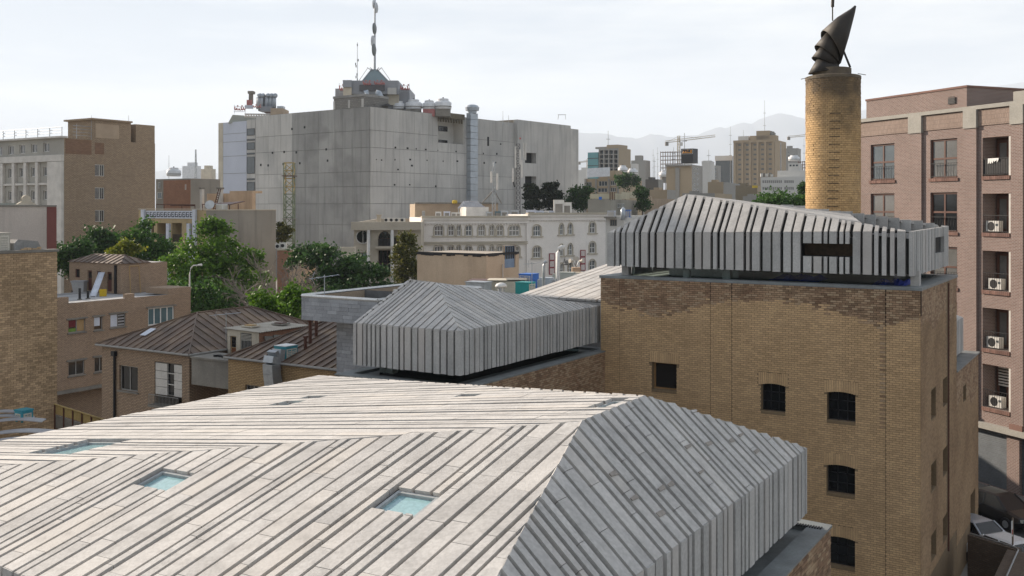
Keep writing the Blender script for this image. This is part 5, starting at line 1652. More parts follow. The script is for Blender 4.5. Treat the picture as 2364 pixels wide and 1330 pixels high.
for fc, a0, a1, z0, z1 in ((up, 0.0, S.w, zs, 11.95), (lowf, .95, S.w, 7.6, zs)):
    h = .148; i = 0; z = z0
    while z < z1 - .02:
        zt_ = min(z + h, z1); a = a0 - rnd(0, .4)
        while a < a1:
            l = rnd(.35, .62); b0, b1 = max(a, a0), min(a + l, a1); a += l
            if b1 - b0 < .03: continue
            q = MB(); fbox(q, fc, b0 + .004, b1 - .004, z + .004, zt_ - .004, 0.002, .028 + rnd(-.004, .004)); pc.append(q)
        z += h
emit('stone_slab', pc, stn, S.t)
b_ = S.F.P(S.F.s_at(737), 12.0, -.3); yagi('bent tv antenna on the corner of the stone clad building', b_, .85, R(20), 1.1, 5)
b_ = S.pt(S.w - .3, 2.0, 11.45); t = thing('lamp_pole', 'thin pole with two small round floodlights on the stone building roof', 'lamp', b_)
q = MB(); q.tube([b_, b_ + Vector((0, 0, 1.15))], .02, 6); obj('pole', q, iron_m, t)
q = MB(); q.tube([b_ + Vector((-.35, 0, .75)), b_ + Vector((.3, 0, .75))], .015, 5); obj('crossbar', q, iron_m, t)
for x in (-.35, .3):
    q = MB(); q.lathe(b_ + Vector((x, 0, .7)), [(.02, 0), (.1, .03), (.11, .08), (.06, .13)], 12); obj('floodlight', q, slat_m, t)
# ---------------------------------------------------------------- helpers for the middle distance
def lattice(name, label, cat, base, h, w, mat, w2=None, step=None, r=.05, mat2=None, zsplit=None):
    t = thing(name, label, cat, base); w2 = w2 or w; step = step or w * 1.2
    cs = [Vector((sx, sy, 0)) for sx, sy in ((-1, -1), (1, -1), (1, 1), (-1, 1))]
    base = Vector(base)
    def C(k, z): return base + cs[k % 4] * ((w + (w2 - w) * z / h) / 2) + Vector((0, 0, z))
    for k in range(4):
        b = MB(); b.tube([C(k, 0), C(k, h)], r, 5); obj('leg', b, mat, t)
    b, b2 = MB(), MB(); n = max(1, round(h / step))
    for i in range(n):
        z0, z1 = h * i / n, h * (i + 1) / n
        bb = b2 if (mat2 and zsplit and z0 > zsplit) else b
        for k in range(4):
            bb.tube([C(k, z0), C(k + 1, z1)] if i % 2 else [C(k + 1, z0), C(k, z1)], r * .6, 4); bb.tube([C(k, z1), C(k + 1, z1)], r * .6, 4)
    obj('bracing', b, mat, t, kind='stuff')
    if b2.v: obj('bracing', b2, mat2, t, kind='stuff')
    return t

def pole(name, label, cat, base, h, r, mat, group=None, taper=.5):
    base = Vector(base); t = thing(name, label, cat, base, group)
    b = MB(); b.tube([base, base + Vector((0, 0, h))], [r, r * taper], 6); obj('pole', b, mat, t); return t

def tank(label, c, r, h, mat, group=None, cat='water tank', name='water_tank'):
    t = thing(name, label, cat, c, group)
    b = MB(); b.lathe(c, [(r * .95, 0), (r, h * .12), (r, h * .62), (r * .8, h * .72)], 24); obj('drum', b, mat, t, smooth=True)
    b = MB(); b.lathe(Vector(c) + Vector((0, 0, h * .722)), [(r * .66, 0), (r * .66, h * .2), (r * .6, h * .24)], 20); obj('collar', b, mat, t)
    b = MB(); b.lathe(Vector(c) + Vector((0, 0, h * .965)), [(r * .1, 0), (r * .1, h * .12)], 8); obj('motor', b, iron_m, t)
    b = MB(); b.lathe(Vector(c) + Vector((0, 0, h * .2)), [(r * 1.02, 0), (r * 1.02, h * .08)], 24); obj('band', b, conc_d, t)
    return t

def gridwin(B, face, a_list, z_list, w, h, fm, gm, nx=2, ny=1, depth=.2, fw=.06):
    """openings centred at a_list x z_list"""
    ops = [(a - w / 2, a + w / 2, z, z + h, depth) for a in a_list for z in z_list]
    return ops

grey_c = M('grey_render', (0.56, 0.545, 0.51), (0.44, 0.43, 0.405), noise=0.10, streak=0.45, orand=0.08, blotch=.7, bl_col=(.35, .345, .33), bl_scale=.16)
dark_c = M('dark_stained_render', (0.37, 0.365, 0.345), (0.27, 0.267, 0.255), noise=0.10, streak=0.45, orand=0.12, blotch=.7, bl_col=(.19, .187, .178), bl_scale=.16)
groove = M('panel_groove', (0.22, 0.215, 0.205))
paleblue = M('pale_blue_cladding', (0.50, 0.53, 0.60), (0.45, 0.48, 0.55), noise=0.2, rough=0.6)
yel_m = M('yellow_house_plaster', (0.44, 0.345, 0.20), (0.37, 0.29, 0.165), noise=0.4, streak=0.2)
grside = M('grey_cement_side', (0.30, 0.275, 0.235), (0.23, 0.21, 0.18), noise=0.2, streak=0.4)
red_s = M('red_sign_letters', (0.42, 0.17, 0.16), rough=0.5)

# ---------------------------------------------------------------- the big blank concrete block
C = Bld('concrete_block', 'huge blank grey concrete block with rooftop tower, the biggest building in the city view', 'building', 854, 200.0, 591, 1187, 246, deg=37)
zT = C.z1
well = C.R.rect(1010, 274, 1071, 331) + (3.0,)
C.walls(groove, ro=[well], parapet=.6, roof=grey_c)
zr = [C.R.z_at(854, y) for y in (250, 300, 340, 396, 430, 470, 520, 575)]
pc1, pc2, pc3 = [], [], []
for fc, xs, w in ((C.F, [591, 620, 648, 675, 705, 736, 772, 792, 820, 854], C.w), (C.R, [854, 888, 922, 956, 988, 1010, 1040, 1071, 1100, 1130, 1160, 1187], C.d)):
    ss = [fc.s_at(x) for x in xs]; ss[0] = max(ss[0], .02)
    for i in range(len(ss) - 1):
        for j in range(len(zr) - 1):
            z1, z0 = zr[j], zr[j + 1]
            if j == 0: z1 = zT - .02
            a0, a1 = ss[i] + .02, min(ss[i + 1], w) - .02
            if fc is C.R and a0 < well[1] and a1 > well[0] and z0 < well[3] and z1 > well[2]:
                if z0 >= well[2] - .1: continue
                z1 = well[2]
                if z1 - z0 < .3: continue
            q = MB(); fbox(q, fc, a0, a1, z0 + .04, z1 - .04, .005, .1)
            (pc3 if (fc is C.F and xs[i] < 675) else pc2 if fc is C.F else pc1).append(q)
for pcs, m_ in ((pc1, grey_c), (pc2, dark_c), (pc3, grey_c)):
    for q in pcs: obj('wall_panel', q, m_, C.t)
# light well lined in white, two pairs of windows
wb = C.R.off(-2.9)
q = MB(); q.poly([wb.P(well[0], well[2]), wb.P(well[1], well[2]), wb.P(well[1], well[3]), wb.P(well[0], well[3])]); fbox(q, C.R, well[0] + .02, well[0] + .2, well[2], well[3], -2.9, -.05); fbox(q, C.R, well[1] - .2, well[1] - .02, well[2], well[3], -2.9, -.05)
lwp = obj('light_well', q, M('light_well_paint', (0.60, 0.58, 0.53), noise=.3), C.t)
for r in ((1035, 290, 1055, 302), (1035, 322, 1055, 329)):
    window(C.t, C.R, C.R.rect(*r), 2.8, iron_m, glassdark, 3, 1, .12)
q = MB(); fbox(q, C.R, well[0], well[1], well[3] + .05, well[3] + 1.2, -1, .25)
for k in range(10): fbox(q, C.R, well[0] + (well[1] - well[0]) * k / 10, well[0] + (well[1] - well[0]) * k / 10 + .2, well[3] - .9, well[3] + .05, -.1, .2)
obj('rusty_lattice_beam', q, M('rusty_beam', (0.16, 0.14, 0.10)), C.t)
for px, py in ((911, 368), (946, 369), (985, 370), (1022, 372), (1055, 373), (912, 341), (940, 343), (982, 346), (1052, 350), (868, 368), (880, 370), (918, 392), (950, 383), (1010, 347), (945, 427), (910, 427), (1005, 430), (1115, 354), (1146, 355), (1117, 376), (1143, 376), (1155, 333), (960, 343)):
    k_ = rnd(.35, 1.05); r = C.R.rect(px - 2 * k_, py - 2.5 * k_, px + 2 * k_, py + 2.5 * rnd(.4, 1.1)); q = MB(); fbox(q, C.R, *r, .101, .14); obj('wall_hole', q, dark_m, C.t)
for px, py in ((675, 298), (704, 294), (693, 377), (754, 345), (757, 371), (630, 353), (657, 351), (620, 382), (655, 379), (685, 352), (603, 381)):
    r = C.F.rect(px - 1.7, py - 2.5, px + 1.7, py + 2.5); q = MB(); fbox(q, C.F, *r, .101, .14); obj('wall_hole', q, dark_m, C.t)
r = C.R.rect(1124, 316, 1128, 337); q = MB(); fbox(q, C.R, *r, .101, .14); obj('slot_window', q, dark_m, C.t)
# metal duct up the wall with a hooded cap
d0, d1 = C.R.s_at(1076), C.R.s_at(1093)
dz = [C.R.z_at(1085, y) for y in (470, 262)]
n = 14
ductm = M('duct_blue_grey', (0.42, 0.46, 0.50), (0.36, 0.40, 0.44), rough=.4, metal=.4, noise=.6)
for k in range(n):
    z0 = dz[0] + (dz[1] - dz[0]) * k / n; q = MB(); fbox(q, C.R, d0, d1, z0 + .04, z0 + (dz[1] - dz[0]) / n - .04, .12, 1.3); obj('duct_section', q, ductm, C.t)
q = MB(); p = C.R.P((d0 + d1) / 2, dz[1], .7); q.lathe(p, [(1.0, 0), (1.0, .5), (1.5, .55), (1.6, 1.3), (1.2, 1.75), (.5, 1.95)], 16); obj('duct_cap', q, ductm, C.t)
# right hand sections
s0, s1, s2 = C.R.s_at(1187), C.R.s_at(1310), C.R.s_at(1331)
f2 = C.R.off(1.0)
zz = f2.z_at(1187, 275)
ow = [f2.rect(1212, 353, 1238, 377) + (1.5,), f2.rect(1212, 407, 1238, 431) + (1.5,)]
q = MB(); wall_face(q, f2, s0, s1, 0, zz, ow, 1.5)
q.poly([f2.P(s0, 0), f2.P(s0, 0, -1.2), f2.P(s0, zz, -1.2), f2.P(s0, zz)]); q.poly([f2.P(s0, zz), f2.P(s1, zz), f2.P(s1, zz, -16), f2.P(s0, zz, -16)]); q.poly([f2.P(s1, 0), f2.P(s1, 0, -16), f2.P(s1, zz, -16), f2.P(s1, zz)])
sec = obj('wall_section', q, grey_c, C.t)
for o_ in ow: q = MB(); q.poly([f2.P(o_[0], o_[2], -1.45), f2.P(o_[1], o_[2], -1.45), f2.P(o_[1], o_[3], -1.45), f2.P(o_[0], o_[3], -1.45)]); obj('opening', q, dark_m, C.t)
zz2 = C.R.z_at(1310, 297)
q = MB(); fbox(q, C.R, s1 + .05, s2, 0, zz2, -12, .6); obj('wall_section', q, grey_c, C.t)
# left: pale cladding, glass strip, cream edge
fl = C.F
zl = fl.z_at(560, 280)
for x0, x1, m_, dz_ in ((505, 515.5, cream, 0), (516, 570, paleblue, 0.0), (570.5, 590.5, grey_c, .2)):
    q = MB(); fbox(q, fl, fl.s_at(x0), fl.s_at(x1), 0, zl + dz_, -18, .1); obj('cladding', q, m_, C.t)
for y0, y1 in ((297, 313), (321, 325), (329, 346), (353, 357), (362, 401), (412, 416), (420, 470)):
    r = fl.rect(571.5, y0, 589.5, y1); window(C.t, fl.off(.35), (r[0], r[1], r[2], r[3]), .2, iron_m, M('strip_glass', (0.10, 0.115, 0.12), rough=.15, spec=.5) if 'strip_glass' not in MATS else MATS['strip_glass'], 1, 1, .08)
for y in (308, 327, 360, 400):
    r = fl.rect(516.5, y, 569.5, y + .8); q = MB(); fbox(q, fl, r[0], r[1], r[2], r[3], .105, .13); obj('cladding_joint', q, groove, C.t)
# raised brick corner block
q = MB(); a0, a1 = fl.s_at(771), fl.s_at(840); zb_ = fl.z_at(800, 226); fbox(q, fl, a0, a1, zT, zb_, -7, .05); blk = obj('corner_block', q, M('grey_block_brick', (0.25, 0.24, 0.22), (0.2, 0.19, 0.175), brick=(.8, .35, .05, (0.17, 0.165, 0.155)), noise=.2), C.t)
for a in (a0, (a0 + a1) / 2, a1 - .5): q = MB(); fbox(q, fl, a, a + .5, zT, zb_ - .5, .052, .2); obj('rib', q, grey_c, blk)
q = MB(); fbox(q, fl, a0 - .1, a1 + .1, zb_ + .002, zb_ + .5, -7.1, .2); obj('coping', q, dark_c, blk)
# rooftop tower with pyramid roof, sign letters and masts
def RB(px0, px1, y0, y1, Y, dep, mat, name, parent, deg=37):
    """box on the roof given by its pixel outline, depth Y, turned with the block"""
    u, v = uv_dirs(deg); m_ = (px0 + px1) / 2
    c = at(m_, y1, Y); w = (px1 - px0) / FPX * Y / (u.x + abs(v.x) * dep / max((px1 - px0) / FPX * Y, .1)) if dep < 0 else (px1 - px0) / FPX * Y
    h = (y1 - y0) / FPX * Y
    q = MB(); q.box((c.x, c.y, c.z), (w, dep, h), 0); return obj(name, q, mat, parent)
lead = M('lead_panel', (0.30, 0.31, 0.33), (0.25, 0.26, 0.28), noise=.3, rough=.6)
T_ = thing('rooftop_tower', 'stepped grey tower with a glass pyramid roof on top of the concrete block', 'tower', at(865, 240, 212))
RB(785, 952, 212, 262, 222, 12, lead, 'base_storey', T_); RB(803, 925, 192, 222, 218, 9, lead, 'upper_storey', T_)
RB(830, 888, 196, 210, 213.3, .4, M('tower_recess', (0.13, 0.13, 0.135)), 'recess_panel', T_); RB(895, 915, 203, 218, 213.3, .5, grey_c, 'recess_panel', T_)
RB(895, 921, 218, 243, 215.5, 1.0, cream, 'plant_screen', T_); RB(795, 814, 203, 228, 214.5, 3, cream, 'plant_room', T_); RB(794, 814, 187, 203, 214, 3, lead, 'plant_room', T_)
ap = at(865, 161, 219); bs4 = [at(829, 196, 216), at(905, 196, 216), at(898, 196, 224), at(836, 196, 224)]
tg = M('pyramid_glass', (0.20, 0.26, 0.27), (0.17, 0.22, 0.23), rough=.25, spec=.5, noise=.4)
tp4 = [ap + Vector((-.6, -.6, 0)), ap + Vector((.6, -.6, 0)), ap + Vector((.6, .6, 0)), ap + Vector((-.6, .6, 0))]
for k in range(4): q = MB(); q.poly([bs4[k], bs4[(k + 1) % 4], tp4[(k + 1) % 4], tp4[k]]); obj('pyramid_pane', q, tg, T_)
for k in range(4): q = MB(); q.tube([bs4[k], tp4[k]], .12, 4); obj('pyramid_rib', q, lead, T_)
for k, x in enumerate((848, 854, 875, 881)): q = MB(); q.tube([at(858 + k * 5, 163, 218), at(x, 156, 218)], .08, 4); obj('crown_spike', q, lead, T_)
q = MB(); q.tube([at(849, 157, 219), at(822, 196, 219)], .06, 4); obj('stay', q, lead, T_); q = MB(); q.tube([at(881, 157, 219), at(909, 197, 219)], .06, 4); obj('stay', q, lead, T_)
def scribble(px0, px1, y0, y1, Y, label, n=6, frame=True):
    t = thing('roof_sign', label, 'sign', at(px0, y1, Y)); w = px1 - px0
    if frame:
        for x in (px0, px1): q = MB(); q.tube([at(x, y1 + 4, Y), at(x, y0, Y)], .05, 4); obj('post', q, steel_m, t)
        for y in (y0 + (y1 - y0) * .3, y1): q = MB(); q.tube([at(px0, y, Y), at(px1, y, Y)], .05, 4); obj('rail', q, steel_m, t)
    for k in range(n):
        x = px0 + w * (k + .15) / n; l = w / n
        q = MB(); q.tube([at(x, y0 + (y1 - y0) * (.25 + .3 * math.sin(k * 2.2) ** 2), Y - .2), at(x + l * .1, y1 - (y1 - y0) * .35, Y - .2), at(x + l * .55, y1 - (y1 - y0) * .2, Y - .2), at(x + l * .85, y1 - (y1 - y0) * (.4 + .1 * math.cos(k * 1.7)), Y - .2)], .14, 4); obj('letter', q, red_s, t)
        if k % 2: q = MB(); q.box(at(x + l * .4, y0 + (y1 - y0) * .25, Y - .2), (.28, .1, .28)); obj('letter_dot', q, red_s, t)
    return t
scribble(783, 794, 192, 214, 214, 'small red script sign at the west corner of the rooftop tower', 2)
scribble(838, 856, 184, 199, 212.5, 'red script sign in front of the pyramid, west half', 4, False)
scribble(864, 888, 184, 198, 212.5, 'red script sign in front of the pyramid, east half', 5, False)
scribble(924, 945, 193, 211, 214, 'red script sign in a frame at the east corner of the rooftop tower', 4)
scribble(541, 566, 242, 258, 222, 'red and white script sign standing beside the metal hood roof', 5)
scribble(584, 603, 242, 249, 222, 'pale red lettering below the duct outlets on the west roof', 4, False)
mbase = at(865, 161, 219)
t = thing('telecom_mast', 'tall thin mast with drum dishes above the glass pyramid', 'mast', mbase)
q = MB(); q.tube([mbase, at(865, 90, 219), at(866, -40, 219)], [.28, .22, .16], 8); obj('pole', q, steel_m, t)
dish_m = M('dish_grey', (0.55, 0.57, 0.58), (0.42, 0.44, 0.46), rough=.5); dish_d = M('dish_dark', (0.16, 0.18, 0.18), rough=.5)
for k, (px, py, rx, ry, m_) in enumerate(((864, 10, 3.0, 10, dish_m), (869, 18, 2.2, 12, dish_m), (865, 66, 3.8, 13, dish_d), (862, 96, 4, 14, dish_m), (864, 115, 3.8, 14, dish_d))):
    c = at(px, py, 218.4); R_ = ry / FPX * 218; q = MB(); ax = Vector((1, -.12 * rx / 3.5, 0)).normalized()
    q.tube([c - ax * .28, c - ax * .2, c + ax * .1, c + ax * .3], [R_ * .75, R_, R_, R_ * .5], 20); obj('drum_dish', q, m_, t, smooth=False)
b = at(825, 200, 216); t = thing('telecom_mast', 'slender mast with small dishes west of the glass pyramid', 'mast', b)
q = MB(); q.tube([b, at(825, 98, 216)], [.1, .06], 5); obj('pole', q, steel_m, t)
for px, py in ((825, 104), (821, 148), (827, 139), (822, 153), (824, 172), (822, 178), (825, 184)): q = MB(); q.tube([at(px - .8, py, 215.6), at(px + .8, py, 215.6)], .28, 8); obj('small_dish', q, dish_d, t)
for k, (px, r_, h_, yb) in enumerate(((921, 1.3, 1.7, 252), (955, 1.8, 2.2, 253), (991, 1.5, 2.0, 253), (1023, 1.8, 2.4, 253))):
    tank(('low white cooling tower nearest the rooftop tower', 'broad white cooling tower, second from the rooftop tower', 'narrow white cooling tower between two broad ones', 'tall white cooling tower farthest from the rooftop tower')[k], at(px, yb, 216), r_, h_, tankw, 'white cooling towers on the concrete block', 'cooling tower', 'cooling_tower')
    q = MB(); pz = at(px, yb, 216); q.box((pz.x, pz.y, zT - .61), (r_ * 1.7, r_ * 1.7, pz.z - zT + .605)); tag(obj('tower_stand', q, red_s if k == 2 else conc_d), ('frame under the low white cooling tower', 'frame under the second white cooling tower', 'red frame under the narrow white cooling tower', 'frame under the tallest white cooling tower')[k], 'stand')
# plant on the west roof
t = thing('rooftop_plant', 'cluster of ducts, tower and hood roof at the west end of the concrete block', 'plant room', at(595, 280, 226))
hd = M('hood_green_grey', (0.38, 0.40, 0.36), noise=.4)
q = MB(); q.prism([at(526, 285, 226), at(596, 279, 226), at(581, 268, 226), at(537, 265, 226)], (0, 9, 0)); obj('hood_roof', q, hd, t)
RB(601, 614, 230, 258, 228, 4, conc_d, 'plant_room', t); RB(614, 630, 223, 262, 229, 4, brown_m, 'plant_room', t); RB(632, 660, 253, 272, 225, 6, tanw, 'plant_room', t); RB(576, 583, 212, 240, 228, 1.4, conc_d, 'stack', t); RB(574, 587, 211, 217, 228, 1.8, conc_d, 'stack_head', t)
RB(602, 628, 246, 258, 225, 1.2, lead, 'screen', t); RB(642, 656, 246, 253, 225, 2, ductm, 'air_unit', t)
for px in (597, 604, 616, 624, 632):
    a = at(px, 252, 226); q = MB(); q.tube([a, at(px, 226, 226), at(px + 1, 221, 226), at(px + 4, 221, 225.5)], .55, 8); obj('duct', q, ductm, t, smooth=True)
RB(570, 582, 231, 243, 224.5, .5, red_s, 'emblem_board', t); RB(567, 584, 243, 251, 224.5, .5, paleblue, 'emblem_board', t)
q = MB()
for k in range(14):
    x = 565 + k * 6.0; q.tube([at(x, 270, 224), at(x + 6, 263, 224)], .12, 4); q.tube([at(x + 6, 270, 224), at(x, 263, 224)], .12, 4)
q.tube([at(565, 263, 224), at(650, 264, 224)], .12, 4); q.tube([at(565, 270, 224), at(650, 271, 224)], .12, 4); obj('truss', q, offw, t, kind='stuff')
# plant beside the corner block
t = thing('rooftop_plant', 'bent ducts and dark roof plates behind the raised corner block', 'plant room', at(860, 245, 205))
RB(846, 873, 220, 246, 209, 3, grey_c, 'plant_room', t)
for px, s in ((841, 1), (878, -1)):
    q = MB(); q.tube([at(px, 246, 206), at(px, 224, 206), at(px + 4 * s, 217, 206), at(px + 10 * s, 216, 206)], .8, 10); obj('duct', q, ductm, t, smooth=True)
for px0, px1, yy in ((839, 866, 239), (880, 905, 242)):
    q = MB(); q.prism([at(px0, yy + 2, 204), at(px1, yy + 2, 203), at((px0 + px1) / 2 + 3, yy - 3, 205)], (0, 2, .1)); obj('roof_plate', q, iron_m, t)
for px, h_ in ((1161, 22), (1174, 12), (1300, 0)):
    if h_: p = at(px, 290, 230); pole('thin_antenna', 'thin antenna rod standing on the concrete block roof edge', 'antenna', p, h_ / FPX * 230 + 1.2, .07, steel_m, 'antenna rods on the concrete block')
q = thing('awning_structure', 'light pipe structure on the far east roof of the concrete block', 'awning', at(1297, 275, 232))
for a, b_ in (((1288, 276), (1290, 265)), ((1306, 276), (1305, 265)), ((1288, 265), (1307, 265))): mb = MB(); mb.tube([at(*a, 232), at(*b_, 232)], .06, 4); obj('bar', mb, steel_m, q)

# ---------------------------------------------------------------- office building with white grid facade at the far left
O = Bld('office_building', 'office building with a white gridded facade and a bare brown brick gable', 'building', 148, 140.0, -140, 358, 318)
obr = M('brick_gable_brown', (0.40, 0.305, 0.21), (0.32, 0.24, 0.165), brick=(.43, .155, .02, (0.13, 0.105, 0.08)), noise=.12)
fo = [O.F.rect(x0, y0 - (x0 - 100) * -.0 + dy, x1, y1 + dy) for x0, x1 in ((-34, -20), (-8, 5), (19, 32), (45, 58), (72, 86), (100, 114)) for y0, y1 in ((330, 350), (385, 406), (440, 461), (497, 517)) for dy in [((100 - x0) * .075) * (1 if y0 < 480 else -.2) * max(0, (480 - y0) / 140)]]
ro = [O.R.rect(219, y0, 241, y1) for y0, y1 in ((380, 407), (433, 460), (485, 512))]
fac_m = M('office_render_grey', (0.38, 0.37, 0.33), (0.32, 0.31, 0.28), noise=.3, streak=.2)
O.walls(fac_m, fo=fo, ro=ro, matR=obr, parapet=.5, reveal=.25)
for r in fo: window(O.t, O.F, r, .2, white_m, curt, 2, 1, .07)
for r in ro:
    w = window(O.t, O.R, r, .15, offw, glassdark, 2, 1, .09)
    for k in range(5): q = MB(); a = r[0] + (r[1] - r[0]) * (k + .5) / 5; fbox(q, O.R, a - .03, a + .03, r[2], r[3], .02, .06); obj('bar', q, offw, w)
zc = O.F.z_at(148, 357)
q = MB(); fbox(q, O.F, 0, O.w - .01, zc - .9, zc, .01, .45); obj('cornice', q, offw, O.t)
for x0, x1 in ((-22, -15), (6, 12), (33, 39), (60, 66), (87, 93), (115, 147.5)):
    q = MB(); fbox(q, O.F, O.F.s_at(x0), O.F.s_at(x1), 0, zc - .95, .01, .42); obj('pier', q, offw, O.t)
for y in (423, 476): q = MB(); zz = O.F.z_at(148, y); fbox(q, O.F, 0, O.F.s_at(115), zz - .2, zz + .1, .012, .3); obj('band', q, offw, O.t)
q = MB(); fbox(q, O.F, 0, O.w + .1, O.z1 + .004, O.z1 + .25, -.5, .5); obj('eave', q, offw, O.t)
for r in ((151, 322, 211, 356), (219, 330, 240, 356)): rr_ = O.R.rect(*r); q = MB(); fbox(q, O.R, *rr_, .005, .03); obj('brick_infill', q, M('brick_gable_red', (0.27, 0.16, 0.10), (0.21, 0.12, 0.075), brick=(.43, .155, .02, (0.16, 0.11, 0.08)), noise=.2) if 'brick_gable_red' not in MATS else MATS['brick_gable_red'], O.t)
a0, a1, a2 = O.R.s_at(216), O.R.s_at(302), O.R.s_at(357)
zp = O.R.z_at(300, 284)
q = MB(); fbox(q, O.R, a0, a1, O.z1 - .4, zp, -6, .02); rh_ = obj('roof_house', q, obr, O.t)
q = MB(); fbox(q, O.R, a0 - .5, a1 + .1, zp + .003, zp + .25, -6.3, .3); obj('roof_house_eave', q, obr, rh_)
q = MB(); fbox(q, O.R, a1 + .9, a2, O.z1 - .4, zp - .1, -5, .02); obj('roof_house', q, obr, O.t)
q = MB(); fbox(q, O.R, a1 + .02, a1 + .88, O.z1 - .4, zp - 1.2, -3, -2); obj('roof_house', q, tanw, O.t)
q = MB(); fbox(q, O.R, a0 + .3, a0 + 4.2, O.z1 + .3, zp - .5, .023, .06); obj('plaster_patch', q, tanw, rh_)
t = thing('roof_railing', 'thin horizontal rail fence along the office building roof edge', 'railing', O.F.P(O.w * .5, O.z1 + .2, 0))
for k in range(12): q = MB(); a = O.w * k / 11 * .98; p = O.F.P(a, O.z1 + .25, -.1); q.tube([p, p + Vector((0, 0, 1.3))], .05, 4); obj('post', q, steel_m, t)
for z in (.5, .9, 1.3): q = MB(); q.tube([O.F.P(0, O.z1 + .25 + z, -.1), O.F.P(O.w * .98, O.z1 + .25 + z, -.1)], .035, 4); obj('rail', q, steel_m, t)
for k in range(4): q = MB(); q.tube([O.R.P(a0 * .35, O.z1 + .5 + k * .45, -.4), O.R.P(a0, O.z1 + .5 + k * .45, -.4)], .035, 4); obj('rail', q, steel_m, t)
for px, yt in ((182, 285), (216, 266), (302, 266)): p = O.R.P(O.R.s_at(px), O.z1, -.5); pole('thin_antenna', 'thin antenna rod on the office building roof', 'antenna', p, O.R.z_at(px, yt) - O.z1, .05, steel_m, 'antenna rods on the office roof')

# pale wall with maroon stripe in front of the office building
Wd = Bld('pale_gable_house', 'pale plaster gable wall with a maroon end stripe and round gable ornament', 'building', -130, 82.0, -260, 130, None)
Wd.z1 = CAM_H + .1; Wd.walls(M('pale_gable_plaster', (0.52, 0.47, 0.42), (0.45, 0.40, 0.36), noise=.3, streak=.25), parapet=.3)
q = MB(); fbox(q, Wd.R, Wd.R.s_at(108), Wd.d, 4, Wd.z1 - .02, .005, .04); obj('stripe', q, M('maroon_render', (0.20, 0.075, 0.065), noise=.4), Wd.t)
q = MB(); fbox(q, Wd.R, 0, Wd.d, Wd.z1 + .004, Wd.z1 + .14, -.3, .08); obj('coping', q, conc_d, Wd.t)
c = Wd.R.P(Wd.R.s_at(64), Wd.z1 + .15, -.4)
q = MB(); d3 = Vector((Wd.v.x, Wd.v.y, 0)); q.prism([c - d3 * 1.0, c + d3 * 1.0, c + d3 * .45 + Vector((0, 0, .3)), *[c + d3 * .42 * math.cos(g * .314) + Vector((0, 0, .45 + .42 * math.sin(g * .314))) for g in range(11)], c - d3 * .45 + Vector((0, 0, .3))], Vector((Wd.u.x, Wd.u.y, 0)) * .25); obj('gable_ornament', q, cream, Wd.t)
q = MB(); fbox(q, Wd.R, Wd.R.s_at(0), Wd.R.s_at(60), Wd.z1 + .145, Wd.z1 + .32, -1.5, -.5); obj('roof_edge', q, hd, Wd.t)

# ---------------------------------------------------------------- yellow house with white pillars
Yh = Bld('yellow_house', 'yellow plaster house with white pillars, balconies and a patterned parapet band', 'building', 476, 128.0, 320, 637, 486)
bal_ops = [Yh.F.rect(363, 515, 387, 559) + (1.5,), Yh.F.rect(397, 515, 420, 559) + (1.5,), Yh.F.rect(363, 573, 387, 617) + (1.5,), Yh.F.rect(397, 573, 420, 617) + (1.5,)]
slits = [Yh.F.rect(x0, y0, x1, y0 + 44) for x0, x1 in ((326, 329.5), (338, 342.5), (350, 355), (430, 434.5), (443, 447), (458, 462)) for y0 in (515, 573)]
Yh.walls(yel_m, fo=bal_ops + slits, matR=grside, parapet=.3, reveal=.25)
for r in slits: window(Yh.t, Yh.F, r, .2, brown_m, glassdark, 1, 2, .05)
for i, r in enumerate(bal_ops):
    q = MB(); q.poly([Yh.F.P(r[0], r[2], -1.45), Yh.F.P(r[1], r[2], -1.45), Yh.F.P(r[1], r[3], -1.45), Yh.F.P(r[0], r[3], -1.45)]); obj('balcony_back', q, cream, Yh.t)
    m_ = (r[0] + r[1]) / 2; window(Yh.t, Yh.F, (m_ + .05, r[1] - .25, r[2] + .02, r[3] - .2), 1.4, brown_m, glassdark, 1, 1, .08, name='balcony_door')
    q = MB(); fbox(q, Yh.F, r[0], r[1], r[2] + .95, r[2] + 1.0, -.1, -.05)
    for k in range(12): a = r[0] + (r[1] - r[0]) * (k + .5) / 12; fbox(q, Yh.F, a - .03, a + .03, r[2], r[2] + .95, -.09, -.06)
    obj('railing', q, iron_m, Yh.t)
for x0, x1, y0 in ((330, 337, 484), (448.5, 455, 484), (388, 394.5, 516), (343.5, 349.5, 516), (435.5, 442, 516)):
    q = MB(); fbox(q, Yh.F, Yh.F.s_at(x0), Yh.F.s_at(x1), 0, Yh.F.z_at(x0, y0), .01, .35); obj('pillar', q, whc, Yh.t)
bd = Yh.F.rect(338.5, 486.5, 447.5, 504.5); q = MB(); fbox(q, Yh.F, *bd, .008, .1); band = obj('parapet_band', q, whc, Yh.t)
n = 13; wv = (bd[1] - bd[0]) / n; hh = bd[3] - bd[2]
for k in range(n):
    a = bd[0] + k * wv + wv * .14; z = bd[2] + hh * .17; s = .1; q = MB()
    fbox(q, Yh.F, a, a + .09, z, z + hh * .66, .101, .13); fbox(q, Yh.F, a + .09, a + wv * .62, z, z + .12, .101, .13); fbox(q, Yh.F, a + .09, a + wv * .4, z + hh * .3, z + hh * .3 + .11, .101, .13)
    fbox(q, Yh.F, a + wv * .62, a + wv * .62 + .09, z, z + hh * .45, .101, .13); fbox(q, Yh.F, a + .12, a + wv * .72, z + hh * .58, z + hh * .66, .101, .13)
    obj('meander_motif', q, M('navy_motif', (0.03, 0.035, 0.05)) if 'navy_motif' not in MATS else MATS['navy_motif'], band)
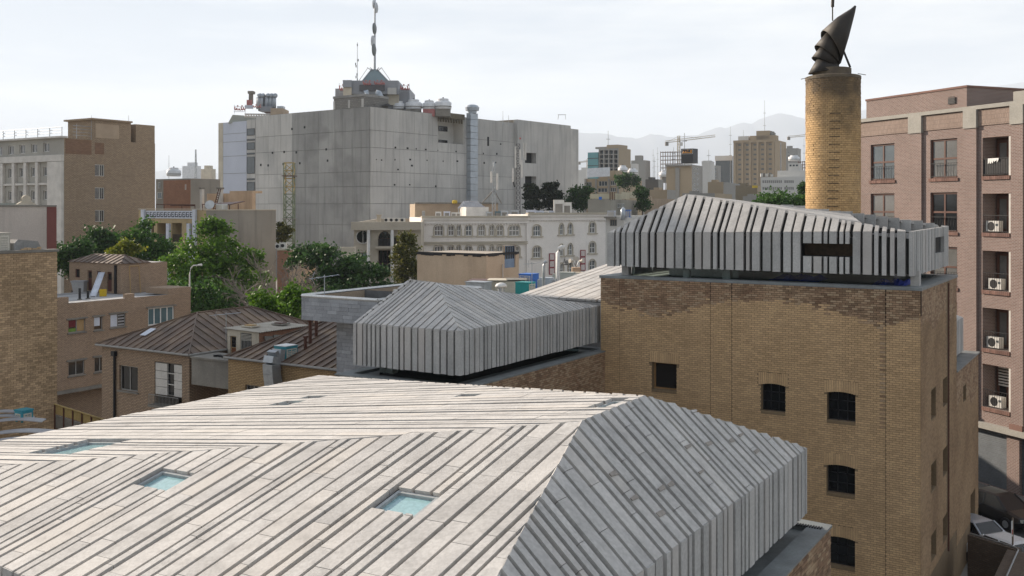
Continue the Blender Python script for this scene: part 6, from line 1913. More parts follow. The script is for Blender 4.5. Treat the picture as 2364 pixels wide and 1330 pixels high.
q = MB(); fbox(q, Yh.R, -.05, Yh.d, Yh.z1 + .004, Yh.z1 + .12, -.3, .08); fbox(q, Yh.F, 0, Yh.w, Yh.z1 + .125, Yh.z1 + .22, -.3, .12); obj('coping', q, cream, Yh.t)
# canopy, hut, ladder and oddments on its roof
zr_ = Yh.z1 - .25
H_ = Bld('roof_hut', 'peach plaster roof hut with chimney columns behind the yellow house parapet', 'roof house', 582, 146, 478, 590, 446, z0=zr_ - 6)
H_.walls(peach, parapet=.1)
q = MB(); fbox(q, H_.F, H_.F.s_at(530), H_.w, H_.z1, H_.z1 + .35, -2, .0); obj('parapet', q, peach, H_.t)
for x0, x1, y0 in ((470, 474, 437), (510, 518, 437)):
    q = MB(); fbox(q, H_.F, H_.F.s_at(x0), H_.F.s_at(x1), zr_ - 3, H_.F.z_at(x0, y0), .2, .7); obj('chimney_column', q, offw, H_.t)
    q = MB(); fbox(q, H_.F, H_.F.s_at(x0) - .08, H_.F.s_at(x1) + .08, H_.F.z_at(x0, y0), H_.F.z_at(x0, y0) + .25, .1, .8); obj('chimney_head', q, conc_d, H_.t)
t = thing('ladder', 'dark ladder leaning on the roof hut column', 'ladder', at(494, 482, 138))
for dx in (0, 5): q = MB(); q.tube([at(492 + dx, 485, 138), at(505 + dx, 436, 138)], .06, 4); obj('rail', q, brown_m, t)
for k in range(9): q = MB(); q.tube([at(493.2 + k * 1.4, 481 - k * 5, 138), at(498.2 + k * 1.4, 481 - k * 5, 138)], .04, 4); obj('rung', q, brown_m, t)
t = thing('roof_canopy', 'thin rusty canopy on posts above the yellow house roof', 'canopy', at(515, 486, 134))
q = MB(); q.prism([at(466, 473, 134), at(540, 468, 136), at(565, 466, 136), at(530, 474, 132)], (0, 0, .12)); obj('roof_sheet', q, brown_m, t)
for px in (468, 504, 530, 550): q = MB(); q.tube([at(px, 488, 133.5), at(px, 471, 133.5)], .07, 4); obj('post', q, brown_m, t)
t = thing('roof_pergola', 'bare rusty rail frame on the yellow house roof beside the parapet band', 'frame', at(400, 484, 136))
for a, b_ in (((361, 472), (450, 473)), ((361, 486), (361, 471)), ((379, 486), (379, 471)), ((420, 486), (420, 474)), ((450, 486), (450, 472)), ((393, 475), (450, 475))): q = MB(); q.tube([at(*a, 136), at(*b_, 136)], .06, 4); obj('bar', q, brown_m, t)
p = at(512, 487, 132); cooler('white and blue cooler under the rusty canopy on the yellow house', (p.x, p.y, p.z), (1.2, .9, .9), tankw, R(-32))
p = at(485, 486, 132); t = thing('satellite_dish', 'pale satellite dish on the yellow house roof near the ladder', 'dish', p)
q = MB(); q.lathe((0, 0, 0), [(.05, 0), (.35, .06), (.6, .18), (.62, .2)], 18); me = q.mesh('dish', dish_m); o = obj('dish', me, dish_m, t); o.matrix_basis = Matrix.Translation(p + Vector((0, 0, .7))) @ Matrix.Rotation(R(70), 4, 'X'); q = MB(); q.tube([p, p + Vector((0, .1, .7))], .05, 5); obj('mount', q, steel_m, t)
# building behind with the red brick panel, tank on top
G = Bld('grey_brick_building', 'grey rendered building with a red brick panel behind the yellow house', 'building', 440, 172, 360, 508, 412)
G.walls(grside, parapet=.3)
r = G.F.rect(378, 416, 440, 486); q = MB(); fbox(q, G.F, *r, .01, .08); obj('brick_panel', q, redhut, G.t)
for r in ((366, 421, 371, 435), (364, 444, 375, 459), (428, 426, 431, 438)): window(G.t, G.F, G.F.rect(*r), -.06, offw, glasssky, 1, 1, .1)
tank('white domed water tank on a stand above the grey building with the red panel', at(401, 407, 180), 1.25, 1.6, tankw)
for k, (x0, x1, y, Yd, m_, lab) in enumerate(((421, 456, 383, 420, tankw, 'pale far block between the office building and the concrete block'), (462, 490, 390, 430, cream, 'cream far block with small roof tank near the concrete block'))):
    F_ = Bld('far_block', lab, 'building', x1 - 2, Yd, x0, x1 + 8, y, deg=20); F_.walls(m_, parapet=.2); q = MB(); fbox(q, F_.F, F_.w * .3, F_.w * .75, F_.z1, F_.z1 + 1.5, -3, -.5); obj('roof_house', q, m_, F_.t)
p = at(452, 412, 400); lattice('lattice_mast', 'thin lattice mast between the office building and concrete block', 'mast', p, 11.5, .7, steel_m, .3, 1.2, .09)
p = at(390, 428, 300); pole('thin_antenna', 'thin pole beside the white domed tank', 'antenna', p, 9, .1, steel_m)
# lattice crane mast beside the concrete block
p = at(668, 585, 150); p.z = 0
t = lattice('crane_mast', 'green and yellow lattice mast standing against the concrete block', 'mast', p, CAM_H + (480 - 376) / FPX * 150, 1.35, M('mast_green', (0.16, 0.20, 0.13)), None, 1.15, .09, M('mast_ochre', (0.42, 0.32, 0.14)), 17.0)
q = MB(); q.box(p + Vector((0, 0, 20.2)), (1.9, 1.9, .12)); obj('platform', q, brown_m, t)
q = MB(); q.box(p + Vector((0, 0, 13.8)), (1.8, 1.8, .1)); obj('platform', q, conc_d, t)

# ---------------------------------------------------------------- beige villa with the round window
V = Bld('beige_villa', 'beige building with a round window, arched glazing and tall columns', 'building', 972, 128, 817, 985, 514, deg=-4)
bg = M('beige_stone', (0.47, 0.42, 0.34), (0.40, 0.355, 0.285), noise=.4, streak=.15)
ops = [V.F.rect(873, 534, 903, 568) + (1.2,), V.F.rect(873, 578, 903, 640) + (1.2,), V.F.rect(824, 583, 849, 602), V.F.rect(908, 545, 921, 568)]
V.walls(bg, fo=ops, parapet=.6)
q = MB(); fbox(q, V.F, -.3, V.w, V.F.z_at(900, 531), V.z1 + .1, .01, .8); obj('cornice', q, bg, V.t)
for x0, x1 in ((848, 855), (902, 910)): q = MB(); p = V.F.P((V.F.s_at(x0) + V.F.s_at(x1)) / 2, 0, .6); q.tube([p, (p.x, p.y, V.F.z_at(860, 531))], .22, 12); obj('column', q, offw, V.t, smooth=True)
c = V.F.P(V.F.s_at(838), V.F.z_at(838, 547), .02); d3 = Vector((V.u.x, V.u.y, 0)); n3 = Vector((-V.v.x, -V.v.y, 0))
q = MB(); q.prism([c + d3 * .8 * math.cos(g * .2618) + Vector((0, 0, .8 * math.sin(g * .2618))) for g in range(24)], n3 * .05); w = obj('round_window', q, glassdark, V.t)
q = MB(); q.tube([c + n3 * .06 + d3 * .85 * math.cos(g * .2618) + Vector((0, 0, .85 * math.sin(g * .2618))) for g in range(25)], .07, 5, cap=False); obj('frame', q, offw, w)
q = MB(); fbox(q, V.F, V.F.s_at(838) - .03, V.F.s_at(838) + .03, c.z - .8, c.z + .8, .07, .1); obj('mullion', q, offw, w)
for k, o_ in enumerate(ops): window(V.t, V.F, o_, 1.1 if k < 2 else .15, brown_m, glassdark if k != 2 else teal_g, 3 if k < 2 else 2, 2 if k < 2 else 1, .07)
cx_ = (ops[0][0] + ops[0][1]) / 2; zr0 = ops[0][3]; rw = (ops[0][1] - ops[0][0]) / 2
for sgn in (-1, 1):
    pts = [V.F.P(cx_ + sgn * rw, zr0, .005)] + [V.F.P(cx_ + sgn * rw * math.cos(g * math.pi / 16), zr0 - 1.0 + 1.0 * math.sin(g * math.pi / 16), .005) for g in range(9)]
    q = MB(); q.prism(pts, n3 * .08); obj('arch_spandrel', q, bg, V.t)
q = MB(); fbox(q, V.F, ops[0][0] - .3, ops[0][1] + 1.2, ops[0][2] - .3, ops[0][2] - .02, -.5, .9); obj('balcony', q, bg, V.t)
q = MB(); fbox(q, V.F, ops[0][0], ops[0][1], ops[0][2] + .85, ops[0][2] + .9, .5, .55)
for k in range(14): a = ops[0][0] + rw * 2 * (k + .5) / 14; fbox(q, V.F, a - .03, a + .03, ops[0][2] - .01, ops[0][2] + .85, .51, .54)
obj('railing', q, iron_m, V.t)
for k, px in enumerate((893, 905, 917, 930)):
    p = at(px, 513, 131); t = thing('air_conditioner', 'white outdoor air conditioner in the row on the beige villa roof', 'air conditioner', p, 'air conditioners on the beige villa'); q = MB(); q.box(p, (.6, .35, .55)); obj('body', q, acw, t); q = MB(); q.tube([p + Vector((-.08, -.18, .28)), p + Vector((-.08, -.2, .28))], .2, 12); obj('fan', q, iron_m, t)
p = at(875, 514, 131); t = thing('roof_vent', 'small stone roof vent column on the beige villa', 'vent', p); q = MB(); q.box(p, (.5, .5, .9)); obj('shaft', q, bg, t); q = MB(); q.box(p + Vector((0, 0, .902)), (.65, .65, .15)); obj('cap', q, bg, t)
# low brick wall with AC units between the yellow house and the villa
Lw = Bld('low_brick_annex', 'low orange brick building with two air conditioners beside the yellow house', 'building', 700, 126, 640, 730, 578, deg=10); Lw.walls(peach, parapet=.1)
q = MB(); fbox(q, Lw.F, .02, Lw.w * .45, 2, Lw.z1 - .1, .005, .05); obj('brick_face', q, redhut, Lw.t); q = MB(); fbox(q, Lw.F, 0, Lw.w, Lw.z1 + .003, Lw.z1 + .2, -.5, .15); obj('coping', q, cream, Lw.t)
for px, h_ in ((643, .6), (655, .75)):
    p = at(px, 574, 127); t = thing('air_conditioner', 'outdoor air conditioner on the low brick building beside the grey side wall', 'air conditioner', p, 'air conditioners on the low brick building'); q = MB(); q.box(p, (.75, .4, h_)); obj('body', q, acw, t); q = MB(); q.tube([p + Vector((-.1, -.2, h_ * .5)), p + Vector((-.1, -.23, h_ * .5))], .22, 12); obj('fan', q, iron_m, t)
Lv = Bld('pale_garden_hut', 'small pale plaster hut at the garden edge beside the beige villa', 'hut', 818, 118, 788, 822, 571, deg=5); Lv.walls(cream, parapet=.1)

# ---------------------------------------------------------------- white building with arched windows
wht = M('white_facade', (0.78, 0.74, 0.69), (0.70, 0.665, 0.62), noise=.4, streak=.12)
trim = M('stone_trim_beige', (0.50, 0.45, 0.36), noise=.5)
rose = M('banner_red_frame', (0.28, 0.05, 0.06)); paper = M('banner_paper', (0.60, 0.55, 0.52), (0.5, 0.42, 0.4), noise=6)
Wl_ = thing('white_arched_building', 'long white building with rows of small arched windows and red framed banners', 'building', at(1218, HZ, 154.2) - Vector((0, 0, CAM_H)))
def arched_part(pxN, YN, pxL, deg, top, wins, tall):
    B = Bld('x', 'x', 'x', pxN, YN, pxL, pxN + 20, top, deg=deg, dN=12.0)
    bpy.data.objects.remove(B.t); B.t = Wl_
    ops = [B.F.rect(*r) for r in wins]
    B.walls(wht, fo=ops, parapet=.5)
    for r, px in zip(ops, wins):
        nx = 3 if px[2] - px[0] > 14 else 2
        w = window(B.t, B.F, r, .2, white_m, glasssky if random.random() < .4 else curt, nx, 2, .09)
        h = (r[1] - r[0]) / 2; c = (r[0] + r[1]) / 2; k = .45
        d3 = Vector((B.u.x, B.u.y, 0)); n3 = Vector((-B.v.x, -B.v.y, 0))
        for sg in (-1, 1):
            pts = [B.F.P(c + sg * h, r[3], .006)] + [B.F.P(c + sg * h * math.cos(g * math.pi / 12), r[3] - k + k * math.sin(g * math.pi / 12), .006) for g in range(7)]
            q = MB(); q.prism(pts, n3 * .03); obj('spandrel', q, wht, w)
        pts = [B.F.P(c + h * 1.15 * math.cos(g * math.pi / 10), r[3] - k + (k + .18) * math.sin(g * math.pi / 10), .09) for g in range(11)]
        q = MB(); q.tube(pts, .09, 5); obj('arch_moulding', q, trim, w)
        for a in (r[0] - .2, r[1]): q = MB(); fbox(q, B.F, a, a + .2, r[2], r[3] - k, .008, .08); obj('jamb', q, trim, w)
        q = MB(); fbox(q, B.F, r[0] - .4, r[1] + .4, r[2] - .2, r[2] - .01, .008, .22); obj('sill', q, trim, w)
    zt = B.z1
    for z0, z1, o_ in ((zt + .003, zt + .25, .7), (zt - .35, zt - .003, .5), (zt - .9, zt - .36, .25)):
        q = MB(); fbox(q, B.F, -.2, B.w + .2, z0, z1, -.3 if z0 > zt else .008, o_); obj('cornice', q, wht if z0 < zt else trim, B.t)
    for k in range(int(B.w / .45)): q = MB(); fbox(q, B.F, k * .45 + .05, k * .45 + .27, zt - 1.1, zt - .92, .008, .2); obj('dentil', q, wht, B.t)
    return B
c1 = [(1003, 1023), (1035, 1048), (1055, 1063.5), (1075, 1089), (1104, 1119), (1131, 1140), (1147, 1161), (1175, 1199)]
LB = arched_part(1218, 154.2, 975, -15, 502, [(x0, 521, x1, 544) for x0, x1 in c1] + [(x0, 568, x1, 592) for x0, x1 in c1], False)
c2 = [(1231, 1248, 0), (1292, 1300.5, -3), (1312, 1321, -4), (1361, 1374, -7)]
RB_ = arched_part(1400, 160.1, 1218, -25, 494.5, [(x0, 521 + d, x1, 545 + d) for x0, x1, d in c2] + [(x0, 570 + d * 1.5, x1, 595 + d * 1.5) for x0, x1, d in c2] + [(x0, 615 + d * 2, x1, 640 + d * 2) for x0, x1, d in c2[1:]], True)
for y in (559, 563): q = MB(); z = LB.F.z_at(1100, y); fbox(q, LB.F, .1, LB.w, z - .1, z + .1, .008, .25); obj('string_course', q, trim, Wl_)
q = MB(); fbox(q, RB_.F, -.25, .35, 0, RB_.z1 - 1.2, .01, .2); obj('corner_pilaster', q, wht, Wl_)
for x0, x1, y0, y1, lab in ((1267, 1280, 585, 634, 'red framed vertical banner on the white building by the white flue'), (1339, 1351, 577, 625, 'red framed vertical banner on the white building behind the roof statue')):
    r = RB_.F.rect(x0, y0, x1, y1); t = thing('banner', lab, 'banner', RB_.F.P(r[0], r[2], .1))
    q = MB(); fbox(q, RB_.F, *r, .05, .12); obj('frame', q, rose, t)
    for k in range(3): q = MB(); h = (r[3] - r[2]) / 3; fbox(q, RB_.F, r[0] + .13, r[1] - .13, r[2] + h * k + .12, r[2] + h * (k + 1) - .12, .121, .14); obj('poster', q, paper, t)
em = RB_.F.rect(1301, 597, 1316, 611); t = thing('wall_emblem', 'dark metal script emblem on the white building above the lowest paired windows', 'emblem', RB_.F.P(em[0], em[2], .1))
for pts in (((0, .3), (.15, 1), (.3, .2)), ((.4, .1), (.42, .75), (.6, .1), (.62, .8)), ((.72, .1), (.85, .7), (.98, .1)), ((.05, .05), (.5, 0), (.95, .05))):
    q = MB(); q.tube([RB_.F.P(em[0] + (em[1] - em[0]) * a, em[2] + (em[3] - em[2]) * b, .08) for a, b in pts], .05, 4); obj('stroke', q, iron_m, t)
# roof clutter of the white building
zw = CAM_H - 22 / FPX * 152
def clutter(px, w, h, Y, mat, lab, name='rooftop_unit', cat='air conditioner', group=None, py=500):
    p = at(px, py, Y); t = thing(name, lab, cat, p, group); q = MB(); q.box(p, (w, w * .7, h)); obj('body', q, mat, t)
    q = MB(); q.box(p + Vector((0, -.36 * w, h * .15)), (w * .7, .04, h * .6)); obj('grille', q, conc_d, t); q = MB(); q.box(p + Vector((0, 0, h + .003)), (w * 1.05, w * .75, .06)); obj('lid', q, mat, t); return t
for px, w, h, m_, Y in ((1012, .9, .7, acw, 158), (1032, 1.0, .75, paleblue, 158), (1048, .8, .6, acw, 158), (1058, .7, .6, acw, 159), (1130, 1.0, .7, steel_m, 160), (1150, 1.1, .8, teal_g, 162), (1165, 1.2, .9, steel_m, 162), (1188, 1.4, 1.0, steel_m, 163), (1226, 1.6, 1.0, paleblue, 163), (1244, 1.6, .9, paleblue, 164), (1258, 1.3, .9, acw, 164), (1272, 1.3, .9, paleblue, 165)):
    clutter(px, w, h, Y, m_, 'rooftop cooling unit among the row on the white arched building', group='rooftop units on the white building')
clutter(1290, 1.7, 2.4, 165, acw, 'tall white rooftop unit standing alone on the white arched building', py=496); clutter(1308, 1.6, 2.0, 165.5, acw, 'white roof cabinet next to the tall white rooftop unit', py=496)
Pw = Bld('cream_back_building', 'cream plain building rising behind the roof of the white arched building', 'building', 1150, 172, 958, 1190, 471, deg=-12, dN=8); Pw.walls(tanw, parapet=.2); q = MB(); fbox(q, Pw.F, 0, Pw.w, Pw.z1 + .003, Pw.z1 + .25, -.5, .2); obj('coping', q, conc_d, Pw.t)
window(Pw.t, Pw.F, Pw.F.rect(974, 487, 981, 503), -.1, offw, glasssky, 2, 1, .1)
p = at(1050, 470, 170); t = thing('yellow_tank', 'small yellow water tank on the cream back building', 'water tank', p); ywt = M('tank_yellow', (0.6, 0.42, 0.05)); q = MB(); q.lathe(p, [(.4, 0), (.44, .1), (.44, .5), (.3, .56)], 14); obj('drum', q, ywt, t); q = MB(); q.lathe(p + Vector((0, 0, .562)), [(.12, 0), (.12, .06)], 10); obj('lid', q, ywt, t)
Hh = Bld('metal_roof_hut', 'roof hut with a pale tiled canopy roof below the small telecom mast', 'hut', 1112, 166, 1062, 1128, 478, deg=-12, z0=zw - .4); Hh.walls(offw, fo=[Hh.F.rect(1075, 479.5, 1090, 497)], parapet=.05)
window(Hh.t, Hh.F, Hh.F.rect(1075, 479.5, 1090, 497), .1, white_m, curt, 2, 2, .08)
s = Slope([Hh.pt(-.6, -1.2, Hh.z1 - .2), Hh.pt(Hh.w + .6, -1.2, Hh.z1 - .2), Hh.pt(Hh.w - .5, 1.5, Hh.z1 + 1.0), Hh.pt(.8, 1.5, Hh.z1 + 1.0)], Vector((Hh.v.x, Hh.v.y, 0))); sheet(s, Hh.t, cor); seams(s, Hh.t, cor, .4, .06, .08)
for a in (-.4, Hh.w * .5, Hh.w + .4): q = MB(); q.tube([Hh.pt(a, -1.1, zw - .4), Hh.pt(a, -1.1, Hh.z1 - .22)], .06, 5); obj('post', q, steel_m, Hh.t)
# telecom masts
b = at(1140, 500, 168); t = lattice('telecom_mast', 'small pale lattice telecom mast with guy legs on the white building roof', 'mast', b, 9.3, .55, steel_m, .4, .7, .05)
for a, e in (((1139, 440), (1114, 468)), ((1141, 440), (1158, 470))): q = MB(); q.tube([at(*a, 168), at(*e, 168)], .1, 5); obj('stay', q, conc_d, t)
for px, y0, y1, m_ in ((1135, 396, 422, offw), (1148.5, 400, 438, offw), (1141, 375, 385, steel_m)): q = MB(); q.tube([at(px, y1, 167.5), at(px, y0, 167.5)], .17, 6); obj('panel_antenna', q, m_, t)
b = at(1196, 502, 164); t = lattice('telecom_mast', 'dark lattice telecom mast with long white panel antennas beside the dark pines', 'mast', b, 12.0, .7, M('mast_grey', (0.16, 0.16, 0.165)), .6, .8, .07)
for px, y0, y1 in ((1190, 338, 388), (1205, 370, 410), (1213, 330, 370), (1184, 388, 420), (1210, 330, 365), (1201, 345, 380)): q = MB(); q.box(at(px, y1, 163.3), (.28, .2, (y1 - y0) / FPX * 163.3)); obj('panel_antenna', q, offw, t)
q = MB(); q.box(at(1201, 322, 164), (.3, .3, .3)); obj('warning_light', q, red_s, t)
q = MB(); q.tube([at(1188, 432, 163.4), at(1184, 415, 163.4), at(1185, 400, 163.4)], .12, 6); obj('bracket', q, iron_m, t)

# ---------------------------------------------------------------- stair hut in cream render and the cooler roof in front of it
K = Bld('render_stair_house', 'blank cream rendered stair house with a torn black tar edge and blue barred door', 'building', 1122, 82, 963, 1198, 587)
cr_m = M('stained_cream_render', (0.56, 0.45, 0.33), (0.48, 0.375, 0.27), noise=.5, streak=.2, blotch=.25, bl_col=(.36, .27, .19), bl_scale=.3)
dr = K.R.rect(1165, 567, 1190, 618)
K.walls(cr_m, ro=[dr], parapet=.02, roof=M('tar_roof_pale', (0.40, 0.35, 0.29), noise=.4))
tar = M('black_tar', (0.03, 0.03, 0.032), rough=.7)
for fc, L_ in ((K.F, K.w), (K.R, K.d)):
    n = 16
    for k in range(n):
        q = MB(); h = rnd(.12, .26) if not (fc is K.F and 8 < k < 11) else .1; fbox(q, fc, L_ * k / n, L_ * (k + 1) / n - .005, K.z1 - h, K.z1 + .05, .004, .03); obj('tar_strip', q, tar, K.t)
w = window(K.t, K.R, dr, .15, M('door_blue_grey', (0.20, 0.28, 0.40), rough=.5), glassdark, 5, 1, .07, name='barred_door')
q = MB(); fbox(q, K.R, dr[0] + .05, dr[1] - .05, dr[2], dr[2] + .75, -.1, -.08); obj('door_panel', q, MATS['door_blue_grey'], w)
q = MB(); p = K.R.P(K.R.s_at(1158), 0, .12); q.tube([(p.x, p.y, 8), (p.x, p.y, K.z1 - .9)], .05, 6); obj('drain_pipe', q, offw, K.t)
Q = Bld('flat_roofed_house', 'flat roofed house carrying blue and teal coolers behind the grey plank roof', 'building', 1330, 60, 1060, 1480, None); Q.z1 = 10.1; Q.d = 20; Q.walls(tanbrick, parapet=.1, roof=slabm)
p = at(1221, 662, 67); cooler('bright blue cooler on the flat roof beside the cream stair house', (p.x, p.y, 10.0), (.95, 1.0, 1.12), cblue_m, R(-32), sides='F')
p = at(1213, 672, 62); cooler('teal green cooler on the flat roof in front of the bright blue cooler', (p.x, p.y, 10.0), (.95, .85, .93), M('cooler_green_teal', (0.02, 0.27, 0.27), rough=.5, streak=.15), R(-32), sides='R')
p = at(1105, 655, 64); t = thing('metal_box', 'low pale metal roof box behind the ridge of the grey plank roof', 'box', (p.x, p.y, 10.0)); q = MB(); q.box((p.x, p.y, 10.0), (1.4, .9, .75), R(-32)); obj('body', q, steel_m, t); q = MB(); q.box((p.x, p.y, 10.752), (1.5, 1.0, .06), R(-32)); obj('lid', q, steel_m, t)
p = at(1157, 668, 60); t = thing('roof_ventilator', 'shiny round dome roof ventilator near the teal green cooler', 'ventilator', (p.x, p.y, 10.0)); q = MB(); q.lathe((p.x, p.y, 10.0), [(.2, 0), (.2, .75)], 14); obj('neck', q, steel_m, t); q = MB(); q.lathe((p.x, p.y, 10.76), [(.34, 0), (.36, .08), (.28, .2), (.12, .26)], 18); obj('dome', q, white_m, t, smooth=True)
t = thing('patched_shed', 'low shed of rusty sheets below the cream stair house', 'shed', at(1150, 665, 66)); p = at(1150, 668, 66)
q = MB(); q.box((p.x, p.y, 9.98), (3.6, 1.6, .75), R(-8)); obj('wall', q, cream, t)
for k in range(3): q = MB(); q.box((p.x - 1.2 + k * 1.2, p.y, 10.74 + .03 * k), (1.35, 1.9, .04), R(-8 + 5 * k)); obj('roof_sheet', q, (brown_m, cream, conc_d)[k], t)
p0 = at(1255, 672, 63)
tube_thing('flue_pipe', 'short galvanised flue with an elbow on the flat roof by the teal cooler', 'pipe', [(p0.x, p0.y, 10.0), (p0.x, p0.y, 11.9), (p0.x + .05, p0.y, 12.05), (p0.x + .2, p0.y, 12.15)], .1, steel_m)
p0 = at(1288, 660, 66)
tube_thing('flue_pipe', 'tall white curved flue on the flat roof in front of the white building', 'pipe', [(p0.x, p0.y, 10.0), (p0.x, p0.y, 12.55), (p0.x + .08, p0.y, 12.8), (p0.x + .25, p0.y, 12.92), (p0.x + .42, p0.y, 12.9)], .14, white_m, 12)
for k, (px, Y, w, h) in enumerate(((1262, 66, 1.0, .8), (1305, 70, 1.6, .9), (1330, 73, 1.5, .7))):
    p = at(px, 660, Y); t = thing('duct_box', ('grey blue rounded duct box by the short flue', 'olive tarp covered roof box behind the tall white flue', 'pale roof box right of the tall white flue')[k], 'duct', (p.x, p.y, 10.0)); q = MB(); q.box((p.x, p.y, 10.0), (w, .9, h), R(-20)); obj('body', q, (ductm, hd, slabm)[k], t); q = MB(); q.box((p.x, p.y, 10.0 + h + .002), (w * .8, .7, .12), R(-20)); obj('top', q, (ductm, hd, cream)[k], t)
p = at(1330, 640, 90); t = thing('horn_statue', 'tan pedestal with clustered horn loudspeakers above the sunlit plank roof', 'loudspeaker', (p.x, p.y, 9)); zb_ = CAM_H - (625 - 480) / FPX * 90
q = MB(); q.box((p.x, p.y, 8.0), (.75, .75, zb_ - 8.0 + .3), 0); obj('pedestal', q, peach, t)
for k in range(4):
    a = k * 1.5; o0 = Vector((p.x, p.y, zb_ + .3)); e = o0 + Vector((.25 * math.cos(a), -.25 * abs(math.sin(a)) - .1, .55 + .2 * (k % 2))); q = MB(); q.tube([o0, e], .04, 5); q2 = MB(); q2.tube([e, e + Vector((.35 * math.cos(a), -.25, .05))], [.05, .2], 12); obj('arm', q, steel_m, t); obj('horn', q2, slat_m, t)
b = at(1228, 668, 61); yagi('thin rooftop aerial with a slanted boom beside the bright blue cooler', Vector((b.x, b.y, 10.0)), 2.2, R(-50), .8, 4)
# ---------------------------------------------------------------- far skyline
def fwins(B, fc, xs, ys, fm=None, gm=None, nx=2, depth=.3):
    return [fc.rect(x0, y0, x1, y1) for x0, x1 in xs for y0, y1 in ys]
fgrey = M('far_concrete', (0.30, 0.29, 0.265), (0.25, 0.24, 0.22), noise=.05, streak=.1)
ftan = M('far_tan', (0.36, 0.29, 0.20), (0.31, 0.25, 0.17), noise=.05)
fwhite = M('far_white', (0.58, 0.57, 0.54), (0.50, 0.49, 0.46), noise=.06)
fteal = M('far_teal_glass', (0.10, 0.30, 0.31), (0.07, 0.22, 0.24), rough=.2, spec=.6, noise=.04)
fdark = M('far_dark_glass', (0.05, 0.065, 0.075), rough=.2, spec=.5)
fbrown = M('far_brown_brick', (0.35, 0.265, 0.165), (0.30, 0.225, 0.14), noise=.04)

B = Bld('unfinished_block', 'bare concrete frame block with a teal glass wing on the skyline', 'building', 1428, 450, 1382, 1456, 342)
ops = [B.F.rect(1384 + k * 11, y, 1392.5 + k * 11, y + 8.5) + (2.0,) for k in range(4) for y in (347, 357.5, 368, 378.5, 389, 399.5)]
B.walls(fgrey, fo=ops, matR=ftan, parapet=.3)
for o_ in ops: q = MB(); q.poly([B.F.P(o_[0], o_[2], -1.9), B.F.P(o_[1], o_[2], -1.9), B.F.P(o_[1], o_[3], -1.9), B.F.P(o_[0], o_[3], -1.9)]); obj('opening', q, fdark, B.t)
q = MB(); fbox(q, B.R, .2, B.d - 3, B.z1, B.z1 + 1.6, -6, -.2); obj('roof_house', q, ftan, B.t)
q = MB(); a0, a1 = B.F.s_at(1358), B.F.s_at(1381.5); fbox(q, B.F, a0, a1, 0, B.F.z_at(1370, 352), -8, .5); tw = obj('glass_wing', q, fteal, B.t)
for y in (365, 382): z = B.F.z_at(1370, y); q = MB(); fbox(q, B.F, a0 - .1, a1, z - .3, z, .51, .7); obj('floor_band', q, fdark, tw)
q = MB(); fbox(q, B.F, B.F.s_at(1372), B.F.s_at(1400), B.z1 + .01, B.z1 + .9, -9, -1); obj('roof_house', q, fgrey, B.t)

B = Bld('billboard_building', 'tan office building carrying a blank white billboard on the skyline', 'building', 1428, 300, 1349, 1482, 412, deg=20)
ops = [B.F.rect(*r) for r in ((1353, 420, 1366, 431), (1382, 418, 1402, 430), (1409, 417, 1422, 428), (1380, 434, 1402, 444), (1409, 433, 1422, 443))]
B.walls(ftan, fo=ops, parapet=.4)
for r in ops: window(B.t, B.F, r, .25, fwhite, fdark, 3, 1, .12)
for x in (1350, 1374, 1404, 1425): q = MB(); fbox(q, B.F, B.F.s_at(x), B.F.s_at(x + 4), 0, B.z1 - .1, .01, .4); obj('pier', q, fgrey, B.t)
q = MB(); fbox(q, B.R, .5, B.d * .8, B.z1, B.z1 + 2.4, -6, -1); obj('roof_house', q, ftan, B.t)
t = thing('billboard', 'blank white billboard on the tan office building roof', 'billboard', at(1380, 410, 297))
q = MB(); q.prism([at(1355, 410, 299), at(1408, 407, 297), at(1408, 386, 297), at(1355, 389, 299)], (0, .4, 0)); obj('board', q, M('billboard_white', (0.72, 0.74, 0.77), rough=.5), t)
for x in (1360, 1385, 1404): q = MB(); q.tube([at(x, 413, 299.5), at(x, 390, 299.5)], .12, 5); obj('post', q, conc_d, t)
for k, (px, Y, r_, h_, y) in enumerate(((1438, 310, 1.5, 2.2, 398), (1460, 312, 1.7, 1.8, 402), (1533, 400, 2.0, 2.4, 408))):
    tank(('domed white water tank on the billboard building roof house', 'flat white water tank beside the domed one', 'white tank beside the beige panelled block')[k], at(px, y, Y), r_, h_, tankw)
    p = at(px, y, Y)
    q = MB(); q.box((p.x, p.y, p.z - 2.5), (2.4, 2.4, 2.49)); tag(obj('tank_stand', q, conc_d), ('stand under the domed white water tank', 'stand under the flat white water tank', 'stand under the white tank by the beige block')[k], 'stand')

def block(lab, pxN, Y, pxL, pxR, top, mat, deg=25, xs=(), ys=(), gm=None, name='far_building', matR=None, rh=None):
    B = Bld(name, lab, 'building', pxN, Y, pxL, pxR, top, deg=deg)
    ops = [B.F.rect(x0, y0, x1, y1) for x0, x1 in xs for y0, y1 in ys]
    B.walls(mat, fo=ops, parapet=.4, matR=matR)
    for r in ops: window(B.t, B.F, r, .25, fwhite, gm or fdark, 2, 1, .1)
    if rh:
        q = MB(); fbox(q, B.F, B.F.s_at(rh[0]), B.F.s_at(rh[1]), B.z1 - .4, B.F.z_at(rh[0], rh[2]), -4, -.5); obj('roof_house', q, mat, B.t)
    return B
block('slender grey tower block with a bulky roof tank on the skyline', 1490, 520, 1457, 1501, 370, fgrey, rh=(1465, 1480, 359))
block('white low tower left of the slender grey tower block', 1468, 500, 1455, 1474, 378, fwhite)
block('beige block with two blank panels and a grey stair strip on the skyline', 1597, 350, 1538, 1622, 380, ftan, matR=fgrey)
B = [o for o in bpy.data.objects if o.get('label', '').startswith('beige block with two')][0]
bb = Face(Vector((at(1538, HZ, 350).x, 0)), (1, 0), (0, -1))
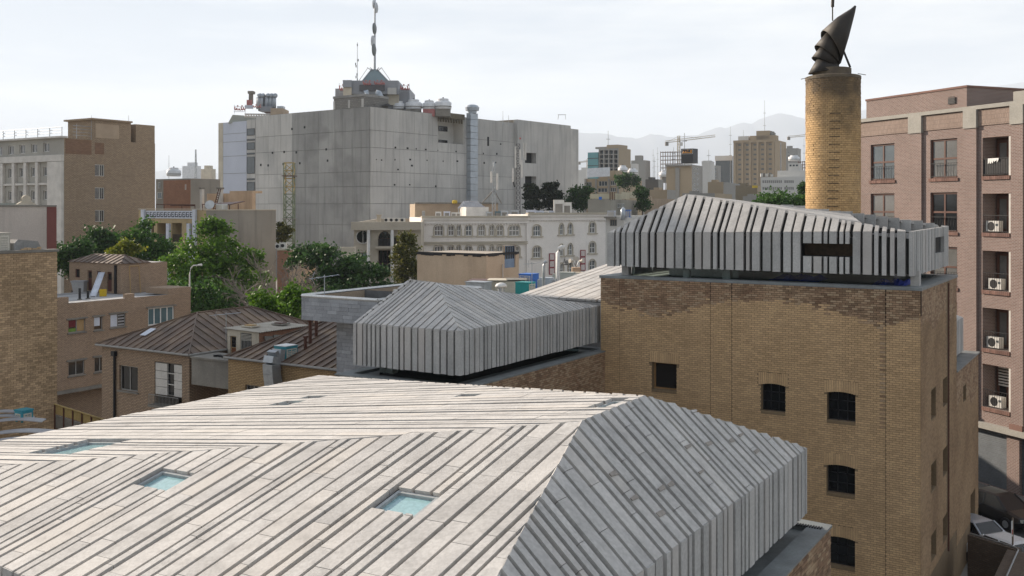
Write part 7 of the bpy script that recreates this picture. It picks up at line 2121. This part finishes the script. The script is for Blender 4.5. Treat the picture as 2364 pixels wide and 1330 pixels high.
BB = Bld('x', 'x', 'x', 1597, 350, 1538, 1622, 380, deg=25); bpy.data.objects.remove(BB.t)
q = MB(); fbox(q, BB.F, BB.F.s_at(1560), BB.F.s_at(1569), 0, BB.z1 - 1, .01, .5); obj('stair_strip', q, fgrey, B)
q = MB(); fbox(q, BB.F, -.2, BB.w + .2, BB.F.z_at(1570, 384), BB.z1 + .1, .01, .8); obj('roof_band', q, fgrey, B)
for y in (387, 399, 411, 423, 435):
    for x in (1601, 1608): window(B, BB.R, BB.R.rect(x, y, x + 3, y + 5), -.05, fwhite, fdark, 1, 1, .1)
t = thing('sign_box', 'black rooftop sign box with orange script lettering on the skyline', 'sign', at(1590, 376, 352)); black = M('sign_black', (0.012, 0.012, 0.014), rough=.5)
u_, v_ = uv_dirs(35); cb = at(1600, HZ, 352); sf = Face(Vector((cb.x, cb.y)) - u_ * 4.6, u_, -v_); z0, z1 = sf.z_at(1590, 377), sf.z_at(1590, 343)
q = MB(); fbox(q, sf, 0, 4.6, z0, z1, -4.0, 0); obj('box', q, black, t)
orange = M('sign_orange', (0.75, 0.33, 0.02), rough=.4)
r = sf.rect(1575, 345, 1599, 355); h = r[3] - r[2]; w = r[1] - r[0]
q = MB()
for a0, a1, b0, b1 in ((r[0], r[1], r[2] - .1, r[2]), (r[0], r[1], r[3], r[3] + .1), (r[0] - .1, r[0], r[2] - .1, r[3] + .1), (r[1], r[1] + .1, r[2] - .1, r[3] + .1)): fbox(q, sf, a0, a1, b0, b1, .01, .08)
fr_ = obj('sign_frame', q, fwhite, t)
for pts in ([(.08, .25), (.15, .65), (.24, .25), (.08, .25)], [(.30, .25), (.37, .65), (.46, .25), (.30, .25)], [(.02, .22), (.55, .22), (.56, .95)], [(.56, .22), (.70, .22)], [(.95, .70), (.80, .70), (.78, .5), (.93, .42), (.93, .2), (.72, .2)]):
    q = MB(); q.tube([sf.P(r[0] + w * a, r[2] + h * b, .12) for a, b in pts], .13, 5); obj('letter', q, orange, t)
# steel frame and crane
t = thing('steel_frame_building', 'bare steel frame of a building under construction below the crane', 'building', at(1550, 440, 520)); stl = M('frame_steel', (0.20, 0.16, 0.14))
fxs = [1525 + 50 * k / 9 for k in range(10)]
for dy in (0, 14):
    for x in fxs: p, q_ = at(x, 440, 520 + dy), at(x, 350 + (x - 1525) * -.02, 520 + dy); q = MB(); q.tube([p, q_], .22, 4); obj('column', q, stl, t)
    for k in range(6): y = 352 + k * 9; q = MB(); q.tube([at(1525, y, 520 + dy), at(1576, y - 1, 520 + dy)], .22, 4); obj('beam', q, stl, t)
for x in fxs[::2]:
    for k in range(6): y = 352 + k * 9; q = MB(); q.tube([at(x, y, 520), at(x, y, 534)], .2, 4); obj('cross_beam', q, stl, t)
cy = M('crane_yellow', (0.42, 0.36, 0.25))
def crane(lab, px, Y, ytop, yj, xl, xr, yl, yr):
    base = at(px, 460, Y); hgt = (460 - ytop) / FPX * Y
    t = lattice('tower_crane', lab, 'crane', base, hgt, 1.7, cy, 1.2, 1.6, .13)
    a, b_ = at(xl, yl, Y), at(xr, yr, Y); j = at(px, yj, Y)
    for off in (Vector((0, -.6, 0)), Vector((0, .6, 0)), Vector((0, 0, 1.1))): q = MB(); q.tube([a + off, b_ + off], .12, 4); obj('jib_chord', q, cy, t)
    q = MB(); n = 40
    for k in range(n): p0, p1 = a.lerp(b_, k / n), a.lerp(b_, (k + 1) / n); q.tube([p0 + Vector((0, -.6, 0)), p0.lerp(p1, .5) + Vector((0, 0, 1.1)), p1 + Vector((0, -.6, 0))], .07, 3)
    obj('jib_bracing', q, cy, t, kind='stuff')
    q = MB(); q.tube([at(px, ytop, Y), a.lerp(b_, .02)], .06, 4); obj('tie', q, conc_d, t); q = MB(); q.tube([at(px, ytop, Y), a.lerp(b_, .75)], .06, 4); obj('tie', q, conc_d, t)
    q = MB(); q.box(a + Vector((.8, 0, -1.6)), (1.8, 1.6, 2.2)); obj('counterweight', q, conc_d, t); q = MB(); q.box(j + Vector((1.2, 0, -2.4)), (1.8, 1.6, 2.0)); obj('cab', q, fwhite, t)
crane('yellow tower crane with a long jib above the steel frame', 1567, 560, 314, 327, 1536, 1651, 330, 316)
crane('pale tower crane whose jib reaches behind the brick chimney', 1905, 700, 300, 312, 1818, 1990, 318, 303)
crane('small faint crane left of the teal glass wing', 1356, 900, 368, 374, 1336, 1362, 376, 373)
block('narrow white block with a red roof line behind the steel frame', 1640, 480, 1620, 1649, 372, fwhite, rh=(1622, 1640, 371))
block('pale blue grey block with rows of windows beside the dark glass tower', 1658, 520, 1642, 1664, 382, fgrey, xs=((1643, 1647), (1649, 1653)), ys=((388, 392), (396, 400), (404, 408)))
Bk = block('dark glass office tower with a pale top band on the skyline', 1690, 640, 1652, 1700, 360, fdark)
q = MB(); BB = Bld('x', 'x', 'x', 1690, 640, 1652, 1700, 360, deg=25); bpy.data.objects.remove(BB.t); fbox(q, BB.F, -.2, BB.w + .2, BB.F.z_at(1670, 371), BB.z1 + .2, .01, .8); obj('top_band', q, fwhite, Bk.t)
# brown brick tower
xs = [(1704 + k * 17.6, 1714 + k * 17.6) for k in range(5)]; ys = [(331.5 + k * 11.3, 334.5 + k * 11.3) for k in range(9)]
Bt = Bld('brown_tower', 'tall brown brick office tower with ribbed piers, tallest on the skyline', 'building', 1789, 600, 1694, 1815, 322, deg=28)
ops = [Bt.F.rect(x0, y0 + (1740 - x0) * .02 + 0.0, x1, y1 + (1740 - x0) * .02 + 2.2) for x0, x1 in xs for y0, y1 in ys]
Bt.walls(fbrown, fo=ops, parapet=.5)
for r in ops: window(Bt.t, Bt.F, r, .4, ftan, MATS['strip_glass'], 4, 1, .15)
for k in range(6): x = 1694.5 + k * 17.6; q = MB(); fbox(q, Bt.F, Bt.F.s_at(x), Bt.F.s_at(x + 5), 0, Bt.F.z_at(x, 328), .02, 1.2); obj('pier', q, fbrown, Bt.t)
q = MB(); fbox(q, Bt.F, 0, Bt.w, Bt.F.z_at(1740, 329), Bt.z1 + .05, .01, 1.25); obj('top_band', q, fbrown, Bt.t)
for x0, x1, y in ((1730, 1790, 313), (1745, 1775, 302)): q = MB(); fbox(q, Bt.F, Bt.F.s_at(x0), Bt.F.s_at(x1), Bt.z1 - .4, Bt.F.z_at(1750, y), -8 + (x0 - 1730) * .1, -1.0); obj('roof_house', q, fbrown, Bt.t)
q = MB(); fbox(q, Bt.F, Bt.F.s_at(1702), Bt.F.s_at(1726), Bt.z1 - .4, Bt.F.z_at(1715, 314), -6, -2); obj('roof_house', q, fwhite, Bt.t)
p = at(1782, 312, 606); tank('dark round tank on top of the brown brick tower', p - Vector((0, 0, .4)), 2.2, 2.6, conc_d)
q = MB(); fbox(q, Bt.R, Bt.d * .48, Bt.d * .54, 0, Bt.z1 - 1, .01, .1); obj('stair_strip', q, fdark, Bt.t)
block('grey blue tower block right of the brown brick tower', 1842, 680, 1815, 1849, 342, fgrey, xs=((1818, 1822),), ys=((350, 353), (358, 361), (366, 369)), rh=(1816, 1828, 337))
# white office by the chimney
Wo = Bld('white_office', 'white office building with two bands of windows below the brown tower', 'building', 1858, 300, 1756, 1885, 408, deg=26)
ops = [Wo.F.rect(1760 + k * 4.6, 416 + dy, 1763 + k * 4.6, 423 + dy) for k in list(range(0, 10)) + list(range(11, 16)) for dy in (0, 15.5)]
Wo.walls(fwhite, fo=ops, parapet=.4)
for r in ops: window(Wo.t, Wo.F, r, .25, fwhite, fdark, 1, 1, .06)
q = MB(); fbox(q, Wo.F, Wo.F.s_at(1790), Wo.w, Wo.z1 - .3, Wo.F.z_at(1820, 393), -9, -3); obj('upper_storey', q, fwhite, Wo.t)
q = MB(); fbox(q, Wo.F, Wo.F.s_at(1814), Wo.F.s_at(1840), Wo.F.z_at(1820, 393), Wo.F.z_at(1820, 376), -9, -4); rf_ = obj('roof_cabin', q, fwhite, Wo.t)
for k in range(3): q = MB(); fbox(q, Wo.F, Wo.F.s_at(1817 + k * 7.5), Wo.F.s_at(1821.5 + k * 7.5), Wo.F.z_at(1820, 383), Wo.F.z_at(1820, 379), -3.99, -3.9); obj('cabin_window', q, fdark, rf_)
tank('white domed water tank on top of the white office roof cabin', at(1833, 371, 307), 1.7, 1.7, tankw)
t = thing('scaffold', 'rusty steel scaffold frame beside the white office roof cabin', 'scaffold', at(1850, 395, 310))
for a, b_ in [((1843 + k * 5, 395), (1843 + k * 5, 372)) for k in range(4)] + [((1843, 375 + k * 7), (1860, 373 + k * 7)) for k in range(3)]: q = MB(); q.tube([at(*a, 310), at(*b_, 310)], .12, 4); obj('bar', q, brown_m, t)
for k in range(5):
    p = at(1758 + k * 6, 408, 300); t = thing('roof_box', 'small pale box in the row on the white office roof', 'air conditioner', p, 'small boxes on the white office roof'); q = MB(); q.box(p, (.6, .6, rnd(.5, 1.2))); obj('body', q, (acw, conc_d)[k % 2], t); q = MB(); q.box(p + Vector((0, 0, -.08)), (.7, .7, .08)); obj('foot', q, conc_d, t)
# low blocks in front of the far skyline
for lab, pxN, Y, pxL, pxR, top, m_, mR in (
        ('tan brick low block with a pale glass lean-to', 1670, 220, 1634, 1712, 420, ftan, fgrey),
        ('olive brown low block with a yellow sign board', 1748, 210, 1698, 1757, 428, M('far_olive', (0.24, 0.20, 0.14), noise=.1), ftan),
        ('grey flat block behind the sunlit top of the plank crown', 1762, 170, 1715, 1770, 453, fgrey, fgrey),
        ('tan low block left of the beige panelled block', 1540, 260, 1500, 1560, 438, ftan, fgrey),
        ('dark weathered block beside the grey green tree', 1520, 270, 1490, 1530, 414, M('far_dark_block', (0.14, 0.135, 0.125), noise=.1), fgrey),
        ('pale far block on the hazy left flank of the teal wing', 1380, 700, 1332, 1390, 392, fwhite, fwhite),
        ('rust roofed low house row in front of the beige block', 1500, 200, 1488, 1570, 458, tanw, tanw),
        ('grey house with roof pipes behind the plank crown peak', 1650, 190, 1575, 1690, 446, fgrey, ftan)):
    BB = block(lab, pxN, Y, pxL, pxR, top, m_, matR=mR, deg=22, rh=(pxL + (pxN - pxL) * .2, pxL + (pxN - pxL) * .5, top - 5))
p = at(1740, 424, 209); t = thing('yellow_sign', 'small yellow sign board on the olive brown low block', 'sign', p); q = MB(); q.box(at(1743, 436, 209), (1.0, .1, .45)); 
q = MB(); q.box(at(1743, 434, 208), (1.1, .12, .5)); obj('board', q, ywt, t); q = MB(); q.tube([at(1743, 440, 208.1), at(1743, 434, 208.1)], .05, 4); obj('post', q, conc_d, t)
random.seed(5)
for k in range(34):
    px = 1335 + k * 16 + rnd(-6, 6); Y = rnd(600, 1100); w = rnd(10, 22); top = rnd(432, 462)
    B = Bld('far_city_block', 'low faint city block in the hazy distance below the mountains', 'building', px + w * .6, Y, px, px + w, top, deg=rnd(24, 35), group='low city blocks in the hazy distance')
    B.walls((fgrey, ftan, fwhite)[k % 3], parapet=.2)
    q = MB(); fbox(q, B.F, B.w * .2, B.w * .6, B.z1 - .3, B.z1 + rnd(1, 2.5), -4, -.8); obj('roof_house', q, (fgrey, ftan, fwhite)[(k + 1) % 3], B.t)
for k in range(20):
    px = -20 + k * 28 + rnd(-8, 8)
    if 150 < px < 355 or px > 505: continue
    Y = rnd(500, 800); B = Bld('far_city_block', 'low faint city block in the hazy distance west of the concrete block', 'building', px + 14, Y, px, px + 24, rnd(425, 455), deg=25, group='low city blocks west of the concrete block'); B.walls((fgrey, ftan, fwhite)[k % 3], parapet=.2)
random.seed(7)
for px, y0, Y in ((1765, 232, 640), (1404, 302, 470), (1686, 292, 640), (1580, 307, 355), (1636, 346, 500), (1508, 345, 800), (1511, 362, 700), (1862, 300, 700), (1856, 320, 700), (1716, 300, 615), (1650, 380, 500), (1518, 340, 820), (1555, 340, 520)):
    p = at(px, 440, Y); t = pole('skyline_mast', 'thin hazy radio mast rising from the city skyline', 'mast', p, (440 - y0) / FPX * Y, .28, steel_m, 'thin masts on the skyline', .4)
    for f in (.55, .72, .86): q = MB(); c = p + Vector((0, 0, (440 - y0) / FPX * Y * f)); q.tube([c - Vector((.9, 0, 0)), c + Vector((.9, 0, 0))], .14, 4); obj('crossarm', q, steel_m, t)
# screened roof terrace and blue coolers right of the white building
Sc = Bld('screened_roof_house', 'roof house with cream tarpaulin screens behind the white arched building', 'building', 1410, 176, 1357, 1472, 460, deg=15); Sc.walls(M('ribbed_render', (0.33, 0.31, 0.26), streak=.3, noise=.3), parapet=.2)
tarp = M('cream_tarpaulin', (0.50, 0.46, 0.33), (0.43, 0.39, 0.28), noise=.6, rough=.8)
for fc, x0, x1, y0, y1 in ((Sc.F, 1362, 1382, 448, 459), (Sc.F, 1383, 1407, 447, 459), (Sc.R, 1421, 1438, 447, 462), (Sc.R, 1438, 1456, 444, 460), (Sc.R, 1457, 1470, 443, 457)):
    r = fc.rect(x0, y0, x1, y1); q = MB(); fbox(q, fc, *r, -.3, -.22); obj('tarpaulin', q, tarp, Sc.t)
for x in (1408, 1414, 1419): q = MB(); q.tube([at(x, 462, 176), at(x, 443, 176)], .09, 4); obj('post', q, brown_m, Sc.t)
q = MB(); p = at(1386, 461, 175); q.box(p, (.5, .4, .5)); obj('blue_drum', q, cblue_m, Sc.t)
window(Sc.t, Sc.R, Sc.R.rect(1425, 470, 1440, 480), -.05, offw, teal_g, 3, 1, .1)
Sb = Bld('grey_low_house', 'grey low house with coolers between the white building and the plank crown', 'building', 1440, 120, 1398, 1500, 499, deg=20); Sb.walls(fwhite, fo=[Sb.F.rect(1408, 507, 1424, 522)], parapet=.2)
window(Sb.t, Sb.F, Sb.F.rect(1408, 507, 1424, 522), .15, conc_d, fdark, 3, 1, .08)
q = MB(); fbox(q, Sb.F, .0, Sb.w * .6, Sb.F.z_at(1415, 504), Sb.F.z_at(1415, 500), .01, .8); obj('awning', q, conc_d, Sb.t)
p = at(1412, 496, 121); cooler('grey blue cooler on the grey low house by the duct bend', (p.x, p.y, Sb.z1 - .2), (.85, .8, .85), paleblue, R(-20))
p = at(1448, 496, 121); cooler('vivid blue cooler on the grey low house beside the duct bend', (p.x, p.y, Sb.z1 - .2), (.85, .8, .95), cblue_m, R(-20))
p = at(1438, 508, 119.5); tube_thing('duct_bend', 'grey sheet metal duct bend between the two coolers of the grey low house', 'duct', [p, p + Vector((0, 0, .9)), p + Vector((0, .1, 1.15)), p + Vector((.1, .45, 1.25))], .27, ductm, 8)
# ---------------------------------------------------------------- trees
bark = M('bark', (0.10, 0.075, 0.055), (0.06, 0.05, 0.04), noise=4, bump=.6)
greyb = M('bare_branch', (0.22, 0.19, 0.165), (0.16, 0.14, 0.12), noise=3)
lf_bright = leafmat('leaf_bright', (0.12, 0.22, 0.022), (0.05, 0.12, 0.013))
lf_mid = leafmat('leaf_mid', (0.075, 0.16, 0.028), (0.032, 0.08, 0.015))
lf_dark = leafmat('leaf_dark', (0.055, 0.115, 0.028), (0.022, 0.056, 0.015))
lf_pine = leafmat('leaf_pine', (0.030, 0.045, 0.018), (0.013, 0.022, 0.010))
lf_olive = leafmat('leaf_olive', (0.13, 0.125, 0.025), (0.05, 0.062, 0.015))
lf_yel = leafmat('leaf_yellow', (0.22, 0.22, 0.02), (0.10, 0.14, 0.015))
def crown(lobes, n, leaf, seed, clump=1.0, upright=False):
    rs = random.Random(seed); mb = MB()
    vol = [a[3] * a[4] * a[5] for a in lobes]; tot = sum(vol)
    for (cx, cy, cz, rx, ry, rz), v in zip(lobes, vol):
        m = max(52, int(n * v / tot)); nc = max(8, m // 26)
        for c in range(nc):
            th, ph = rs.uniform(0, 2 * math.pi), math.acos(rs.uniform(-.85, 1))
            rr = rs.uniform(.4, 1.12)
            px, py, pz = cx + rx * rr * math.sin(ph) * math.cos(th), cy + ry * rr * math.sin(ph) * math.sin(th), cz + rz * rr * math.cos(ph)
            s = clump * rs.uniform(.55, 1.25)
            for k in range(26):
                x, y, z = px + rs.gauss(0, .42) * s, py + rs.gauss(0, .42) * s, pz + rs.gauss(0, .30 if not upright else .6) * s
                l = leaf * rs.uniform(.6, 1.35)
                a = Vector((rs.gauss(0, 1), rs.gauss(0, 1), rs.gauss(0, .6))).normalized(); b = a.orthogonal().normalized()
                b = (Matrix.Rotation(rs.uniform(0, 6.3), 3, a) @ b) * l * .5
                p = Vector((x, y, z)); a = a * l
                mb.poly([p, p + a * .5 + b, p + a, p + a * .5 - b])
    return mb
def tree(label, lobes, base, n, leaf, mat, seed, name='leafy_tree', trunk=.22, clump=1.0, bmat=None, group=None, upright=False):
    base = Vector(base); t = thing(name, label, 'tree', base, group)
    rr_ = random.Random(seed + 90); big = list(lobes)
    for l in big:                                       # smaller tufts break up the outline of each lobe
        for _ in range(4):
            th, ph = rr_.uniform(0, 6.28), math.acos(rr_.uniform(-.4, 1)); f = rr_.uniform(.8, 1.15); k = rr_.uniform(.28, .45)
            lobes = lobes + [(l[0] + l[3] * f * math.sin(ph) * math.cos(th), l[1] + l[4] * f * math.sin(ph) * math.sin(th), l[2] + l[5] * f * math.cos(ph), l[3] * k, l[4] * k, l[5] * k)]
    tops = [Vector(l[:3]) for l in big]; cen = sum(tops, Vector()) / len(tops)
    fork = base.lerp(Vector((cen.x, cen.y, min(l[2] - l[5] * .6 for l in big))), .85); fork.z = max(fork.z, base.z + 1)
    mb = MB(); mb.tube([base, base.lerp(fork, .5) + Vector((.1, 0, 0)), fork], [trunk, trunk * .8, trunk * .65], 8); tr = obj('trunk', mb, bmat or bark, t, smooth=True)
    for p in tops: mb = MB(); mb.tube([fork - Vector((0, 0, .1)), fork.lerp(p, .55) + Vector((0, 0, .3)), p + Vector((0, 0, .4))], [trunk * .5, trunk * .3, trunk * .08], 6); obj('limb', mb, bmat or bark, tr)
    me = crown(lobes, n, leaf, seed, clump, upright).mesh('crown', mat, uv=False); obj('crown', me, mat, t)
    return t
def L(px, py, Y, rx, rz, ry=None):
    p = at(px, py, Y); return (p.x, p.y, p.z, rx, ry or rx, rz)
def gnd(px, Y): p = at(px, HZ, Y); return (p.x, p.y, 0)
tree('tall bright green tree between the roof terrace house and the yellow house', [L(487, 560, 100, 1.9, 1.6), L(450, 612, 99, 2.6, 2.2), L(520, 605, 100, 2.6, 2.0), L(575, 612, 101, 1.6, 1.2), L(490, 655, 99, 3.4, 2.6), L(430, 665, 98, 2.2, 2.2), L(545, 655, 101, 2.4, 1.8), L(486, 535, 100, .8, .9)], gnd(490, 100), 7000, .30, lf_bright, 1)
tree('dark green tree rising behind the metal roof of the roof house', [L(345, 558, 114, 2.3, 1.8), L(385, 585, 113, 2.0, 1.6), L(310, 585, 114, 2.0, 1.5), L(352, 605, 113, 2.6, 2.0)], gnd(350, 114), 3600, .32, lf_mid, 2)
tree('loose dark green tree in front of the brown brick gable', [L(245, 560, 118, 2.0, 1.6), L(215, 585, 118, 2.2, 1.5), L(265, 590, 118, 2.0, 1.4), L(236, 545, 118, 1.0, .9)], gnd(240, 118), 2800, .32, lf_dark, 3)
tree('yellow flowering bush top showing over the small hip roof', [L(290, 577, 104, 1.1, .75), L(272, 585, 104, .9, .6)], gnd(288, 104), 1500, .24, lf_yel, 4, name='flowering_tree', trunk=.1, clump=.6)
tree('dark green tree beside the near brick house and pale gable', [L(160, 590, 108, 1.7, 1.5), L(185, 600, 108, 1.7, 1.3), L(150, 615, 108, 1.6, 1.6)], gnd(165, 108), 2600, .3, lf_dark, 5)
tree('spreading dark green tree between the bare tree and the beige villa', [L(735, 592, 98, 2.0, .9), L(700, 602, 98, 1.4, .8), L(780, 615, 97, 2.3, 1.1), L(840, 634, 96, 1.9, 1.0), L(760, 645, 97, 2.4, 1.4), L(820, 668, 95, 2.6, 1.3)], gnd(760, 98), 4300, .30, lf_dark, 6)
tree('dark green tree mass below the bright tree, behind the dark hip roof', [L(430, 700, 92, 2.4, 2.0), L(490, 700, 92, 2.6, 2.0), L(535, 708, 93, 1.8, 1.5)], gnd(480, 92), 3200, .28, lf_mid, 7)
tree('dark shrubby tree under the spreading tree beside the stone clad building', [L(715, 700, 94, 2.2, 1.3), L(765, 692, 94, 2.4, 1.3), L(640, 725, 94, 2.4, 1.0)], gnd(720, 94), 2800, .27, lf_dark, 14)
tree('small light green tree with upright shoots left of the stone clad building', [L(612, 708, 68, .8, .75), L(648, 715, 68, 1.0, .7), L(675, 700, 67, .8, .8), L(690, 705, 66, .7, .9), L(630, 728, 68, 1.1, .5)], gnd(650, 68), 4200, .20, lf_bright, 8, trunk=.14, clump=.5, upright=True)
tree('upright olive green cypress beside the beige villa', [L(940, 575, 112, 1.25, 1.4), L(935, 610, 112, 1.5, 1.6), L(945, 640, 112, 1.5, 1.6), L(943, 556, 112, .6, .6)], gnd(940, 112), 4600, .24, lf_olive, 9, name='cypress_tree', clump=.6)
tree('rounded dark pine next to the dark telecom mast', [L(1227, 448, 186, 1.7, 1.5), L(1232, 470, 186, 1.9, 1.6), L(1225, 434, 186, 1.1, .8)], gnd(1228, 186), 3000, .32, lf_pine, 10, name='pine_tree', clump=.6)
tree('rounded dark pine beside the leafy tree on the white building roofline', [L(1274, 448, 187, 1.8, 1.6), L(1278, 470, 187, 1.9, 1.6), L(1272, 430, 187, 1.2, .9)], gnd(1276, 187), 3000, .32, lf_pine, 11, name='pine_tree', clump=.6)
tree('leafy green tree behind the screened roof house', [L(1340, 446, 190, 2.1, 1.2), L(1325, 470, 190, 1.7, 1.5), L(1355, 468, 190, 1.8, 1.5)], gnd(1340, 190), 2600, .34, lf_dark, 12)
tree('small olive tree squeezed between the grey side wall and the lattice mast', [L(652, 532, 142, .9, .8), L(648, 548, 142, 1.0, .8)], gnd(650, 142), 900, .26, lf_olive, 13, clump=.6)
tree('green tree behind the plank crown beside the chimney', [L(1790, 470, 105, 1.6, .9), L(1825, 472, 105, 1.7, .9), L(1765, 482, 105, 1.1, .7), L(1850, 482, 105, 1.3, .9)], gnd(1800, 105), 3600, .26, lf_mid, 15)
tree('dark narrow tree touching the left edge of the chimney', [L(1856, 445, 112, .6, .9), L(1858, 465, 112, .8, .9)], gnd(1857, 112), 900, .26, lf_dark, 16, clump=.5)
tree('grey green thin tree right of the screened roof house', [L(1482, 445, 185, .9, 1.4), L(1484, 470, 185, 1.1, 1.4)], gnd(1483, 185), 1500, .32, lf_dark, 17, clump=.7)
tree('ivy covered tree against the billboard building', [L(1436, 422, 290, 2.2, 2.2), L(1452, 418, 290, 2.0, 2.0)], gnd(1440, 290), 1200, .5, lf_dark, 18)
# bare tree
def bare(label, base, h, seed):
    rs = random.Random(seed); base = Vector(base); t = thing('bare_tree', label, 'tree', base)
    mb = MB(); mb.tube([base, base + Vector((.1, 0, h * .45))], [.2, .13], 7); tr = obj('trunk', mb, greyb, t)
    br = MB()
    def grow(p, d, l, r, k):
        e = p + d * l; br.tube([p, p.lerp(e, .5) + Vector((rs.gauss(0, .05) * l, rs.gauss(0, .05) * l, 0)), e], [r, r * .8, r * .6], 5 if k > 2 else 3, cap=False)
        if k == 0: return
        for _ in range(3 if k > 1 else 4):
            nd = (d + Vector((rs.gauss(0, .55), rs.gauss(0, .55), rs.gauss(.05, .35)))).normalized()
            grow(p.lerp(e, rs.uniform(.55, 1)), nd, l * rs.uniform(.6, .85), r * .6, k - 1)
    s = base + Vector((.1, 0, h * .45))
    for _ in range(6): grow(s - Vector((0, 0, rs.uniform(0, 1))), Vector((rs.gauss(0, .8), rs.gauss(0, .8), rs.uniform(.5, 1.1))).normalized(), h * .17, .12, 4)
    obj('branches', br, greyb, t, kind='stuff')
bare('bare grey branching tree between the bright green tree and spreading dark tree', gnd(636, 80), 14.5, 3)
# street lamp among the trees
p = Vector(gnd(438, 86)); t = thing('street_lamp', 'curved white street lamp arm showing in front of the bright green tree', 'street lamp', p)
zl = CAM_H - (612 - 480) / FPX * 86
q = MB(); q.tube([p, p + Vector((0, 0, zl - .8)), p + Vector((.08, 0, zl - .3)), p + Vector((.3, 0, zl - .05)), p + Vector((.75, 0, zl))], [.09, .06, .05, .05, .045], 8); obj('post', q, white_m, t, smooth=True)
q = MB(); q.tube([p + Vector((.7, 0, zl)), p + Vector((1.05, 0, zl + .02))], [.07, .1], 8); obj('lamp_head', q, white_m, t)
# ---------------------------------------------------------------- mountains and the hazy air
hm = M('mountain_rock', (0.13, 0.135, 0.14), (0.10, 0.105, 0.11), noise=0.002)
def ridge(prof, Y, depth, name):
    mb = MB()
    n = len(prof)
    rows_ = 7
    for k in range(rows_):
        f = k / (rows_ - 1)
        for i, (px, py) in enumerate(prof):
            top = at(px, py, Y)
            z = max(0, top.z) * (1 - f) * 1.0
            mb.v.append((top.x * (1 - 0.06 * f) , Y - depth * f, z))
    for k in range(rows_ - 1):
        for i in range(n - 1):
            a = k * n + i
            mb.f.append((a, a + 1, a + n + 1, a + n)); mb.m.append(0)
    b0 = len(mb.v)
    for i, (px, py) in enumerate(prof):
        top = at(px, py, Y); mb.v.append((top.x, Y + depth, 0))
    for i in range(n - 1):
        mb.f.append((i + 1, i, b0 + i, b0 + i + 1)); mb.m.append(0)
    o = obj(name, mb, hm, smooth=True); o['kind'] = 'structure'
P1 = [(-900, 380), (-500, 395), (-200, 410), (100, 420), (300, 405), (360, 396), (420, 388), (470, 392), (520, 405), (700, 400), (900, 360), (1100, 330), (1250, 312), (1330, 305), (1365, 308), (1400, 309), (1425, 316), (1460, 318), (1473, 320),
      (1490, 314), (1502, 309), (1520, 311), (1540, 316), (1570, 315), (1610, 312), (1640, 300), (1660, 294), (1675, 296), (1692, 290), (1717, 283), (1735, 286), (1752, 276),
      (1775, 268), (1795, 262), (1815, 264), (1840, 270), (1862, 276), (1990, 255), (2060, 240), (2150, 225), (2250, 205), (2330, 195), (2420, 180), (2600, 190), (3000, 230)]
fine = []
for (x0, y0), (x1, y1) in zip(P1, P1[1:]):
    fine += [(x0, y0), ((x0 + x1) / 2, (y0 + y1) / 2 + rnd(-1.2, 1.2))]
ridge(fine + [P1[-1]], 12000, 3200, 'mountains')
hz = bpy.data.materials.new('haze_air'); hz.use_nodes = True
N, L = hz.node_tree.nodes, hz.node_tree.links
N.remove(N['Principled BSDF'])
pv = N.new('ShaderNodeVolumePrincipled')
pv.inputs['Color'].default_value = (0.78, 0.87, 0.98, 1)
pv.inputs['Density'].default_value = 0.00012
pv.inputs['Anisotropy'].default_value = 0.0
L.new(pv.outputs[0], N['Material Output'].inputs['Volume'])
mb = MB(); mb.hexa([(-13800, -290, -1), (13800, -290, -1), (13800, 16900, -1), (-13800, 16900, -1), (-13800, -290, 1760), (13800, -290, 1760), (13800, 16900, 1760), (-13800, 16900, 1760)])
h = obj('haze', mb, hz); h['kind'] = 'stuff'
